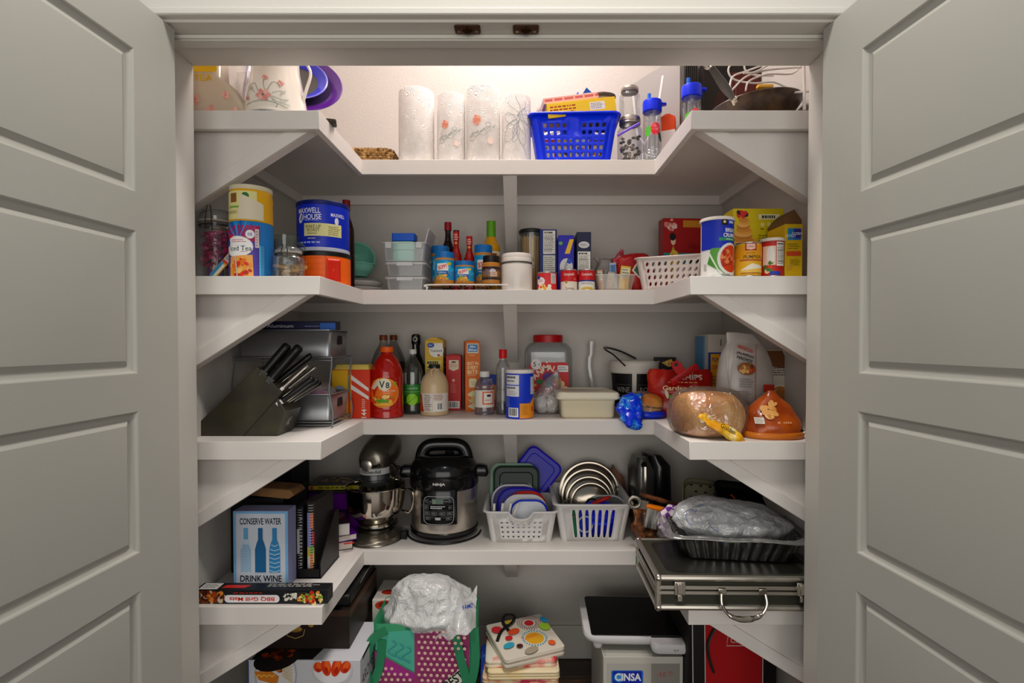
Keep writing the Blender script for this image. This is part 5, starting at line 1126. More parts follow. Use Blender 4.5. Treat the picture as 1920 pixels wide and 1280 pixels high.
Art().rect(-r*1.35, h*.08, r*1.35, h*.44, '#ddd6cc').poly([(-r*1.35, h*.08), (-r*.65, h*.08), (-r*.8, h*.25), (-r*.9, h*.42), (-r*1.35, h*.42)], '#b83c24').rows(-r*.6, h*.1, -r*.06, h*.42, 9, '#4c4a44', .5).rect(0, h*.1, .001, h*.42, '#777').rows(.1*r, h*.3, r*.85, h*.42, 4, '#a05a54', .5).code(r*.3, h*.1, r*.75, h*.26, 9).build('label_print', t, cyl(r), cut=.006)
sb('red carton with cream crest and barcode right of the syrup jug', 834, 862, 667, 769.5, .13, '#b01c18', lambda w, h: Art().poly([(-w*.3, h*.76), (0, h*.72), (w*.35, h*.76), (w*.35, h*.92), (-w*.3, h*.92)], '#dfcaae').ell(.01*w, h*.885, w*.16, h*.015, '#26140e').rows(-w*.25, h*.79, w*.3, h*.86, 3, '#b06a50').ell(0, h*.55, w*.1, h*.03, '#e8b0a0').rows(-w*.2, h*.32, w*.2, h*.5, 7, '#d8806c').code(-w*.38, h*.04, w*.4, h*.17, 14), 4, flaps=.006)
sb('tall orange mini bites carton standing by the middle bracket', 868, 896, 640, 771, .12, '#cf6a14', lambda w, h: Art().rect(-w*.38, h*.83, w*.38, h*.97, '#d8d6c0', .004).rect(-w*.33, h*.85, w*.33, h*.955, '#2f7ab4', .003).text('Mini', 0, h*.925, h*.035, '#e8eef2', bold=.05).text('Bites', 0, h*.88, h*.035, '#e8eef2', w=w*.55, bold=.05).rows(-w*.22, h*.79, w*.22, h*.81, 1, '#f0cfa0').text('BEST IN', 0, h*.685, h*.045, '#f3dfb0', w=w*.74, bold=.04).text('EVERY', 0, h*.625, h*.05, '#f3dfb0', w=w*.7, bold=.04).text('BITE', 0, h*.56, h*.055, '#f3dfb0', w=w*.72, bold=.04).rows(-w*.34, h*.51, w*.34, h*.525, 1, '#f0cfa0')
   .rect(-w*.25, h*.34, w*.25, h*.47, '#e6d8b0', .006).ell(-w*.07, h*.42, .0014, .002, '#3a2410').ell(w*.09, h*.42, .0014, .002, '#3a2410').line([(-w*.08, h*.395), (0, h*.385), (w*.1, h*.395)], .001, '#3a2410').poly([(-w*.38, h*.24), (0, h*.3), (w*.36, h*.26), (.0, h*.19)], '#d8d4a4').poly([(-w*.3, h*.15), (0, h*.2), (w*.3, h*.17), (w*.2, h*.09)], '#c8b878').poly([(-w*.36, h*.07), (0, h*.11), (w*.36, h*.08), (w*.1, h*.02)], '#dcd8b4').blobs(0, h*.15, w*.3, h*.1, 24, ['#a8905a', '#e9e4c4'], .0016, 4), 9, flaps=.006,
   rs=lambda d, h: Art().rect(-d*.4, h*.4, d*.2, h*.78, '#2c4a9c').text('Frosted', -d*.1, h*.6, .02, '#c8d4ee', rot=PI/2, w=h*.3))
t, r, h = bottle('syrup_bottle', 'clear corn syrup bottle with white cap and white label', 890, 927, 696, 778, [(.92, 0), (1, .03), (1, .16), (.96, .22), (.96, .58), (1, .63), (.92, .72), (.7, .8), (.5, .84), (.46, .87)], clear('#cfd3e4', .15, .18), .52, '#e3e0da', (.87, 1))
Art().rect(-r*1.5, h*.17, r*1.5, h*.57, '#e2ddd4').rect(-r*.15, h*.24, r*1.1, h*.54, '#d8602c').rect(r*.0, h*.27, r*.95, h*.51, '#e8e2da').rows(.1*r, h*.32, r*.9, h*.36, 1, '#c05030').rect(r*.3, h*.42, r*.7, h*.47, '#4a1c18').build('label_print', t, cyl(r*.97), cut=.005, off0=.001)
sb('small blue and orange carton half hidden behind the corn syrup bottle', 900, 930, 703, 0, .04, '#1f3fa0', lambda w, h: Art().rect(-w*.5, 0, w*.5, h*.72, '#e07a24').rect(-w*.5, 0, w*.5, h*.3, '#c8402c').rows(-w*.3, h*.8, w*.4, h*.9, 1, '#cfd8f0', .8), 0, 2.19)
t, r, h = bottle('vinegar_bottle', 'slim clear bottle with red cap and dark liquid left at the bottom', 930, 956, 655, 778, [(.9, 0), (1, .03), (1, .35), (.96, .4), (.98, .62), (1, .72), (.7, .8), (.52, .83), (.5, .86)], clear('#dfe2e0', .16, .18), .56, '#c41a1c', (.86, 1))
lath('dark_liquid', prof([(.002, .002), (r*.9, .004), (r*.95, h*.05), (r*.95, h*.19)], 4), mat('#14100e', .2), t)
Yt = YS(786, S3); w = X(1001, Yt+.02)-X(948, Yt+.02); r = w/2; h = Z(694, Yt)-S3
t = thing('salt_canister', 'royal blue cylindrical canister with white lid and white panels', 'canister', (X(974.5, Yt+r*.8), Yt+r, S3+.0005))
lath('canister_wall', [(r*.985, 0), (r, .002), (r, h-.012)], mat('#1c3fc4', .38), t, 44); lath('lid', [(r*1.0, h-.013), (r*1.04, h-.012), (r*1.04, h-.003), (r, h), (.002, h)], mat('#e2ded8', .4), t, 44)
Art().rect(-r*1.2, h*.7, -r*.05, h*.9, '#e4e4e6').rows(-r*1.1, h*.82, -r*.1, h*.88, 1, '#333', .7).rows(-r*1.1, h*.75, -r*.2, h*.8, 1, '#667', .6).rect(-r*1.2, h*.46, -r*.05, h*.68, '#e4e4e6').rows(-r*1.1, h*.61, -r*.1, h*.66, 1, '#333', .7).rows(-r*.9, h*.48, -r*.2, h*.58, 3, '#99a').rows(-r*1.15, h*.24, -r*.75, h*.44, 8, '#8ea0e0', .4).code(-r*.9, h*.04, -r*.1, h*.23, 12)
Art().rect(-r*1.2, h*.7, -r*.05, h*.9, '#e4e4e6').rows(-r*1.1, h*.82, -r*.1, h*.88, 1, '#333', .7).rows(-r*1.1, h*.75, -r*.2, h*.8, 1, '#667', .6).rect(-r*1.2, h*.46, -r*.05, h*.68, '#e4e4e6').rows(-r*1.1, h*.61, -r*.1, h*.66, 1, '#333', .7).rows(-r*.9, h*.48, -r*.2, h*.58, 3, '#99a').rows(-r*1.15, h*.24, -r*.75, h*.44, 8, '#8ea0e0', .4).code(-r*.9, h*.04, -r*.1, h*.23, 12).poly([(r*.0, .002), (r*1.4, .002), (r*1.4, h*.5), (r*.8, h*.32), (0, h*.32)], '#e0932c').rows(r*.2, h*.08, r*.6, h*.28, 7, '#b8701c').ell(r*1.05, h*.2, r*.15, h*.06, '#c8502c').rect(r*.85, h*.5, r*1.4, h*.86, '#cfd0dc').build('label_print', t, cyl(r), cut=.006)
# animal crackers jar
Y = 2.16; x = X(1029, Y); w = .197; d = .14; h = Z(640, Y)-S3
t = thing('cracker_jar', 'big clear jar with red screw lid and red animal crackers label', 'jar', (x, Y+d/2, S3+.0005))
MB().rrect([(w*.9, d*.9, 0), (w, d, .012), (w, d, h*.82), (w*.96, d*.96, h*.9), (w*.8, d*.85, h*.965), (w*.6, d*.8, h*.99)], .035, 7, caps=(1, 0)).build('jar_wall', clear('#e6ebee', .12, .16), t, smooth=60)
MB().rrect([(w*.85, d*.86, .004), (w*.94, d*.92, .03), (w*.94, d*.9, h*.25), (w*.8, d*.7, h*.32)], .03, 6).build('crackers', mottle('#9a6a38', '#c99a5c', 60, .8, .8), t)
lath('screw_lid', [(.06, h*.985), (.062, h*.985), (.062, h+.024), (.058, h+.027), (.002, h+.027)], mat('#a3141a', .35), t, 40, sy=.98)
a = Art().rect(-w*.41, h*.02, w*.41, h*.7, '#bb1c22', .02).ell(-w*.26, h*.67, .021, .022, '#e9e2e0').text('5', -w*.29, h*.67, .018, '#2a2a2a', bold=.03).rows(-w*.22, h*.65, -w*.17, h*.69, 2, '#444').ell(-w*.04, h*.7, .004, .004, '#e8dada').rows(0, h*.695, w*.2, h*.705, 1, '#e8cccc').rect(w*.18, h*.56, w*.4, h*.655, '#e6e2e0', .004).rows(w*.2, h*.58, w*.38, h*.64, 2, '#888')
for ch, u, v, ro in zip('ANIMAL', (-.28, -.19, -.13, -.06, .02, .12), (.5, .56, .6, .62, .62, .6), (.75, .5, .3, .1, -.05, -.3)): a.text(ch, w*u, h*v, h*.085, '#f2dcc4', rot=ro, bold=.07)
for ch, u, v, ro in zip('CRACKERS', (-.36, -.3, -.23, -.1, .02, .14, .25, .33), (.3, .22, .15, .11, .12, .17, .25, .34), (-.9, -.7, -.4, -.1, .2, .5, .8, 1.0)): a.text(ch, w*u, h*v, h*.085, '#f2dcc4', rot=ro, bold=.07)
a.ell(0, h*.48, w*.13, h*.075, '#5a2f7e').ell(w*.09, h*.5, w*.04, h*.03, '#241430').ell(w*.19, h*.43, w*.07, h*.06, '#e0a84c').ell(w*.17, h*.5, w*.03, h*.025, '#8cb8c8').ell(-w*.19, h*.42, w*.08, h*.04, '#2f6a34').ell(w*.28, h*.38, w*.05, h*.05, '#e8c890').ell(-w*.3, h*.37, w*.05, h*.02, '#d8a04c').ell(.0, h*.38, w*.08, h*.05, '#3c8ab4')
a.build('label_print', t, front(-d/2))
t = thing('plastic_bag', 'clear plastic bag of white cups in front of the cracker jar', 'bag', (X(1026, 2.07), 2.085, S3+.0005))
sack([(.07, .06, 0), (.105, .075, .02), (.108, .08, .05), (.1, .07, .085, .004), (.07, .05, .125, .02), (.022, .018, .16, .035), (.01, .01, .17, .038)], .007, 20, 9).build('bag_film', clear('#efecec', .22, .2, .1, .7, 22), t, smooth=180)
for k, (dx, dy, a1) in enumerate(((-.018, 0, -14), (.016, .01, 12))):
    o = MB().lathe([(.018, 0), (.026, .06), (.028, .062), (.024, .06), (.016, .003), (.002, .003)], 24).build('paper_cup', mat('#e4e0da', .5), t); o.location = (dx, dy, .006); o.rotation_euler = (0, R(a1), 0)
# cream container
Yf = YS(785, S3); w = .202; d = .19; h = .083
t = thing('food_container', 'cream rectangular food container with wide lid at the shelf edge', 'container', (X(1104, Yf), Yf+d/2+.012, S3+.0005)); CM = mat('#dcd2b4', .4)
MB().rrect([(w*.93, d*.93, 0), (w*.96, d*.96, .004), (w, d, h-.01)], .015, 6).build('container_body', CM, t, smooth=50)
MB().rrect([(w*1.02, d*1.02, h-.018), (w*1.16, d*1.12, h-.012), (w*1.17, d*1.13, h-.006), (w*1.14, d*1.11, h-.003), (w*1.15, d*1.12, h+.003), (w*1.1, d*1.08, h+.011), (w*.92, d*.9, h+.014), (w*.9, d*.88, h+.011)], .02, 6).build('lid', mat('#e6dfc8', .38), t, smooth=50)
t = thing('slotted_handle', 'translucent white ladle handle standing upright behind the cream container', 'utensil', (X(1108, 2.27), 2.27, S3+.0005))
z1 = Z(640, 2.27)-S3; MB().tube([(.012, 0, 0), (.006, 0, .1), (-.006, 0, z1*.62), (-.004, 0, z1*.76), (.002, 0, z1*.8), (.004, 0, z1)], [.010, .010, .010, .010, .009, .012], 8, flat=.5).build('handle', clear('#f2efec', .75, .2), t)
# bucket
Yc = 2.205; r = .1; x = X(1189, Yc); h = Z(680, Yc-r)-S3
t = thing('bucket', 'white bucket with black lettered panels and black strap handle', 'bucket', (x, Yc, S3+.0005)); WHT = mat('#ddd6cc', .4)
lath('bucket_wall', [(r*.8, 0), (r*.82, .003), (r*.95, h*.8), (r*1.0, h*.8), (r*1.0, h*.86), (r*.99, h*.87), (r*1.0, h*.99), (r*1.03, h), (r*1.02, h+.004), (r*.95, h+.002), (r*.93, h*.8), (r*.78, .006), (.002, .006)], WHT, t, 48)
a = Art()
for u0, u1, s_ in ((-1.5, -.28, 'WINE'), (-.1, 1.5, 'ROSE')):
    a.rect(r*.88*u0, h*.08, r*.88*u1, h*.775, '#100f10'); uc = -.62 if s_ == 'WINE' else .32
    a.line([(r*(uc-.34), h*.34), (r*(uc+.36), h*.34), (r*(uc+.36), h*.55), (r*(uc-.34), h*.55), (r*(uc-.34), h*.34)], .0009, '#8c8a86').text(s_, r*uc, h*.445, h*.11, '#a9a6a0', w=r*.55)
a.build('label_print', t, cyl(lambda v: r*(.822+.128*v/(h*.8))), cut=.008, off0=.0006)
q = lambda px, py, Y: tuple(P(px, py, Y)-Vector((x, Yc, S3)))
MB().tube(smoothpath([q(1172, 686, 2.095), q(1150, 665, 2.09), q(1134, 655, 2.12), q(1140, 652, 2.2), q(1165, 659, 2.26), q(1192, 672, 2.29)], 8), .0075, 8, flat=.35).build('strap_handle', BK, t)
# bun bag
def shell(rows, amp, fq, sd, m_, nm, t, **k): return sack(rows, amp, fq, sd, **k).build(nm, m_, t, smooth=180)
t = thing('bread_bag', 'clear and blue bag of hamburger buns hanging over the shelf edge', 'bag', (X(1200, 1.97), 1.985, S3+.0005))
BL = mottle('#123ad0', '#1a86d8', 26, .2, .5, '#bfe0f0', (1, 1, 1), .5, .62)
BUN = mottle('#b46a24', '#d8a05a', 14, .55, .1)
for k, (dx, dy) in enumerate(((.035, -.01), (.03, .085))):
    m = MB(); m.lathe(prof([(.002, 0), (.036, .002), (.043, .012), (.044, .02)]), 28); m.lathe(prof([(.045, .024), (.048, .034), (.04, .055), (.022, .066), (.002, .069)]), 28, caps=(1, 1)); o = m.build('bun', BUN, t); o.location = (dx, dy, .02); o.rotation_euler = (0, R(6), 0)
shell([(.1, .15, 0, .035, .03), (.125, .18, .008, .035, .03), (.125, .18, .022, .035, .03), (.1, .15, .03, .035, .03)], .004, 30, 4, mat('#1436c8', .25), 'blue_base', t)
shell([(.12, .17, .025, .03, .03), (.118, .16, .05, .03, .03), (.09, .12, .08, .03, .03), (.03, .05, .095, .02, .02)], .005, 28, 2, clear('#eef0f6', .12, .2, .1, .7, 30), 'clear_film', t)
m = sack([(.012, .012, -.03, -.035, -.11), (.045, .03, -.024, -.035, -.11), (.062, .035, -.008, -.042, -.112), (.08, .04, .015, -.05, -.1), (.085, .05, .045, -.05, -.075), (.07, .05, .075, -.035, -.05), (.03, .03, .092, -.02, -.03)], .012, 34, 7, fine=.3)
m.build('gathered_end', BL, t, smooth=60); t.location.y -= .0
# chips bag with clip
t = thing('chip_bag', 'red garden salsa chip bag held shut by the red clip', 'bag', (X(1276, 1.98), 1.99, S3+.0005), R(-10), rx=R(-4))
RB = mottle('#a01210', '#bd2113', 9, .25, .15, '#d2541c')
h = .178
shell([(.19, .045, 0, .0), (.215, .07, .03, .0), (.225, .085, .08, .0), (.235, .07, .12, .0), (.235, .035, .155, .0), (.21, .01, h, .0)], .006, 16, 15, RB, 'bag_film', t, e=2.3)
Art().text('CHIPS', .035, .148, .02, '#f0d8cc', w=.085, bold=.06).rows(-.045, .125, .085, .133, 1, '#e8a05a').text('Garden Salsa', .01, .108, .017, '#f0dcb0', w=.15, bold=.04).ell(-.05, .085, .006, .016, '#e8e0c0', .3).ell(-.035, .075, .01, .008, '#5a8a34').text('SUN', .03, .168, .012, '#f0e0a0', bold=.05).build('print', t, lambda u, v, k: (u, -.0475+.0-(.006 if v < .14 else -.014)-k, v))
t = thing('bag_clip', 'red plastic clip gripping the top of the red chip bag', 'clip', tuple(P(1283, 702, 1.925)), 0); RP = mat('#b3171c', .3); t.rotation_euler = (0, -R(34), 0)
m = MB(); m.rrect([(.112, .014, -.010), (.116, .016, 0), (.112, .014, .012)], .005); m.build('clip_bar', RP, t)
Art().text('BAG CLIP', .008, 0, .012, '#5c1014', w=.075).build('lettering', t, front(-.0082))
m = MB(); m.prism([(-.022, .01), (.012, .01), (.012, .045), (.006, .058), (-.006, .062), (-.02, .056), (-.024, .04)], -.006, .0)
m.build('clip_lever', RP, t, bevel=.002); Art().ell(-.006, .048, .008, .007, '#3a1a1a').build('lever_hole', t, front(-.0062))
sb('black carton with pizza picture behind the red chip bag', 1231, 1268, 670, 0, .05, '#141212', lambda w, h: Art().poly([(-w*.25, h*.9), (w*.25, h*.97), (w*.45, h*.84), (w*.1, h*.82)], '#d8a850').blobs(w*.15, h*.89, w*.2, h*.03, 9, ['#a83c1c', '#e8c878'], .004, 2).text('Cheese', w*.05, h*.76, h*.04, '#d8d0c0', w=w*.6), 0, 2.2)
# tall boxes on the right
sb('white topped popcorn carton with yellow and red stripes behind the nacho bag', 1328, 1385, 627, 0, .12, '#cfcac0', lambda w, h: Art().rect(-w*.5, 0, w*.5, h*.78, '#28408c').rect(-w*.42, 0, -w*.12, h*.76, '#dca020').rect(-w*.1, 0, w*.5, h*.77, '#b0201c').text('POP', -w*.27, h*.69, h*.05, '#2c2a70', w=w*.2, bold=.04).text('CORN', -w*.27, h*.6, h*.05, '#b0301c', w=w*.22, bold=.04).rows(-w*.4, h*.1, -w*.14, h*.5, 10, '#8a7a4a').rect(-w*.1, h*.86, -w*.07, h*.94, '#4a4640'), 0, 2.02)
sb('narrow light blue carton standing left of the popcorn carton', 1319, 1325, 630, 0, .1, '#4f86b0', None, 0, 2.06)
sb('brown and white cookie carton at the far end of the right wing', 1428, 1506, 656, 0, .09, '#c9beb0', lambda w, h: Art().poly([(-w*.5, h*.99), (-w*.5, h*.8), (.2*w, h*.75), (0, h*.99)], '#6a4226').rows(-w*.2, h*.66, w*.25, h*.78, 4, '#4a443c').rect(w*.28, 0, w*.5, h*.99, '#9a4a20').ell(-w*.05, h*.42, w*.24, h*.13, '#e2d8c4').ell(-w*.05, h*.42, w*.21, h*.11, '#b07a44').blobs(0, h*.36, w*.25, h*.1, 14, ['#c89058', '#a86c38', '#dcb078'], .016, 5), 0, 1.76)
# nacho bag
t = thing('nacho_bag', 'tall grey-white nacho chip bag with red stitched line leaning on the right wing', 'bag', (X(1396, 1.72), 1.735, S3+.0005), R(6), ry=R(3)); t.scale = (1.1, 1, 1)
h = Z(632, 1.72)-S3; GB = mottle('#b3aaa4', '#cfc8c2', 7, .32, .12)
shell([(.12, .05, 0), (.155, .085, .04), (.17, .1, .12), (.165, .09, .19), (.14, .06, .25, -.004), (.11, .02, h-.015, -.01), (.085, .008, h+.012, -.025)], .0065, 11, 22, GB, 'bag_film', t, e=2.4)
def bf(v):
    z_ = [(0, .025), (.04, .043), (.12, .050), (.19, .045), (.25, .03), (.4, .01)]
    for (a0, b0), (a1, b1) in zip(z_, z_[1:]):
        if v <= a1: return b0+(b1-b0)*max(0, v-a0)/(a1-a0)
    return .01
bagf = lambda u, v, k: (u, -(bf(v)+.004)*(1-min(.98, abs(u/.088))**2.4)**(1/2.4)-.002-k, v)
a = Art().text('MISSION', -.02, .258, .012, '#b8442c', w=.045, rot=-.35, bold=.04).text('JALAPENO', -.022, .238, .010, '#1c1a1a', w=.052, rot=-.3, bold=.04).text('NACHOS', -.024, .225, .010, '#1c1a1a', w=.046, rot=-.3, bold=.04).ell(-.02, .195, .026, .020, '#8a5a34').blobs(-.02, .195, .02, .014, 26, ['#a8703c', '#6a3c20', '#d8b070', '#5a6a2c', '#b83c24'], .006, 3).rows(-.055, .03, -.005, .125, 15, '#6a6664', .35)
a.rows(-.04, .135, 0, .165, 4, '#8a8684').rect(.03, .125, .072, .148, '#b8301c').poly([(.03, .02), (.07, .02), (.072, .12), (.03, .12)], '#c8a860').blobs(.05, .05, .018, .03, 16, ['#8a5a2c', '#d8bc80', '#a03c20'], .007, 6)
for k in range(40): a.rect(.013-.01*math.sin(k*.07), .012+k*.0066, .0155-.01*math.sin(k*.07), .016+k*.0066, '#b04038')
for q in range(3): a.line([(-.072+.006*q+.006*math.sin(k*.5+q), .03+k*.021) for k in range(12)], .0006, '#8a8080')
a.build('print', t, bagf, cut=.008, cutv=.02, off0=.001)
# loaf
t = thing('bread_loaf', 'round-topped bread loaf in a clear bag with yellow print, front of the right wing', 'bread', (X(1330, 1.61), 1.628, S3+.001), R(8))
CR2 = mottle('#c88442', '#e6b878', 9, .6, .08, '#f0cf98')
shell([(.14, .14, 0), (.185, .18, .012), (.205, .2, .045), (.195, .19, .085), (.15, .14, .118), (.06, .06, .128)], .003, 14, 3, CR2, 'loaf', t, e=2.6)
shell([(.15, .15, -.0005), (.2, .195, .014), (.222, .214, .05), (.212, .204, .095), (.16, .15, .13), (.05, .04, .142)], .007, 13, 14, clear('#fdf6ec', .07, .5, .12, 1.0, 16), 'bag_film', t, e=2.5, n=90, k=8, ridge=1, fine=.5, st=.5)
m = sack([(.02, .012, -.052, .045, -.105), (.036, .02, -.035, .045, -.108), (.03, .016, -.01, .04, -.118), (.05, .02, .012, .02, -.118), (.07, .02, .036, -.01, -.112), (.05, .014, .06, -.045, -.1), (.02, .01, .075, -.06, -.092)], .007, 40, 5, fine=.2)
m.build('twisted_end', mottle('#d2941c', '#e8c040', 30, .3, .4, '#f4e6c0', (1, 1, 1), .45, .6), t, smooth=60)
Art().text('Golden', .0, .035, .013, '#5a4410', w=.05, rot=-.5, bold=.03).build('lettering', t, front(-.126))
# bagels
t = thing('bagel_bag', 'orange printed bag of bagels with gathered top at the end of the right wing', 'bag', (X(1452, 1.57), 1.592, S3+.001))
shell([(.13, .11, 0), (.168, .135, .01), (.172, .14, .035, .002), (.14, .11, .07, .0), (.09, .06, .10, -.002), (.045, .03, .122, .0), (.02, .012, .135, .0)], .006, 16, 31, mottle('#8a3a12', '#b85a1c', 10, .22, .2), 'bag_film', t, e=2.2)
shell([(.172, .138, -.0005, .0, .0), (.18, .148, .006), (.178, .146, .014), (.17, .138, .018)], .003, 20, 3, mat('#b86a24', .3), 'bag_base', t)
Art().blobs(-.02, .085, .024, .018, 16, ['#d8a060', '#c88a48', '#e8c088'], .010, 3).rect(-.07, .045, -.045, .062, '#d8cfc4').rows(-.068, .047, -.047, .06, 3, '#7a6a60').rows(-.01, .046, .04, .052, 1, '#d89a70', .8).build('print', t, lambda u, v, k: (u, -.074+.0+.52*max(0, v-.035)+.35*max(0, abs(u)-.03)-k, v))
t2 = MB().rrect([(.03, .006, 0), (.024, .006, .05), (.016, .006, .085)], .003); o = t2.build('striped_panel', mottle('#1a1210', '#e6dcd0', 60, .35, 0, None, (.3, 1, 1), .48, .52), t); o.location = (.071, -.045, .012); o.rotation_euler = (R(-20), R(-25), 0)
# ================================================================ fourth shelf
# grill mats carton, lying upside down along the front of the left wing
xr = X(614, 1.53); xl = -.935; w = xr-xl; Y = YS(1132, S4)
a = Art().ell(-w*.41, .02, .045, .019, '#7a3a1c').blobs(-w*.40, .02, .05, .017, 50, ['#a8481c', '#d88a3c', '#4a1e10', '#c8c0a0', '#8a2a14'], .007, 3)
a.rect(-w*.275, .005, w*.14, .027, '#e6e4e6', .010).text('BBQ Grill Mats', -w*.068, .0158, .0135, '#c8321c', w=w*.34, rot=PI, bold=.06).rows(-w*.21, .031, w*.07, .0345, 1, '#a8281c', .8)
a.ell(w*.3, .020, .048, .017, '#26221e').blobs(w*.235, .02, .022, .014, 22, ['#e6e2d4', '#d8d4c4'], .0042, 4).blobs(w*.38, .02, .04, .016, 60, ['#d8481c', '#e89a3c', '#f0d890', '#7a9a34', '#b8241c'], .0055, 9)
tp = Art().rect(-w*.48, -.02, -w*.34, .018, '#d6d2cc').rows(-w*.47, -.012, -w*.35, .012, 3, '#444').poly([(-w*.32, -.012), (-w*.14, -.012), (-w*.11, .006), (-w*.3, .006)], '#c8302c').rows(w*.02, -.006, w*.44, .016, 4, '#b8b4ac', .45)
carton('grill_mat_carton', 'long black grill mats carton lying along the left wing front', 'box', w, .045, .041, '#17161a', ((xl+xr)/2, Y+.0225, S4+.0005), fr=a, tp=tp)
# conserve water carton
Y = 1.62; x0, x1 = X(434, Y), X(537, Y); w = x1-x0; h = Z(958, Y)-S4
a = Art().rect(-w*.5, 0, w*.5, h, '#7fb3dc').rect(-w*.45, .0, w*.45, h*.965, '#cfd6e2').text('CONSERVE WATER', 0, h*.865, h*.085, '#101216', w=w*.76, bold=.05).text('DRINK WINE', 0, h*.115, h*.085, '#101216', w=w*.76, bold=.05)
for cx, c, k in ((-.27, '#6aa6cc', 0), (0, '#23618e', 1), (.26, '#3f86b8', 2)):
    W = w*.1; a.rect(w*cx-W*.42, h*.62, w*cx+W*.42, h*.78, c)
    body = [(w*cx-W, h*.2), (w*cx+W, h*.2), (w*cx+W, h*.5), (w*cx+W*.7, h*.58), (w*cx+W*.42, h*.63), (w*cx-W*.42, h*.63), (w*cx-W*.7, h*.58), (w*cx-W, h*.5)]
    a.poly(body, ('#bcd4e6', c, c)[k])
    if k != 1:
        n = 14 if k == 0 else 7
        for j in range(n):
            y = h*(.215+(.55-.215)*j/(n-1)); e = h*.022; th = h*(.007 if k == 0 else .013); q = .95 if y < h*.5 else .6
            for zz in ((0,) if k == 2 else (-.5, .5)):
                hw_ = W*q if k == 2 else W*q*.5; c0_ = w*cx+zz*2*hw_*(1 if k == 0 else 0)
                s_ = -1 if k == 2 else 1
                a.line([(c0_-hw_, y-s_*e*.5), (c0_, y+s_*e*.5), (c0_+hw_, y-s_*e*.5)], th, '#5b9cc8' if k == 0 else '#a8cce2')
t = carton('wine_bag_carton', 'pale blue carton printed CONSERVE WATER with three bottles', 'box', w, .06, h, '#8f93bc', ((x0+x1)/2, Y+.03, S4+.0005), fr=a)
# black file box left of it, paper bag, dark box
t = thing('file_box', 'black file box in the dark corner left of the pale blue carton', 'box', (-.858, 1.82, S4+.0005)); m = MB(); m.cb(.17, .2, .245); m.cb(.176, .206, .02, z=.226); m.build('box_body', mat('#0b0b0d', .5), t, bevel=.002)
t = thing('paper_roll', 'brown kraft paper bag folded on top behind the pale blue carton', 'paper bag', (-.80, 1.735, S4+.238), R(-5))
m = MB(); m.add([(-.1, -.035, .012), (.06, -.035, 0.002), (.075, -.03, .014), (.06, -.028, .03), (-.1, -.03, .04), (-.1, .05, .012), (.06, .05, .002), (.075, .05, .014), (.06, .05, .03), (-.1, .05, .04)], [(0, 1, 2, 3, 4), (9, 8, 7, 6, 5), (0, 5, 6, 1), (1, 6, 7, 2), (2, 7, 8, 3), (3, 8, 9, 4), (4, 9, 5, 0)])
m.build('folded_paper', mottle('#6a4a2c', '#8a6540', 12, .8, .2), t, bevel=.003); t.location.z = S4+.247
t = thing('file_box', 'black lidded box standing behind the paper bag in the left corner', 'box', (-.89, 2.02, S4+.0005)); MB().cb(.11, .15, .3).build('box_body', mat('#101014', .5), t, bevel=.002)
# magazine holder with spiral books
t = thing('magazine_holder', 'black sloping magazine holder beside the pale blue carton', 'magazine holder', (-.685, 1.765, S4+.0005)); BKM = mat('#0e0d0e', .4)
m = MB(); m.cb(.004, .17, .14, x=-.047); m.cb(.1, .17, .004)
for sx in (.047,): m.add([(sx-.002, -.085, 0), (sx-.002, .085, 0), (sx-.002, .085, .17), (sx-.002, .05, .17), (sx-.002, -.085, .05)]+[(sx+.002, -.085, 0), (sx+.002, .085, 0), (sx+.002, .085, .17), (sx+.002, .05, .17), (sx+.002, -.085, .05)], [(0, 1, 2, 3, 4), (9, 8, 7, 6, 5), (0, 5, 6, 1), (1, 6, 7, 2), (2, 7, 8, 3), (3, 8, 9, 4), (4, 9, 5, 0)])
m.cb(.094, .004, .03, y=-.083); m.build('holder_shell', BKM, t, smooth=0)
def spiral(lab, x, y, th, h, col, art, coil, rz=0):
    t = thing('spiral_book', lab, 'book', (x, y, S4+.005), rz)
    MB().cb(th, .14, h).build('book_cover', mat(col, .4), t, bevel=.001)
    m = MB()
    for k in range(26): z = .01+k*(h-.02)/25; m.tube([(th*.3*math.cos(q), -.07+.006*math.sin(q), z) for q in [2*PI*i/10 for i in range(10)]], .0009, 4, closed=True)
    m.build('spiral_binding', mat(coil, .35), t)
    if art: art.build('cover_print', t, front(-.0702))
spiral('black spiral-bound book nearest the pale blue carton', -.703, 1.762, .022, .222, '#141214', Art().rect(-.009, .07, -.001, .15, '#c9c9cc').rows(.0, .02, .009, .2, 16, '#d8d4d0', .3), '#b8b4b0', R(-3))
a = Art().rect(-.012, .09, .0, .2, '#8a8ec8').rect(-.002, .15, .008, .2, '#d8762c').rect(-.012, .04, .01, .09, '#c8b83c').rect(-.012, .005, -.003, .06, '#ddd8d0').rect(-.003, .005, .006, .07, '#d86a24').rect(.003, .1, .011, .14, '#b82c3c').rect(-.003, .07, .008, .095, '#5a9a3c')
spiral('colourful spiral-bound cookbook with white coil in the black holder', -.667, 1.765, .026, .236, '#2a2426', a, '#e6e2e0', R(-4))
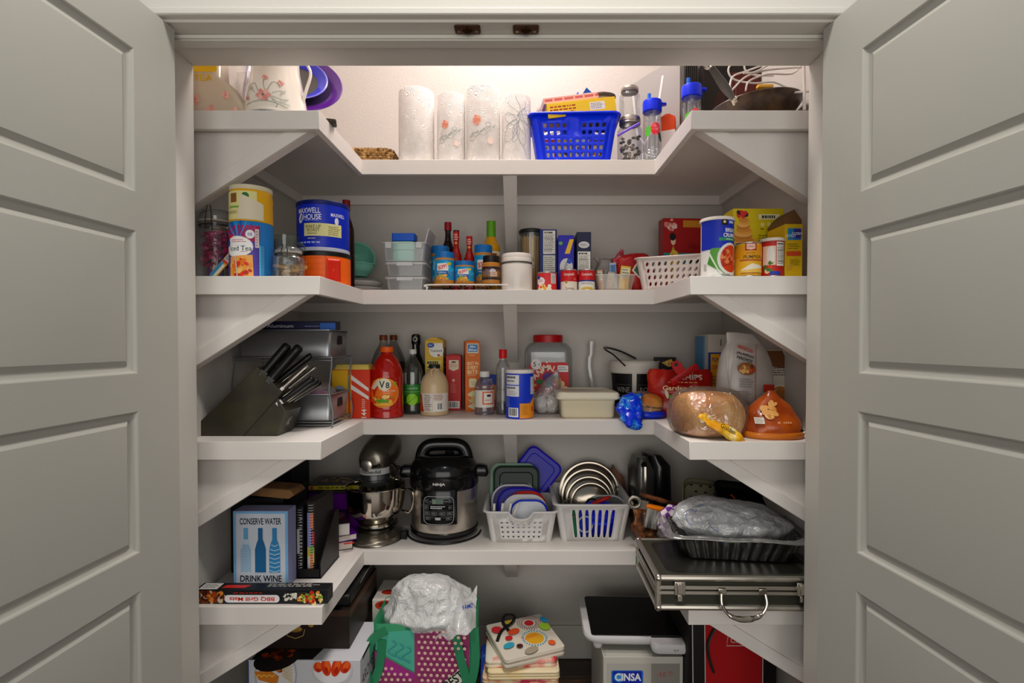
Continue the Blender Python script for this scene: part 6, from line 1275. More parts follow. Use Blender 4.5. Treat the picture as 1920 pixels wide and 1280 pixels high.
# stack behind
def book(lab, cx, cy, z, w, d, h, cover, pages, rz, name='book', art=None, rx=0, ry=0, tp=None):
    t = thing(name, lab, 'book', (cx, cy, z), R(rz), rx=rx, ry=ry)
    m = MB(); m.cb(w, d, .002); m.cb(w, d, .002, z=h-.002); m.cb(.002, d, h, x=-w/2+.001); m.build('cover', mat(cover, .35, coat=.3), t, smooth=0)
    MB().box(-w/2+.002, w/2-.003, -d/2+.002, d/2-.003, .002, h-.002).build('pages', mat(pages, .8), t, smooth=0)
    if art: art.build('spine_print', t, front(-d/2-.0002))
    if tp: tp.build('cover_print', t, topside(h))
    return t
book('black glossy magazine with red picture lying at the bottom of the stack', -.712, 1.965, S4+.0005, .15, .16, .03, '#171012', '#cfc8bc', 25, tp=Art().ell(.02, -.03, .05, .02, '#a8241c', .5).ell(.05, -.07, .02, .008, '#d86a3c', .5).rect(.04, -.11, .075, -.095, '#c8201c'))
book('purple notebook sticking out under the thick white-paged book', -.705, 1.965, S4+.031, .15, .16, .022, '#5d1686', '#d8d0c8', 32)
book('thick white-paged book with dark red and black cover', -.715, 1.965, S4+.054, .15, .165, .045, '#2a1416', '#d6d0c8', 20, tp=Art().ell(0, 0, .06, .05, '#5a2426').ell(.03, .02, .03, .04, '#8a5a5e').poly([(-.06, -.09), (.06, -.08), (.02, 0), (-.05, .02)], '#120c0e'))
t = carton('storage_carton', 'bright purple carton standing behind the tilted books', 'box', .2, .15, .157, '#6d1390', (-.73, 2.15, S4+.0005), rz=R(-2))
book('black cookbook with dark cover just under the yellow-spined one', -.74, 2.15, S4+.1585, .2, .15, .012, '#121013', '#3a3430', -3)
book('yellow-spined cookbook on top of the book stack', -.735, 2.15, S4+.171, .2, .15, .02, '#2a2220', '#c8c09c', 2, art=Art().rect(-.09, .003, .095, .018, '#c9bc38').rows(-.06, .006, .09, .0145, 1, '#6a6420', .8).ell(-.085, .010, .007, .007, '#c8402c'), tp=Art().rect(-.08, -.06, .08, .06, '#2c3848').blobs(0, 0, .07, .05, 30, ['#c8a05a', '#3c4a6a', '#8a6a3a', '#1a1c24', '#b89878'], .012, 3))
# ---- stand mixer
mx, my = X(702, 2.03), 2.03
t = thing('stand_mixer', 'dark pewter stand mixer with polished steel bowl', 'stand mixer', (mx, my+.01, S4+.0005), R(-6)); PW = mat('#7c766a', .26, .85, coat=.3); ST = mat('#cfc6ba', .08, 1)
lath('mixer_base', prof([(.002, 0), (.098, .001), (.103, .006), (.101, .016), (.085, .026), (.072, .031), (.062, .034)]), PW, t, 48, sy=1.08)
lath('bowl_clamp', [(.055, .03), (.066, .034), (.064, .044), (.056, .046)], mat('#3c3830', .3, .8), t, 40)
# bowl
lath('bowl', prof([(.045, .046), (.062, .05), (.06, .058), (.075, .075), (.1, .11), (.109, .15), (.1115, .200)], 6)+[(.1145, .2025), (.1135, .2045), (.1095, .2035)]+prof([(.108, .198), (.105, .15), (.095, .11), (.07, .08), (.002, .062)], 5), ST, t, 64)
MB().tube(smoothpath([(.111, -.01, .19), (.132, -.012, .192), (.150, -.012, .178), (.150, -.012, .13), (.136, -.012, .105), (.122, -.012, .108), (.106, -.01, .112)], 7), .009, 10, flat=.45).build('bowl_handle', ST, t)
# column behind and head above
MB().rrect([(.1, .07, .02, 0, .1), (.075, .07, .06, 0, .118), (.07, .075, .2, 0, .122), (.08, .08, .25, 0, .12)], .03, 7).build('column', PW, t, smooth=180)
rows = []
hd = [(-.058, .002, .30), (-.056, .03, .30), (-.045, .047, .302), (-.02, .058, .305), (.02, .064, .312), (.07, .067, .32), (.12, .064, .326), (.158, .05, .328), (.178, .028, .328), (.184, .003, .328)]
m = MB(); hp = smoothpath(hd, 4); rs = [[(p.y*math.cos(a), p.x, p.z+p.y*math.sin(a)*1.08) for a in [2*PI*k/36 for k in range(36)]] for p in hp]
m.rings(rs, True, (1, 1)); o = m.build('motor_head', PW, t, smooth=180)
lath('planetary_collar', [(.048, .205), (.052, .212), (.052, .228), (.055, .232), (.055, .25), (.058, .254), (.058, .275)], mat('#8a8d90', .2, .9), t, 44, caps=(1, 1), y=-.004)
Art().rect(-.085, .253, .085, .277, '#b9b9b6').text('KitchenAid', .004, .265, .013, '#141414', w=.075, bold=.05).build('name_band', t, cyl(.0586, y=-.004), cut=.006)
m = MB(); m.lathe([(.002, .0), (.0215, .0), (.023, -.004), (.021, -.010), (.016, -.012), (.002, -.012)], 32, M=T(-.012, -.053, .289) @ Rx(-PI/2)); m.build('hub_cap', mat('#c4c0b8', .22, .9), t)
m = MB(); m.tube([(.012, -.062, .285), (.03, -.066, .288)], .004, 8); m.ball((.036, -.066, .29), .009, .007, .006, 12); m.build('attachment_knob', mat('#141312', .35), t)
m = MB(); m.tube([(0, -.004, .21), (0, -.004, .12)], .008, 12)
for s in range(5):
    a0 = s*PI/5; m.tube(smoothpath([(.008*math.cos(a0), -.004+.008*math.sin(a0), .185), (.03*math.cos(a0), -.004+.03*math.sin(a0), .15), (.034*math.cos(a0), -.004+.034*math.sin(a0), .11), (0, -.004, .082), (-.034*math.cos(a0), -.004-.034*math.sin(a0), .11), (-.03*math.cos(a0), -.004-.03*math.sin(a0), .15), (-.008*math.cos(a0), -.004-.008*math.sin(a0), .185)], 4), .0012, 5)
m.build('whisk', mat('#b8b4ac', .2, .95), t)
m = MB(); m.tube([(.05, .06, .27), (.075, .03, .262), (.082, .02, .265)], .003, 8); m.ball((.084, .017, .266), .008, .008, .008, 12); m.tube([(.068, .05, .26), (.072, .05, .2)], .0025, 6); m.build('speed_lever', mat('#171614', .35), t)
# ---- pressure cooker
cx, cyy = X(832, 2.09), 2.10; r = .131
t = thing('pressure_cooker', 'big black and steel pressure cooker with control panel', 'pressure cooker', (cx, cyy, S4+.0005), R(3)); BP = mat('#0d0d0f', .22, coat=.4)
lath('cooker_base', [(r*.8, .006), (r*.97, .010), (r*1.01, .02), (r*1.01, .032), (r*.96, .036)], BP, t, 56)
m = MB()
for k in range(4): m.lathe([(.012, 0), (.012, .01)], 14, x=r*.7*math.cos(PI/4+k*PI/2), y=r*.7*math.sin(PI/4+k*PI/2))
m.build('feet', BP, t)
bs = bpy.data.materials.new('brushed'); bs.use_nodes = True; b = bs.node_tree.nodes['Principled BSDF']; b.inputs['Metallic'].default_value = 1; b.inputs['Roughness'].default_value = .3; b.inputs['Base Color'].default_value = lin('#d6cfc6'); b.inputs['Anisotropic'].default_value = .5
lath('steel_body', [(r*.97, .032), (r*.99, .05), (r*1.0, .20)], bs, t, 64, caps=(0, 0))
lath('upper_collar', [(r*1.0, .19), (r*1.03, .2), (r*1.03, .235), (r*1.0, .24)], BP, t, 56)
lath('pressure_lid', prof([(r*1.0, .238), (r*1.02, .25), (r*.97, .275), (r*.82, .298), (r*.6, .31), (r*.3, .315), (.002, .316)]), BP, t, 56)
for s in (-1, 1): MB().rrect([(.05, .05, .222, s*r*1.1, 0), (.056, .06, .235, s*r*1.12, 0), (.05, .055, .262, s*r*1.1, 0), (.03, .04, .268, s*r*1.06, 0)], .012).build('side_handle', BP, t, smooth=60)

m = MB(); m.tube(smoothpath([(-.092, -.01, .28), (-.08, -.01, .325), (-.055, -.01, .345), (0, -.01, .348), (.055, -.01, .345), (.08, -.01, .325), (.092, -.01, .28)], 6), .025, 12, flat=.75); m.build('lid_handle', BP, t)
MB().ball((.02, .01, .325), .02, .02, .014, 16).build('steam_valve', mat('#26262a', .3), t)
# control panel: curved slab
def slab(u0, u1, v0, v1, off, c, nm, rough=.2):
    m = MB(); m.grid(lambda a, b: ((r+off)*math.sin(u0+(u1-u0)*a), -(r+off)*math.cos(u0+(u1-u0)*a), v0+(v1-v0)*b), 14, 2)
    return m.build(nm, mat(c, rough, coat=.4), t, solid=.003, smooth=180)
slab(-.62, .45, .07, .245, .002, '#0b0c0e', 'control_panel')
a = Art().line([(x_*.058-.011, .125+y_*.052) for x_, y_ in [(math.copysign(abs(math.cos(q))**.35, math.cos(q)), math.copysign(abs(math.sin(q))**.35, math.sin(q))) for q in [2*PI*k/32 for k in range(33)]]], .0016, '#b8bcc0')
def btn(u, v, w, h): a.line([(u-w, v-h), (u+w, v-h), (u+w, v+h), (u-w, v+h), (u-w, v-h)], .0008, '#9aa0a4').rows(u-w*.6, v-h*.4, u+w*.6, v+h*.4, 1, '#c8ccd0')
for u, v in ((-.056, .160), (.034, .160), (-.056, .136), (.034, .136)): btn(u, v, .0065, .006)
for u in (-.054, -.026, .004, .032): btn(u, .114, .009, .005)
for u in (-.05, -.012, .028): btn(u, .095, .010, .005)
a.rect(-.034, .150, .008, .168, '#5f7468').rect(-.034, .150, -.02, .168, '#7c8a80').line([(-.045, .159), (-.036, .159)], .001, '#c8ccd0').line([(.010, .159), (.024, .159)], .001, '#c8ccd0').rect(-.04, .139, .014, .1415, '#d8d8d8').rows(-.04, .132, .014, .136, 1, '#e0e0e0', .8)
a.rect(-.022, .091, -.003, .099, '#b8bcbe').build('panel_print', t, cyl(r+.004), cut=.006); Art().text('NINJA', -.008, .222, .012, '#f0eee8', w=.046, bold=.06).build('brand_lettering', t, cyl(r*1.03+.003), cut=.006)
t2 = thing('power_cord', 'black power cord coiled round the foot of the pressure cooker', 'cord', (cx, cyy, S4+.0005))
m = MB(); m.tube([((r+.012)*math.cos(a_), (r+.012)*math.sin(a_), .005) for a_ in [PI*1.02+PI*.98*k/40 for k in range(41)]], .0036, 7); m.tube(smoothpath([(-r-.01, -.02, .005), (-r-.014, -.05, .02), (-r-.004, -.075, .03), (-r-.016, -.085, .012), (-r+.002, -.09, .006)], 6), .0036, 7); m.build('cord', BK, t2)
MB().cb(.022, .016, .028, x=-r-.012, y=-.08, z=.002).build('plug', BK, t2, bevel=.003)
# ---- baskets
WBK = '#dfdbd8'
bx1 = X(977, 1.975); t = basket('plastic_basket', 'white plastic basket with rows of round holes and a scooped front', (bx1, 1.975+.115, S4+.001), X(1044, 1.975)-X(910, 1.975), .24, .118, .14, WBK, 8, 4, 'round', rim=.014, dip=.028, hw=.36, hh=.36, fillh=(.1, .72), fx=(.1, .9))
bx2 = X(1114, 1.975); t = basket('plastic_basket', 'white plastic basket with tall vertical slots', (bx2, 1.975+.15, S4+.001), X(1186, 1.975)-X(1044, 1.975), .30, .143, .16, WBK, 7, 1, 'sq', rim=.016, hw=.55, hh=.96, fillh=(.08, .88), fx=(.12, .88), ends=18)
def rlid(lab, c, w, h, col, edge, rx, ry=0, rz=0, r=.03, group=None, inner=None, th=.008, clearm=None):
    t = thing('container_lid', lab, 'lid', tuple(c), rz, group, rx=rx, ry=ry)
    MB().rrect([(w-.008, h-.008, 0), (w-.008, h-.008, th*.6)], r, 6).build('lid_panel', clearm or mat(col, .4), t)
    MB().tube([(a, b, th*.4) for a, b in rrpts(w-.004, h-.004, r, 6)], .0045, 8, closed=True).build('lid_edge', mat(edge, .4), t)
    if inner: MB().tube([(a, b, th*.7) for a, b in rrpts(w-.05, h-.05, r*.7, 6)], .0022, 6, closed=True).build('lid_ridge', mat(inner, .4), t)
up = R(80)
def at(px, py, Y): return P(px, py, Y)
rlid('royal blue square lid standing on its corner behind the basket', at(1003, 882, 2.235), .17, .17, '#2317a8', '#1d1390', up, ry=0, r=.025, inner='#3426c0') if 0 else None
t = thing('container_lid', 'large royal blue square lid standing on its corner behind the round-hole basket', 'lid', tuple(at(1005, 884, 2.24))); t.rotation_mode = 'QUATERNION'
t.rotation_quaternion = (Matrix.Rotation(R(-8), 3, 'X') @ Matrix.Rotation(R(38), 3, 'Y') @ Matrix.Rotation(R(90), 3, 'X')).to_quaternion()
MB().rrect([(.155, .155, 0), (.155, .155, .005)], .025, 6).build('lid_panel', mat('#2114a4', .35), t); MB().tube([(a, b, .002) for a, b in rrpts(.162, .162, .027, 6)], .0045, 8, closed=True).build('lid_edge', mat('#2a1cb4', .35), t); MB().tube([(a, b, .006) for a, b in rrpts(.12, .12, .02, 6)], .002, 6, closed=True).build('lid_ridge', mat('#2f20be', .35), t)
rlid('dark green rectangular lid standing at the back of the round-hole basket', at(968, 918, 2.18), .185, .19, '#12261a', '#16301f', up, inner='#0c1a12')
rlid('pale green rectangular lid just behind the dark green one', at(962, 913, 2.198), .185, .19, '#7a9a84', '#8fb09a', up)
rlid('clear lid with pale green rim in front of the dark green lid', (X(966, 2.165), 2.165, S4+0.1), 0.15, 0.17, '#9aa8a0', '#a9c8b8', R(72), r=0.05, clearm=clear('#aab8b0', .3, .2))
rlid('purple lid with white rim leaning back in the round-hole basket', (X(966, 2.142), 2.142, S4+0.092), 0.19, 0.16, '#2c1c6a', '#d6d2da', R(72), r=0.06)
rlid('deep blue lid leaning in the middle of the round-hole basket', (X(976, 2.118), 2.118, S4+0.09), 0.185, 0.152, '#1c1494', '#2418a8', R(72), r=0.06)
rlid('red round-cornered lid peeking behind the white ones in the basket', (X(988, 2.095), 2.095, S4+0.085), 0.15, 0.145, '#b8241c', '#c8301f', R(72), r=0.055)
rlid('white lid with white rim second from the front of the basket', (X(984, 2.068), 2.068, S4+0.082), 0.17, 0.14, '#d8d6d6', '#e6e2e2', R(72), r=0.055)
rlid('white lid with bright blue rim at the very front of the basket', (X(992, 2.04), 2.04, S4+0.078), 0.145, 0.125, '#d9dce2', '#1f35c0', R(72), r=0.045)
for k, (px, py, a_, lab) in enumerate(((926, 950, 2, 'leftmost'), (940, 952, 6, 'second from left'), (953, 945, 12, 'third from left'), (962, 948, 24, 'rightmost'))):
    t = thing('plastic_clip', 'white plastic bag sealing stick, %s of the four standing in the basket' % lab, 'clip', (X(px, 2.0), 1.99+.005*k, S4+.095), 0, ry=R(a_)); MB().rrect([(.009, .007, -.03), (.009, .007, .05)], .002).build('stick', mat('#dcd8d0', .4), t)
# steel lids in slotted basket
def steel(lab, c, r, knob=0, rx=R(78), col='#a89e90'):
    t = thing('steel_lid', lab, 'pot lid', tuple(c), 0, rx=rx, group='nested steel lids')
    dm = lath('lid_dome', prof([(r, 0), (r*.985, .004), (r*.9, .005), (r*.85, .011), (r*.5, .019), (r*.1, .022), (.002, .022)]), mat(col, .16, 1), t, 56, caps=(1, 1))
    lath('lid_rim', [(r*.985, -.002), (r*1.01, -.001), (r*1.01, .004), (r*.985, .005)], mat('#c8c0b4', .15, 1), t, 56, caps=(0, 0))
    if knob: lath('knob', [(.008, .02), (.008, .03), (.022, .034), (.026, .042), (.02, .05), (.002, .052)], mat('#141210', .3), dm, 28)
for k, (px, py, Y, rr, kn, lab) in enumerate(((1105, 922, 2.235, .128, 0, 'largest steel pot lid at the back of the slotted basket'), (1103, 930, 2.205, .114, 0, 'second largest steel pot lid in the slotted basket'),
        (1105, 938, 2.175, .099, 0, 'third steel pot lid in the slotted basket'), (1108, 944, 2.145, .085, 1, 'smallest and foremost steel pot lid with black knob'))): steel(lab, at(px, py, Y), rr, kn)
rlid('bright blue round lid lying in front of the steel lids', at(1124, 962, 2.04), .13, .1, '#1c2fd0', '#2138dc', R(40), r=.049)
rlid('clear lid with white rim behind the blue lid in the slotted basket', at(1138, 950, 2.09), .15, .1, '#c0c4c4', '#cfd4d2', R(40), r=.049, clearm=clear('#d6dcda', .25, .2))
for k, (px, c, cn, w_) in enumerate(((1068, '#2c7a5a', 'green', .05), (1092, '#2a36b8', 'blue and white', .07), (1118, '#1620c8', 'deep blue', .16), (1150, '#a8281c', 'red', .05))):
    t = thing('plastic_container', cn+' container seen through the slots of the basket', 'container', (X(px+6, 2.02), 2.035+.012*k, S4+.006), group=None); MB().rrect([(w_*.85, .04, 0), (w_, .05, .105)], .012).build('container_body', mat(c, .4), t, smooth=60)
    if k == 1: MB().tube([(.0+.028*math.cos(q), -.027, .05+.03*math.sin(q)) for q in [2*PI*i/20 for i in range(20)]], .003, 6, closed=True).build('white_ring', mat('#d8dade', .4), t)
t = thing('serving_spoon', 'red plastic spoon lying across the slotted basket', 'spoon', tuple(at(1126, 938, 2.06)), 0, ry=R(-22)); MB().ball((0, 0, 0), .045, .012, .008, 16).build('spoon_bowl', mat('#b8241f', .35), t)
t = thing('wire_strainer', 'small round wire strainer at the left end of the slotted basket', 'strainer', tuple(at(1070, 952, 2.01)), 0, rx=R(70)); m = MB(); m.tube([(.034*math.cos(q), .034*math.sin(q), 0) for q in [2*PI*i/28 for i in range(28)]], .0018, 6, closed=True)
for k in range(-4, 5): l = math.sqrt(max(0, .033**2-(k*.0075)**2)); m.tube([(k*.0075, -l, 0), (k*.0075, 0, -.012), (k*.0075, l, 0)], .0005, 4); m.tube([(-l, k*.0075, 0), (0, k*.0075, -.012), (l, k*.0075, 0)], .0005, 4)
m.build('strainer_mesh', mat('#a89c8c', .3, .9), t)
# ---- right side: bag of snacks, grill press, cleaver, graters
t = thing('snack_bag', 'clear bag of brown nuts crammed beside the slotted basket', 'bag', (X(1212, 1.98), 1.99, S4+.001))
shell([(.06, .08, 0, -.0), (.085, .11, .03), (.085, .11, .07, .0), (.09, .1, .11, .005), (.06, .05, .135, .0)], .01, 28, 6, mottle('#3a1f12', '#9a5c2c', 34, .3, .8, '#d8b890'), 'bag_film', t)
t = thing('dinner_bag', 'silver and dark striped packet leaning over the bag of nuts', 'packet', (X(1222, 1.93), 1.925, S4+.075), R(-14), rx=R(-10), ry=R(8)); MB().rrect([(.055, .02, 0), (.05, .026, .04), (.05, .02, .08)], .006).build('packet_body', mottle('#3a3a38', '#b8b4ae', 20, .25, .5, None, (6, 1, .6)), t, smooth=60)
t = thing('contact_grill', 'black and silver contact grill standing on its side by the back wall', 'grill', (X(1213, 2.19), 2.19, S4+.0005), R(12)); hg = Z(848, 2.19)-S4
MB().rrect([(.07, .1, 0, -.02, 0), (.085, .13, .05, -.02, 0), (.08, .13, hg*.8, -.025, 0), (.05, .09, hg*.96, -.03, 0)], .03, 6).build('lower_plate', mat('#6f6f6c', .25, .8), t, smooth=60)
MB().rrect([(.06, .12, 0, .045, 0), (.075, .15, .06, .05, 0), (.075, .16, hg*.85, .04, 0), (.05, .12, hg*.99, .02, 0), (.02, .05, hg, .01, 0)], .03, 6).build('upper_plate', mat('#0f0f11', .25, coat=.4), t, smooth=60)
m = MB(); m.tube(smoothpath([(-.045, -.055, hg*.3), (-.04, -.07, hg*.6), (-.035, -.06, hg*.85)], 6), .012, 10); m.build('grill_rim', mat('#a8a49c', .2, .9), t); MB().lathe([(.012, 0), (.012, .004)], 20, M=T(-.04, -.06, hg*.88) @ Rx(PI/2)).build('hinge_button', BK, t)
t = thing('cutting_board', 'small brown wooden board standing behind the slotted basket', 'board', (X(1172, 2.26), 2.26, S4+.0005), 0, ry=R(-12)); MB().prism([(-.03, 0), (.03, 0), (.034, .17), (.012, .2), (-.0, .235), (-.02, .2)], 0, .012).build('board', mottle('#4a2416', '#7a4a30', 12, .5, .1, None, (5, 1, 1)), t, bevel=.002)
# cleaver
t = thing('kitchen_cleaver', 'steel cleaver with bright orange handle lying on the clutter', 'knife', tuple(P(1183, 940, 1.86)), 0, ry=R(14)); CS = mat('#8d877c', .3, .9)
m = MB(); m.tube([(.014+.02*math.cos(q), 0, .018*math.sin(q)) for q in [2*PI*i/20 for i in range(20)]], .007, 8, closed=True, flat=.7); m.cb(.03, .006, .03, x=.045, z=-.015); m.build('steel_end', CS, t); MB().rrect([(.012, .028, 0), (.014, .032, .05), (.012, .03, .105)], .005).build('handle', mat('#dc7a14', .35), t).matrix_local = T(.055, 0, 0) @ Ry(PI/2)
t = thing('tongs', 'dark wooden-handled tongs behind the orange handled cleaver', 'utensil', tuple(P(1215, 930, 1.93)), 0, ry=R(18)); MB().tube([(-.03, 0, 0), (.05, 0, 0), (.13, .02, 0)], [.007, .009, .006], 8).build('tongs_body', mottle('#4a2a18', '#8a5430', 30, .5, .2), t)
t = thing('kitchen_cloth', 'purple and white checked cloth bunched beside the roasting pans', 'cloth', tuple(P(1262, 966, 1.80)))
cm = bpy.data.materials.new('check'); cm.use_nodes = True; N = cm.node_tree.nodes; ck = N.new('ShaderNodeTexChecker'); ck.inputs['Scale'].default_value = 48; ck.inputs[1].default_value = lin('#6a2c8a'); ck.inputs[2].default_value = lin('#e2d2da'); tc = N.new('ShaderNodeTexCoord'); mp = N.new('ShaderNodeMapping'); mp.inputs['Rotation'].default_value = (.4, .6, .5); cm.node_tree.links.new(tc.outputs['Object'], mp.inputs[0]); cm.node_tree.links.new(mp.outputs[0], ck.inputs[0]); cm.node_tree.links.new(ck.outputs[0], N['Principled BSDF'].inputs[0]); N['Principled BSDF'].inputs['Roughness'].default_value = .85
sack([(.08, .06, -.06), (.1, .07, -.03), (.095, .06, .0), (.06, .04, .025), (.02, .02, .035)], .01, 30, 3).build('cloth_folds', cm, t, smooth=180)
# broiler tray and roasting pan standing behind the bags
def tray(lab, c, w, h, d, col, holes, rot, nm='roasting_tray'):
    t = thing(nm, lab, 'tray', tuple(c)); t.rotation_euler = rot; m = MB()
    m.rrect([(w-.02, h-.02, 0), (w-.02, h-.02, .001), (w, h, d)], .03, 6, caps=(1, 0)); m.build('tray_body', mat(col, .45, .3), t, solid=.0015); MB().tube([(a, b, d) for a, b in rrpts(w, h, .03, 6)], .003, 6, closed=True).build('rolled_rim', mat(col, .3, .7), t)
    if holes:
        a = Art()
        for i in range(9):
            for j in range(3): a.ell(-w*.4+w*.1*i+(j % 2)*w*.05, h*.1+.022*j, .006, .0032, '#0d0c0a')
        a.build('slots', t, topside(.0018))
tray('perforated broiler tray leaning behind the plastic bag', P(1368, 948, 1.93), .34, .15, .03, '#857f66', 1, (R(62), R(5), R(-8)))
tray('black roasting pan lying in front of the broiler tray', P(1430, 962, 1.85), .33, .17, .05, '#0e0d0d', 0, (R(30), R(6), R(-4)))
tray('dark patterned baking sheet standing against the right wall', P(1420, 925, 2.24), .26, .22, .02, '#2a2620', 0, (R(75), R(10), R(-20)), 'baking_sheet')
t = thing('silicone_band', 'orange silicone loop hooked over the black roasting pan', 'band', tuple(P(1373, 938, 1.80))); MB().tube(smoothpath([(-.006, 0, .02), (.003, -.006, .012), (.006, -.008, -.01), (.004, -.006, -.03)], 6), .004, 8, flat=.5).build('band', mat('#d8481c', .4), t)
# ---- aluminium case
cw, cd, ch = .465, .285, .098; cX0 = X(1237, 1.475)
t = thing('tool_case', 'silver edged dark flat aluminium case overhanging the right wing', 'case', (cX0+cw/2, 1.476+cd/2, S4+.001), R(-1.0)); AL = mat('#b9b3a8', .32, .85); DK = mat('#3a3a30', .4, .2)
MB().cb(cw-.008, cd-.008, ch-.006, z=.003).build('case_shell', DK, t, bevel=.003)
m = MB()
for z in (.008, ch-.008):
    m.tube([(a, b, z) for a, b in rrpts(cw-.006, cd-.006, .008, 4)], .0085, 8, closed=True)
for z in (ch*.52, ch*.66): m.tube([(a, b, z) for a, b in rrpts(cw+.002, cd+.002, .006, 4)], .0055, 6, closed=True, flat=1.0)
m.build('edge_profiles', AL, t)
for sx in (-1, 1):
    for sy in (-1, 1):
        m = MB(); m.tube([(sx*(cw/2-.004), sy*(cd/2-.004), .004), (sx*(cw/2-.004), sy*(cd/2-.004), ch-.004)], .0095, 10); m.ball((sx*(cw/2-.004), sy*(cd/2-.004), ch-.008), .0115, None, None, 12); m.ball((sx*(cw/2-.004), sy*(cd/2-.004), .008), .0115, None, None, 12); m.build('corner_cap', mat('#cfc8bc', .2, .95), t)
CH = mat('#c9c3b8', .12, 1)
for sx in (-.172, .165):
    m = MB(); y = -cd/2-.008; m.cb(.030, .006, .036, x=sx, y=y, z=.048); m.cb(.016, .009, .03, x=sx, y=y-.003, z=.052); m.cb(.014, .007, .018, x=sx, y=y, z=.030); m.build('latch', CH, t, bevel=.0015)
m = MB(); y = -cd/2-.009; hx = .0
for s in (-1, 1): MB().cb(.022, .010, .016, x=hx+s*.056, y=y, z=.052).build('handle_mount', CH, t, bevel=.002)
m = MB(); m.tube(smoothpath([(hx-.06, y-.008, .056), (hx-.061, y-.016, .03), (hx-.045, y-.02, .005), (hx-.018, y-.022, -.006), (hx+.018, y-.022, -.006), (hx+.045, y-.02, .005), (hx+.061, y-.016, .03), (hx+.06, y-.008, .056)], 5), [.0045]*11+[.0065]*4+[.008]*6+[.0065]*4+[.0045]*11, 10); m.build('carry_handle', CH, t)
MB().rrect([(cw-.07, cd-.05, ch-.0035), (cw-.07, cd-.05, ch-.0028)], .03).build('lid_recess', mat('#232320', .35, .2), t)
# foil trays with clear edge
def foil(lab, c, w, d, h, rz):
    t = thing('foil_tray', lab, 'foil tray', tuple(c), rz, group='stacked foil trays'); m = MB(); rs = []
    for k_, (s, z) in enumerate(((.84, 0), (.86, .003), (.93, h*.5), (1, h-.004), (1.05, h), (1.06, h-.003))):
        ring = []
        for i in range(120):
            a_, b_ = (lambda q: rrperi(w*s, d*s, .03, q))(i/120); f = .006*math.sin(i*PI*2/120*34) if 0 < k_ < 4 else 0; l = math.hypot(a_, b_)
            ring.append((a_*(1+f/l), b_*(1+f/l), z))
        rs.append(ring)
    m.rings(rs, True, (1, 0)); m.build('tray_wall', mat('#a9a7a2', .24, 1, .5, 25), t, smooth=180, solid=.0008); return t
def rrperi(w, d, r, q):
    p = rrpts(w, d, r, 6); n = len(p); L = [math.dist(p[i], p[(i+1) % n]) for i in range(n)]; s = q*sum(L)
    for i in range(n):
        if s <= L[i]: k = s/L[i]; a, b = p[i], p[(i+1) % n]; return a[0]+(b[0]-a[0])*k, a[1]+(b[1]-a[1])*k
        s -= L[i]
    return p[0]
fz = S4+ch+.002; fc = (.66, 1.665, fz); foil('foil roasting tray on the aluminium case, lower of the two nested', fc, .36, .2, .066, R(-7)); foil('foil roasting tray nested inside the lower one', (.66, 1.665, fz+.011), .35, .19, .060, R(-7))
t = thing('tray_cover', 'clear plastic cover with wide wavy rim around the foil trays', 'cover', (.655, 1.665, fz+.066), R(-7)); m = MB(); rs = []
for s, z in ((.97, .01), (1.03, .006), (1.09, .012), (1.12, .004)): rs.append([(a_*s, b_*s, z+.0025*math.sin(i*.5)) for i, (a_, b_) in enumerate([rrperi(.385, .225, .04, k/90) for k in range(90)])])
m.rings(rs, True, (0, 0)); m.build('lid_rim', clear('#e6e6e4', .3, .3, .05), t, smooth=180)
# plastic bags in the trays
t = thing('plastic_bag', 'crumpled white translucent grocery bag with blue print lying in the foil trays', 'bag', (.652, 1.675, fz+.03), R(-7))
sack([(.22, .1, .005), (.27, .13, .02, .01), (.35, .19, .055, .01, -.002), (.33, .16, .08, .0), (.24, .12, .105, -.02), (.1, .05, .122, -.05)], .013, 13, 17, fine=.6, e=2.2, n=120, k=10, ridge=1, st=.6).build('bag_film', clear('#fcfeff', .78, .25, .1, 1.0, 18), t, smooth=180)
a = Art()
for k, (u, v, s_, ro) in enumerate(((-.12, .075, .03, .5), (-.085, .085, .035, .3), (-.05, .07, .04, .6))): a.line([(u+s_*math.cos(q)*.6, v+s_*.6*math.sin(q)) for q in [ro+i*.35 for i in range(13)]], .0016, '#5a6a9a')
for k in range(14): a.line([(-.13+k*.008, .012), (-.127+k*.008, .021)], .002, '#3a3f9c')
a.rect(-.075, .013, -.062, .018, '#2c3192').rows(-.05, .1, .01, .108, 1, '#5f68a8', .6).poly([(.0, .022), (.012, .01), (.02, -.0), (.045, .02), (.028, .012), (.018, .02)], '#20241f')
def bagpl(u, v, k): return (u, -.108+max(0, v-.035)*.95+abs(u)*.1-k, v+.008)
a.build('print', t, bagpl)
# ================================================================ floor level
def big(name, lab, x0, x1, y0, y1, z0, z1, col, cat='box', **k): return carton(name, lab, cat, x1-x0, y1-y0, z1-z0, col, ((x0+x1)/2, (y0+y1)/2, z0+.0005), **k)
W, Hh = .346, .41
fr = Art().rect(-W/2, .0, -W/2+.004, Hh, '#2a4a7a')
fr.ell(-W*.25, Hh-.045, .066, .085, '#aeb2ba').ell(-W*.25, Hh-.045, .060, .078, '#dcdcde')
fr.blobs(-W*.29, Hh-.02, .03, .022, 24, ['#7a3414', '#a8481c', '#c8702c', '#5a2410'], .010, 4).poly([(-W*.44, Hh-.035), (-W*.40, Hh-.06), (-W*.24, Hh-.075), (-W*.22, Hh-.05), (-W*.3, Hh-.03)], '#c87a2c').line([(-W*.42+.008*k, Hh-.05+.006*(k % 2)) for k in range(8)], .003, '#f0c860')
for k in range(6): fr.line([(-W*.19, Hh-.015-.006*k), (-W*.10, Hh-.02-.010*k)], .0055, '#d8c6a8')
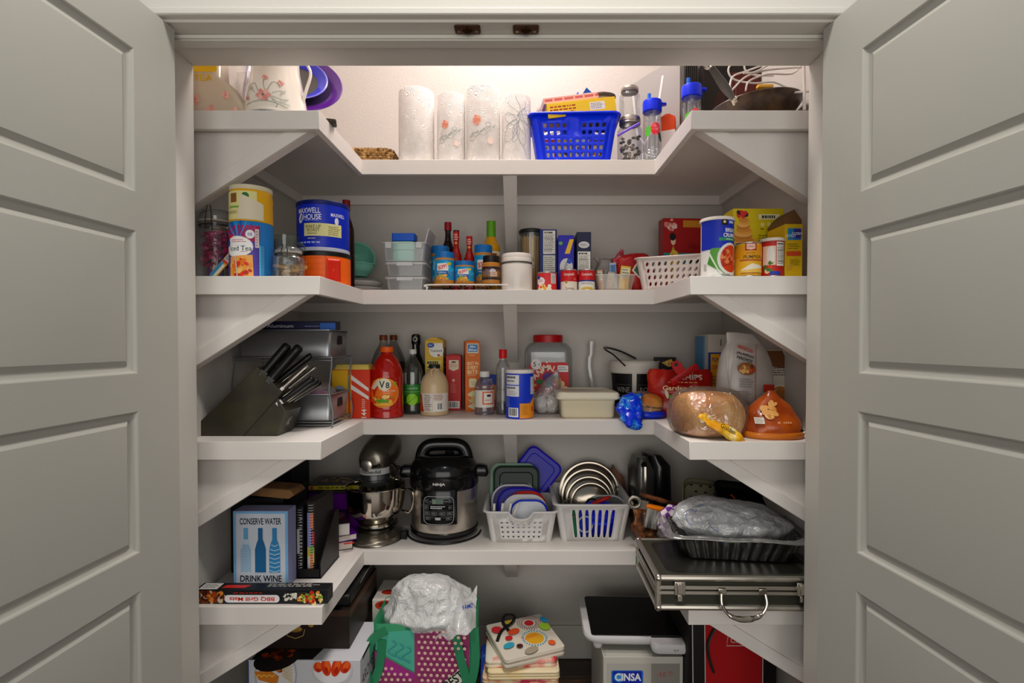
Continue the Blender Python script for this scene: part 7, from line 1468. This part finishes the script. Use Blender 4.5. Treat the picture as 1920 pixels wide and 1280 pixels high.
fr.ell(W*.25, Hh-.03, .064, .05, '#c9c6cc').ell(W*.25, Hh-.03, .056, .042, '#e6e4e8')
for cx, ln, ro in ((.13, .016, .3), (.2, .028, .15), (.29, .03, -.25), (.37, .02, -.5)): fr.ell(W*cx, Hh-.02, .015, ln, '#c8401c', ro).ell(W*cx+.003, Hh-.015, .008, ln*.7, '#e2642c', ro).ell(W*cx, Hh-.03, .006, ln*.4, '#a82a10', ro)
tp = Art().poly([(-W/2+.01, -.108), (.07*W, -.108), (.22*W, .108), (-W/2+.01, .108)], '#1c1c1c').ell(-W*.25, -.1, .066, .07, '#2c2626').blobs(-W*.27, -.08, .045, .03, 26, ['#7a3414', '#a8481c', '#3a1a10'], .012, 4)
rs = Art().text('AROMEN', -.02, Hh-.075, .035, '#17181a', rot=.0, w=.15).rows(-.09, Hh-.16, .08, Hh-.11, 4, '#777').text('R', -.08, Hh-.135, .04, '#17181a', bold=.04).rect(-.09, Hh-.012, .1, Hh-.002, '#241c18')
big('appliance_carton', 'large white carton with fried food pictures on the floor at left', -.84, -.494, 1.62, 1.845, 0, Hh, '#cfced4', fr=fr, rs=rs, tp=tp)
t = big('wooden_chest', 'dark brown wooden box with gold crest on top of the food picture carton', -.85, -.546, 1.68, 2.0, Hh+.001, Hh+.125, '#1f140d', body='box_body', fr=Art().rect(-.15, .104, .15, .122, '#3a2516'), rs=Art().rect(-.16, .1, .16, .122, '#4a3020'))
Art().ell(-.02, .062, .022, .009, '#8a6a2c').poly([(-.042, .06), (-.03, .08), (-.02, .068), (-.01, .08), (.002, .06)], '#a8843a').line([(-.05, .062), (-.045, .042), (-.02, .033), (.005, .042), (.01, .062)], .002, '#b8a06a').ell(.03, .077, .009, .008, '#a8843a').build('gold_crest', t, front(-.16))
t = thing('folded_table', 'black folded case lying on the wooden box under the left shelf', 'case', (-.70, 1.85, Hh+.127), 0)
MB().cb(.3, .3, .036).build('case_body', mat('#0b0b0b', .45), t, bevel=.006); MB().tube([(.152, -.05, .03), (.152, .02, .036), (.152, .1, .034)], .0025, 6).build('metal_trim', mat('#8a867a', .3, .9), t)
big('food_carton', 'white carton with orange soup bowl pictures between the wooden box and the green bag', -.535, -.44, 1.90, 2.06, 0, .46, '#ddd5cc', fr=Art().ell(.0, .44, .038, .018, '#c83c1c').ell(.0, .443, .026, .01, '#7a2410').rect(-.02, .37, .03, .41, '#dca04c').rows(-.04, .3, .04, .36, 4, '#8a8278'), tp=Art().ell(0, -.02, .042, .03, '#e8e2d8').ell(0, -.02, .03, .02, '#b8301c'))
# ---- shopping bag
bxc = X(799, 1.80); t = thing('shopping_bag', 'green and pink dotted reusable shopping bag stuffed with plastic bags', 'shopping bag', (bxc, 1.83, .0005)); GR = mat('#2d7a56', .55)
w, d, h = .335, .19, .462
m = MB(); m.rrect([(w*.9, d*.9, 0), (w*.95, d*.95, .01), (w*.98, d, h*.5), (w, d, h)], .02, 5, caps=(1, 0)); m.build('bag_body', GR, t, solid=.0015, smooth=60)
fy = lambda v: -d/2*(.95+.05*min(1, v/(h*.5)))-.001
a = Art().poly([(-w*.47, h-.03), (-.03, h-.02), (-.03, h-.16), (-w*.47, h-.085)], '#58b09a').poly([(-w*.48, h-.09), (-.03, h-.165), (-.03, .0), (-w*.40, .0), (-w*.46, h-.28)], '#a23a86')
a.poly([(-.03, h-.01), (w*.45, h-.01), (w*.45, h-.14), (.08, h-.23), (.03, h-.25), (-.03, h-.235)], '#95406c').poly([(-w*.45, h-.15), (-.03, h-.19), (-.03, h-.31), (-w*.3, h-.24), (-w*.47, h-.24)], '#8d3c66')
for i in range(15):
    for j in range(14):
        u = -w*.46+.02*i+(j % 2)*.01; v = h-.022-.018*j
        ok = (u > -.024 and u < w*.43 and v > h-.235+.55*max(0, u-.03)+.004) or (u < -.034 and v < h-.135-.35*(u+.14) and v > h-.245-.3*max(0, u+.08)*1.6)
        if ok: a.ell(u, v, .0052, .0052, '#f0cfc0', 0, 12).ell(u, v, .0028, .0028, '#e8b8a8', 0, 8)
for k in range(3): a.line([(-.10+.024*k+.014*math.sin(q*.8), h-.05-.006*q-.01*k) for q in range(10)], .0018, '#1f6a94')
a.poly([(.055, h-.235), (.14, h-.175), (.14, h-.125), (.062, h-.19)], '#d9d6c8').text('BEST', .101, h-.178, .03, '#141614', w=.07, rot=.66, bold=.05)
for k in range(12): a.line([(-.0+.006*k, h-.285+.002*k), (.003+.006*k, h-.265+.003*k)], .0028, '#122a1e')
a.ell(-.09, h-.33, .03, .02, '#a23a86').poly([(.05, h-.33), (.14, h-.25), (.14, h-.4), (.06, h-.42)], '#b8b87c')
a.build('bag_print', t, lambda u, v, k: (u, fy(v)-k, v))
def strap(pts, nm='strap'):
    p = smoothpath(pts, 8); m = MB(); vs = []
    for i, q in enumerate(p):
        tt = (p[min(i+1, len(p)-1)]-p[max(i-1, 0)]).normalized(); s = tt.cross(Vector((0, 1, 0))).normalized()*.014
        vs += [q-s, q+s]
    m.add(vs, [(2*i, 2*i+1, 2*i+3, 2*i+2) for i in range(len(p)-1)]); m.build(nm, GR, t, solid=.002, smooth=0)
strap([(-w*.36, -d/2-.006, h-.02), (-w*.5, -d/2-.012, h-.05), (-w*.56, -d/2-.016, h-.13), (-w*.50, -d/2-.016, h-.19), (-w*.43, -d/2-.008, h-.14), (-w*.4, -d/2-.006, h-.05)])
strap([(w*.32, -d/2-.006, h-.035), (w*.37, -d/2-.014, h-.11), (w*.45, -d/2-.018, h-.19), (w*.51, -d/2-.016, h-.12), (w*.50, -d/2-.008, h-.01)])
t = thing('plastic_bag', 'white crumpled grocery bags billowing out of the green shopping bag', 'bag', (bxc, 1.83, h-.02))
sack([(.24, .13, -.08), (.28, .16, -.02), (.30, .195, .02, .0, -.01), (.29, .18, .05, .012), (.24, .15, .08, .0), (.17, .12, .11, -.02), (.08, .07, .13, -.03)], .017, 11, 41, fine=.45, n=120, k=10, ridge=1, st=.4).build('bag_film', clear('#ffffff', .95, .12, .2, 1.0, 20), t, smooth=180)
m = MB(); m.grid(lambda u, v: (.04+u*.135, -.11+.06*v-.03*u+.012*math.sin(u*9+v*4), -.03+.11*v*(.5+.5*u)+.05*u+.01*math.sin(u*14)), 20, 12); m.build('bag_flap', clear('#ffffff', .9, .12, .2, .7, 20), t, smooth=180)
Art().text('FAMO', .148, .085, .014, '#1f3fa8', w=.036, rot=.25, bold=.05).build('print', t, plane((0, -.118, 0), (1, -.0, 0), (0, .1, 1)))
# ---- folded bags
fb = X(975, 1.9)
big('parcel', 'white carton under the folded tote bags', fb-.09, fb+.13, 1.80, 2.05, 0, .17, '#cfc9c4', fr=Art().rect(-.1, .02, .1, .15, '#c9c3c0').rows(-.08, .04, .06, .1, 3, '#5a5a60'))
def folded(lab, cx, cy, z, w, d, h, mt, rz, edges=3, name='folded_tote', tp=None, rx=0):
    t = thing(name, lab, 'tote bag', (cx, cy, z), R(rz), rx=rx); m = MB()
    for k in range(edges): m.rrect([(w-.006*k, d-.004*k, h*k/edges), (w, d, h*(k+.5)/edges), (w-.008, d-.006, h*(k+.96)/edges)], .016, 5)
    m.build('folded_fabric', mt, t, smooth=180)
    if tp: tp.build('fabric_print', t, topside(h*(edges-.04)/edges), rough=.8)
    return t
BLF = mottle('#1a3cb0', '#2f6ad0', 14, .7, .2, '#d8dce8'); CRF = mottle('#e6cfa0', '#e9dab8', 9, .8, .2); FLO = mottle('#e8d8b4', '#e6caa4', 16, .8, .2, '#c8405a', (1, 1, 1), .35, .46)
folded('blue folded tote bag at the bottom of the stack', fb-.02, 1.94, .171, .25, .27, .035, BLF, 4)
folded('cream floral folded tote bag in the lower middle of the stack', fb+.005, 1.93, .207, .265, .26, .03, FLO, -2)
folded('beige folded tote bag in the middle of the stack', fb+.01, 1.92, .238, .25, .25, .026, CRF, 1)
folded('white and red flowered folded tote bag just under the dotted one', fb+.0, 1.94, .265, .25, .24, .022, mottle('#ddd8cc', '#e2d6c0', 9, .8, .2, '#c82838', (1, 1, 1), .38, .47), 2, 2)
tp = Art().rect(-.113, -.108, .113, .108, '#ddd2c2', .012)
def dots(cx, cy, r, n, c, s=.0045):
    for k in range(n): tp.ell(cx+r*math.cos(2*PI*k/n), cy+r*math.sin(2*PI*k/n), s, s*.6, c, 2*PI*k/n, 8)
tp.ell(.03, -.025, .034, .034, '#d8a42c').text('Bobbie', .015, -.01, .022, '#d8642c', w=.06, rot=.2); dots(.03, -.025, .043, 26, '#3a9ab4')
tp.ell(.045, .065, .018, .017, '#b8242c'); dots(.045, .065, .028, 22, '#2a2220', .003); dots(.045, .065, .036, 26, '#b8343c', .003); dots(.045, .065, .044, 30, '#3c5a70', .003)
for cx, cy, rx, ry, c in ((-.03, .03, .024, .016, '#d8542c'), (-.06, -.0, .014, .012, '#b8242c'), (-.075, -.04, .022, .014, '#3a9ab4'), (-.04, -.055, .012, .011, '#4a1a1c'), (-.01, -.09, .028, .016, '#a89a84'), (.09, .02, .02, .024, '#9cc03c'), (.105, .06, .012, .02, '#2a8ab4'), (.075, -.075, .013, .014, '#d8642c'), (-.085, .06, .02, .02, '#c8343c'), (-.03, .09, .016, .01, '#c8a83c')): tp.ell(cx, cy, rx, ry, c, .3)
t = folded('cream tote bag with colourful dots and black handle on top of the stack', fb+.015, 1.925, .288, .23, .22, .03, mat('#d8cdbc', .8), 22, 2, tp=tp, rx=R(4))
MB().tube(smoothpath([(-.105, .0, .032), (-.07, .05, .034), (-.02, .075, .04), (-.0, .105, .045), (-.03, .12, .045), (-.05, .09, .04), (-.045, .04, .034)], 8), .006, 8, flat=.5).build('black_handle', mat('#14110f', .6), t)
# ---- scale on carton
cx0, cx1 = X(1133, 1.78), X(1284, 1.78); cf = 1.78; ctop = .325
w = cx1-cx0
fr = Art().rect(-w*.46, .0, w*.46, ctop*.93, '#b9b5ac').rect(-w*.4, ctop-.094, w*.0, ctop-.046, '#2f6ac0', .006).rect(-w*.38, ctop-.091, -w*.02, ctop-.049, '#1a2f9c', .005).ell(-w*.3, ctop-.07, .018, .016, '#3f94d8').text('CINSA', -w*.19, ctop-.069, .026, '#eef0f4', w=w*.33, bold=.07).rows(-w*.4, ctop-.112, -w*.1, ctop-.104, 1, '#c83c50').rect(w*.1, .0, w*.46, ctop*.93, '#8f8c84')
fr.text('10', w*.25, ctop-.06, .018, '#a84a4a', rot=-.1).text('00', w*.34, ctop-.053, .010, '#a84a4a').line([(w*.31, ctop-.063), (w*.40, ctop-.061)], .001, '#a84a4a').line([(w*.18, ctop-.072), (w*.2, ctop-.05)], .001, '#a84a4a')
big('cookware_carton', 'grey and cream cookware carton with blue oval badge under the scale', cx0, cx1, cf, 2.08, 0, ctop, '#c6c2b8', fr=fr, tp=Art().rect(-w*.49, -.148, w*.49, .14, '#a8a69e').rect(-w*.46, -.148, w*.08, -.11, '#b8b5ac'))
sw, sd = .365, .30; sx = X(1176, 1.96)
t = thing('bathroom_scale', 'white bathroom scale with black top resting on the cookware carton', 'scale', (sx+.012, 1.80+sd/2, ctop+.022), R(-1.5)); SW = mat('#d6d3d4', .35)
MB().rrect([(sw*.9, sd*.9, 0), (sw*.98, sd*.97, .010), (sw, sd, .022), (sw*.98, sd*.98, .032)], .05, 7).build('scale_body', SW, t, smooth=50)
MB().rrect([(sw*.86, sd*.93, .0315), (sw*.85, sd*.92, .0345)], .012, 5).build('glass_top', mat('#060606', .35), t)
m = MB(); m.rrect([(.12, .05, -.004, sw*.29, -sd/2-.006), (.13, .06, .010, sw*.29, -sd/2-.008), (.125, .055, .028, sw*.29, -sd/2-.006), (.12, .05, .032, sw*.29, -sd/2)], .022, 6); m.build('display_panel', SW, t, smooth=50)
Art().text('kg lb', sw*.33, .012, .008, '#55555a').build('display_print', t, front(-sd/2-.0385))
for s1 in (-1, 1):
    for s2 in (-1, 1): MB().lathe([(.014, -.0215), (.017, -.014), (.02, .002)], 18, x=s1*sw*.36, y=s2*sd*.36).build('foot', SW, t)
# ---- cooler bag
x0, x1 = X(1296, 1.72), .84
t = thing('cooler_bag', 'red and black cooler bag with white piping standing under the right shelf', 'cooler bag', ((x0+x1)/2, 1.72+.14, .0005)); w = x1-x0; h = .545
MB().rrect([(w*.97, .27, 0), (w, .28, .02), (w, .28, h*.94), (w*.98, .27, h)], .02, 5).build('bag_body', mat('#120f10', .6), t, smooth=50)
a = Art().poly([(-w*.5+.056, .0), (w*.32, .0), (w*.32, h*.96), (-w*.5+.048, h*.96)], '#a5141a')
for u in (-w*.5+.012, -w*.5+.052): a.line([(u+.008, 0), (u, h*.5), (u-.004, h*.96)], .0028, '#cfcaca')
a.line([(w*.32, .0), (w*.32, h*.96)], .0028, '#cfcaca').line([(-.02, h*.8), (.08, h*.8), (.09, h*.73), (-.025, h*.73), (-.02, h*.8)], .003, '#c9b0a8').text('Coleman', .03, h*.765, .02, '#c9b0a8', w=.085, bold=.03)
a.build('front_panel', t, front(-.1405), rough=.6)
m = MB(); m.tube(smoothpath([(-.06, -.145, h*.86), (-.09, -.155, h*.76), (-.085, -.155, h*.66), (-.07, -.15, h*.58)], 7), .006, 8, flat=.6); m.build('strap', mat('#1c2a24', .5), t)
# ================================================================ light and camera
def area(loc, size, power, col=(1, 1, 1), rot=(0, 0, 0), shape='DISK', spread=PI):
    l = bpy.data.lights.new('lamp', 'AREA'); l.shape = shape; l.size = size; l.energy = power; l.color = col; l.spread = spread
    o = bpy.data.objects.new('room_light', l); C.objects.link(o); o.location = loc; o.rotation_euler = rot; return o
area((-.04, 1.84, 3.18), .6, 21, (1, .9, .87))
area((0, .6, 3.4), .4, 33, (1, .96, .88))
fl_ = area((0, -2.3, 1.4), 3.6, 57, (1, .96, .89), (R(90), 0, 0), 'RECTANGLE'); fl_.data.size_y = 2.3
w = bpy.data.worlds.new('w'); bpy.context.scene.world = w; w.use_nodes = True
w.node_tree.nodes['Background'].inputs[0].default_value = (.84, .93, 1, 1)
w.node_tree.nodes['Background'].inputs[1].default_value = .24
cam = bpy.data.cameras.new('camera'); co = bpy.data.objects.new('camera', cam); C.objects.link(co)
co.location = (0, 0, H); co.rotation_euler = (R(90)-TH, 0, 0)
cam.sensor_width = 36; cam.lens = 18.75; cam.shift_x = -17.1/1920; cam.shift_y = 16.6/1920; cam.clip_start = .02
bpy.context.scene.camera = co
vs = bpy.context.scene.view_settings
vs.view_transform = 'Standard'; vs.look = 'None'; vs.exposure = 0; vs.gamma = 1; vs.use_curve_mapping = False
cy = bpy.context.scene.cycles; cy.max_bounces = 8; cy.transparent_max_bounces = 24; cy.caustics_reflective = False; cy.caustics_refractive = False
try: cy.use_denoising = True
except Exception: pass
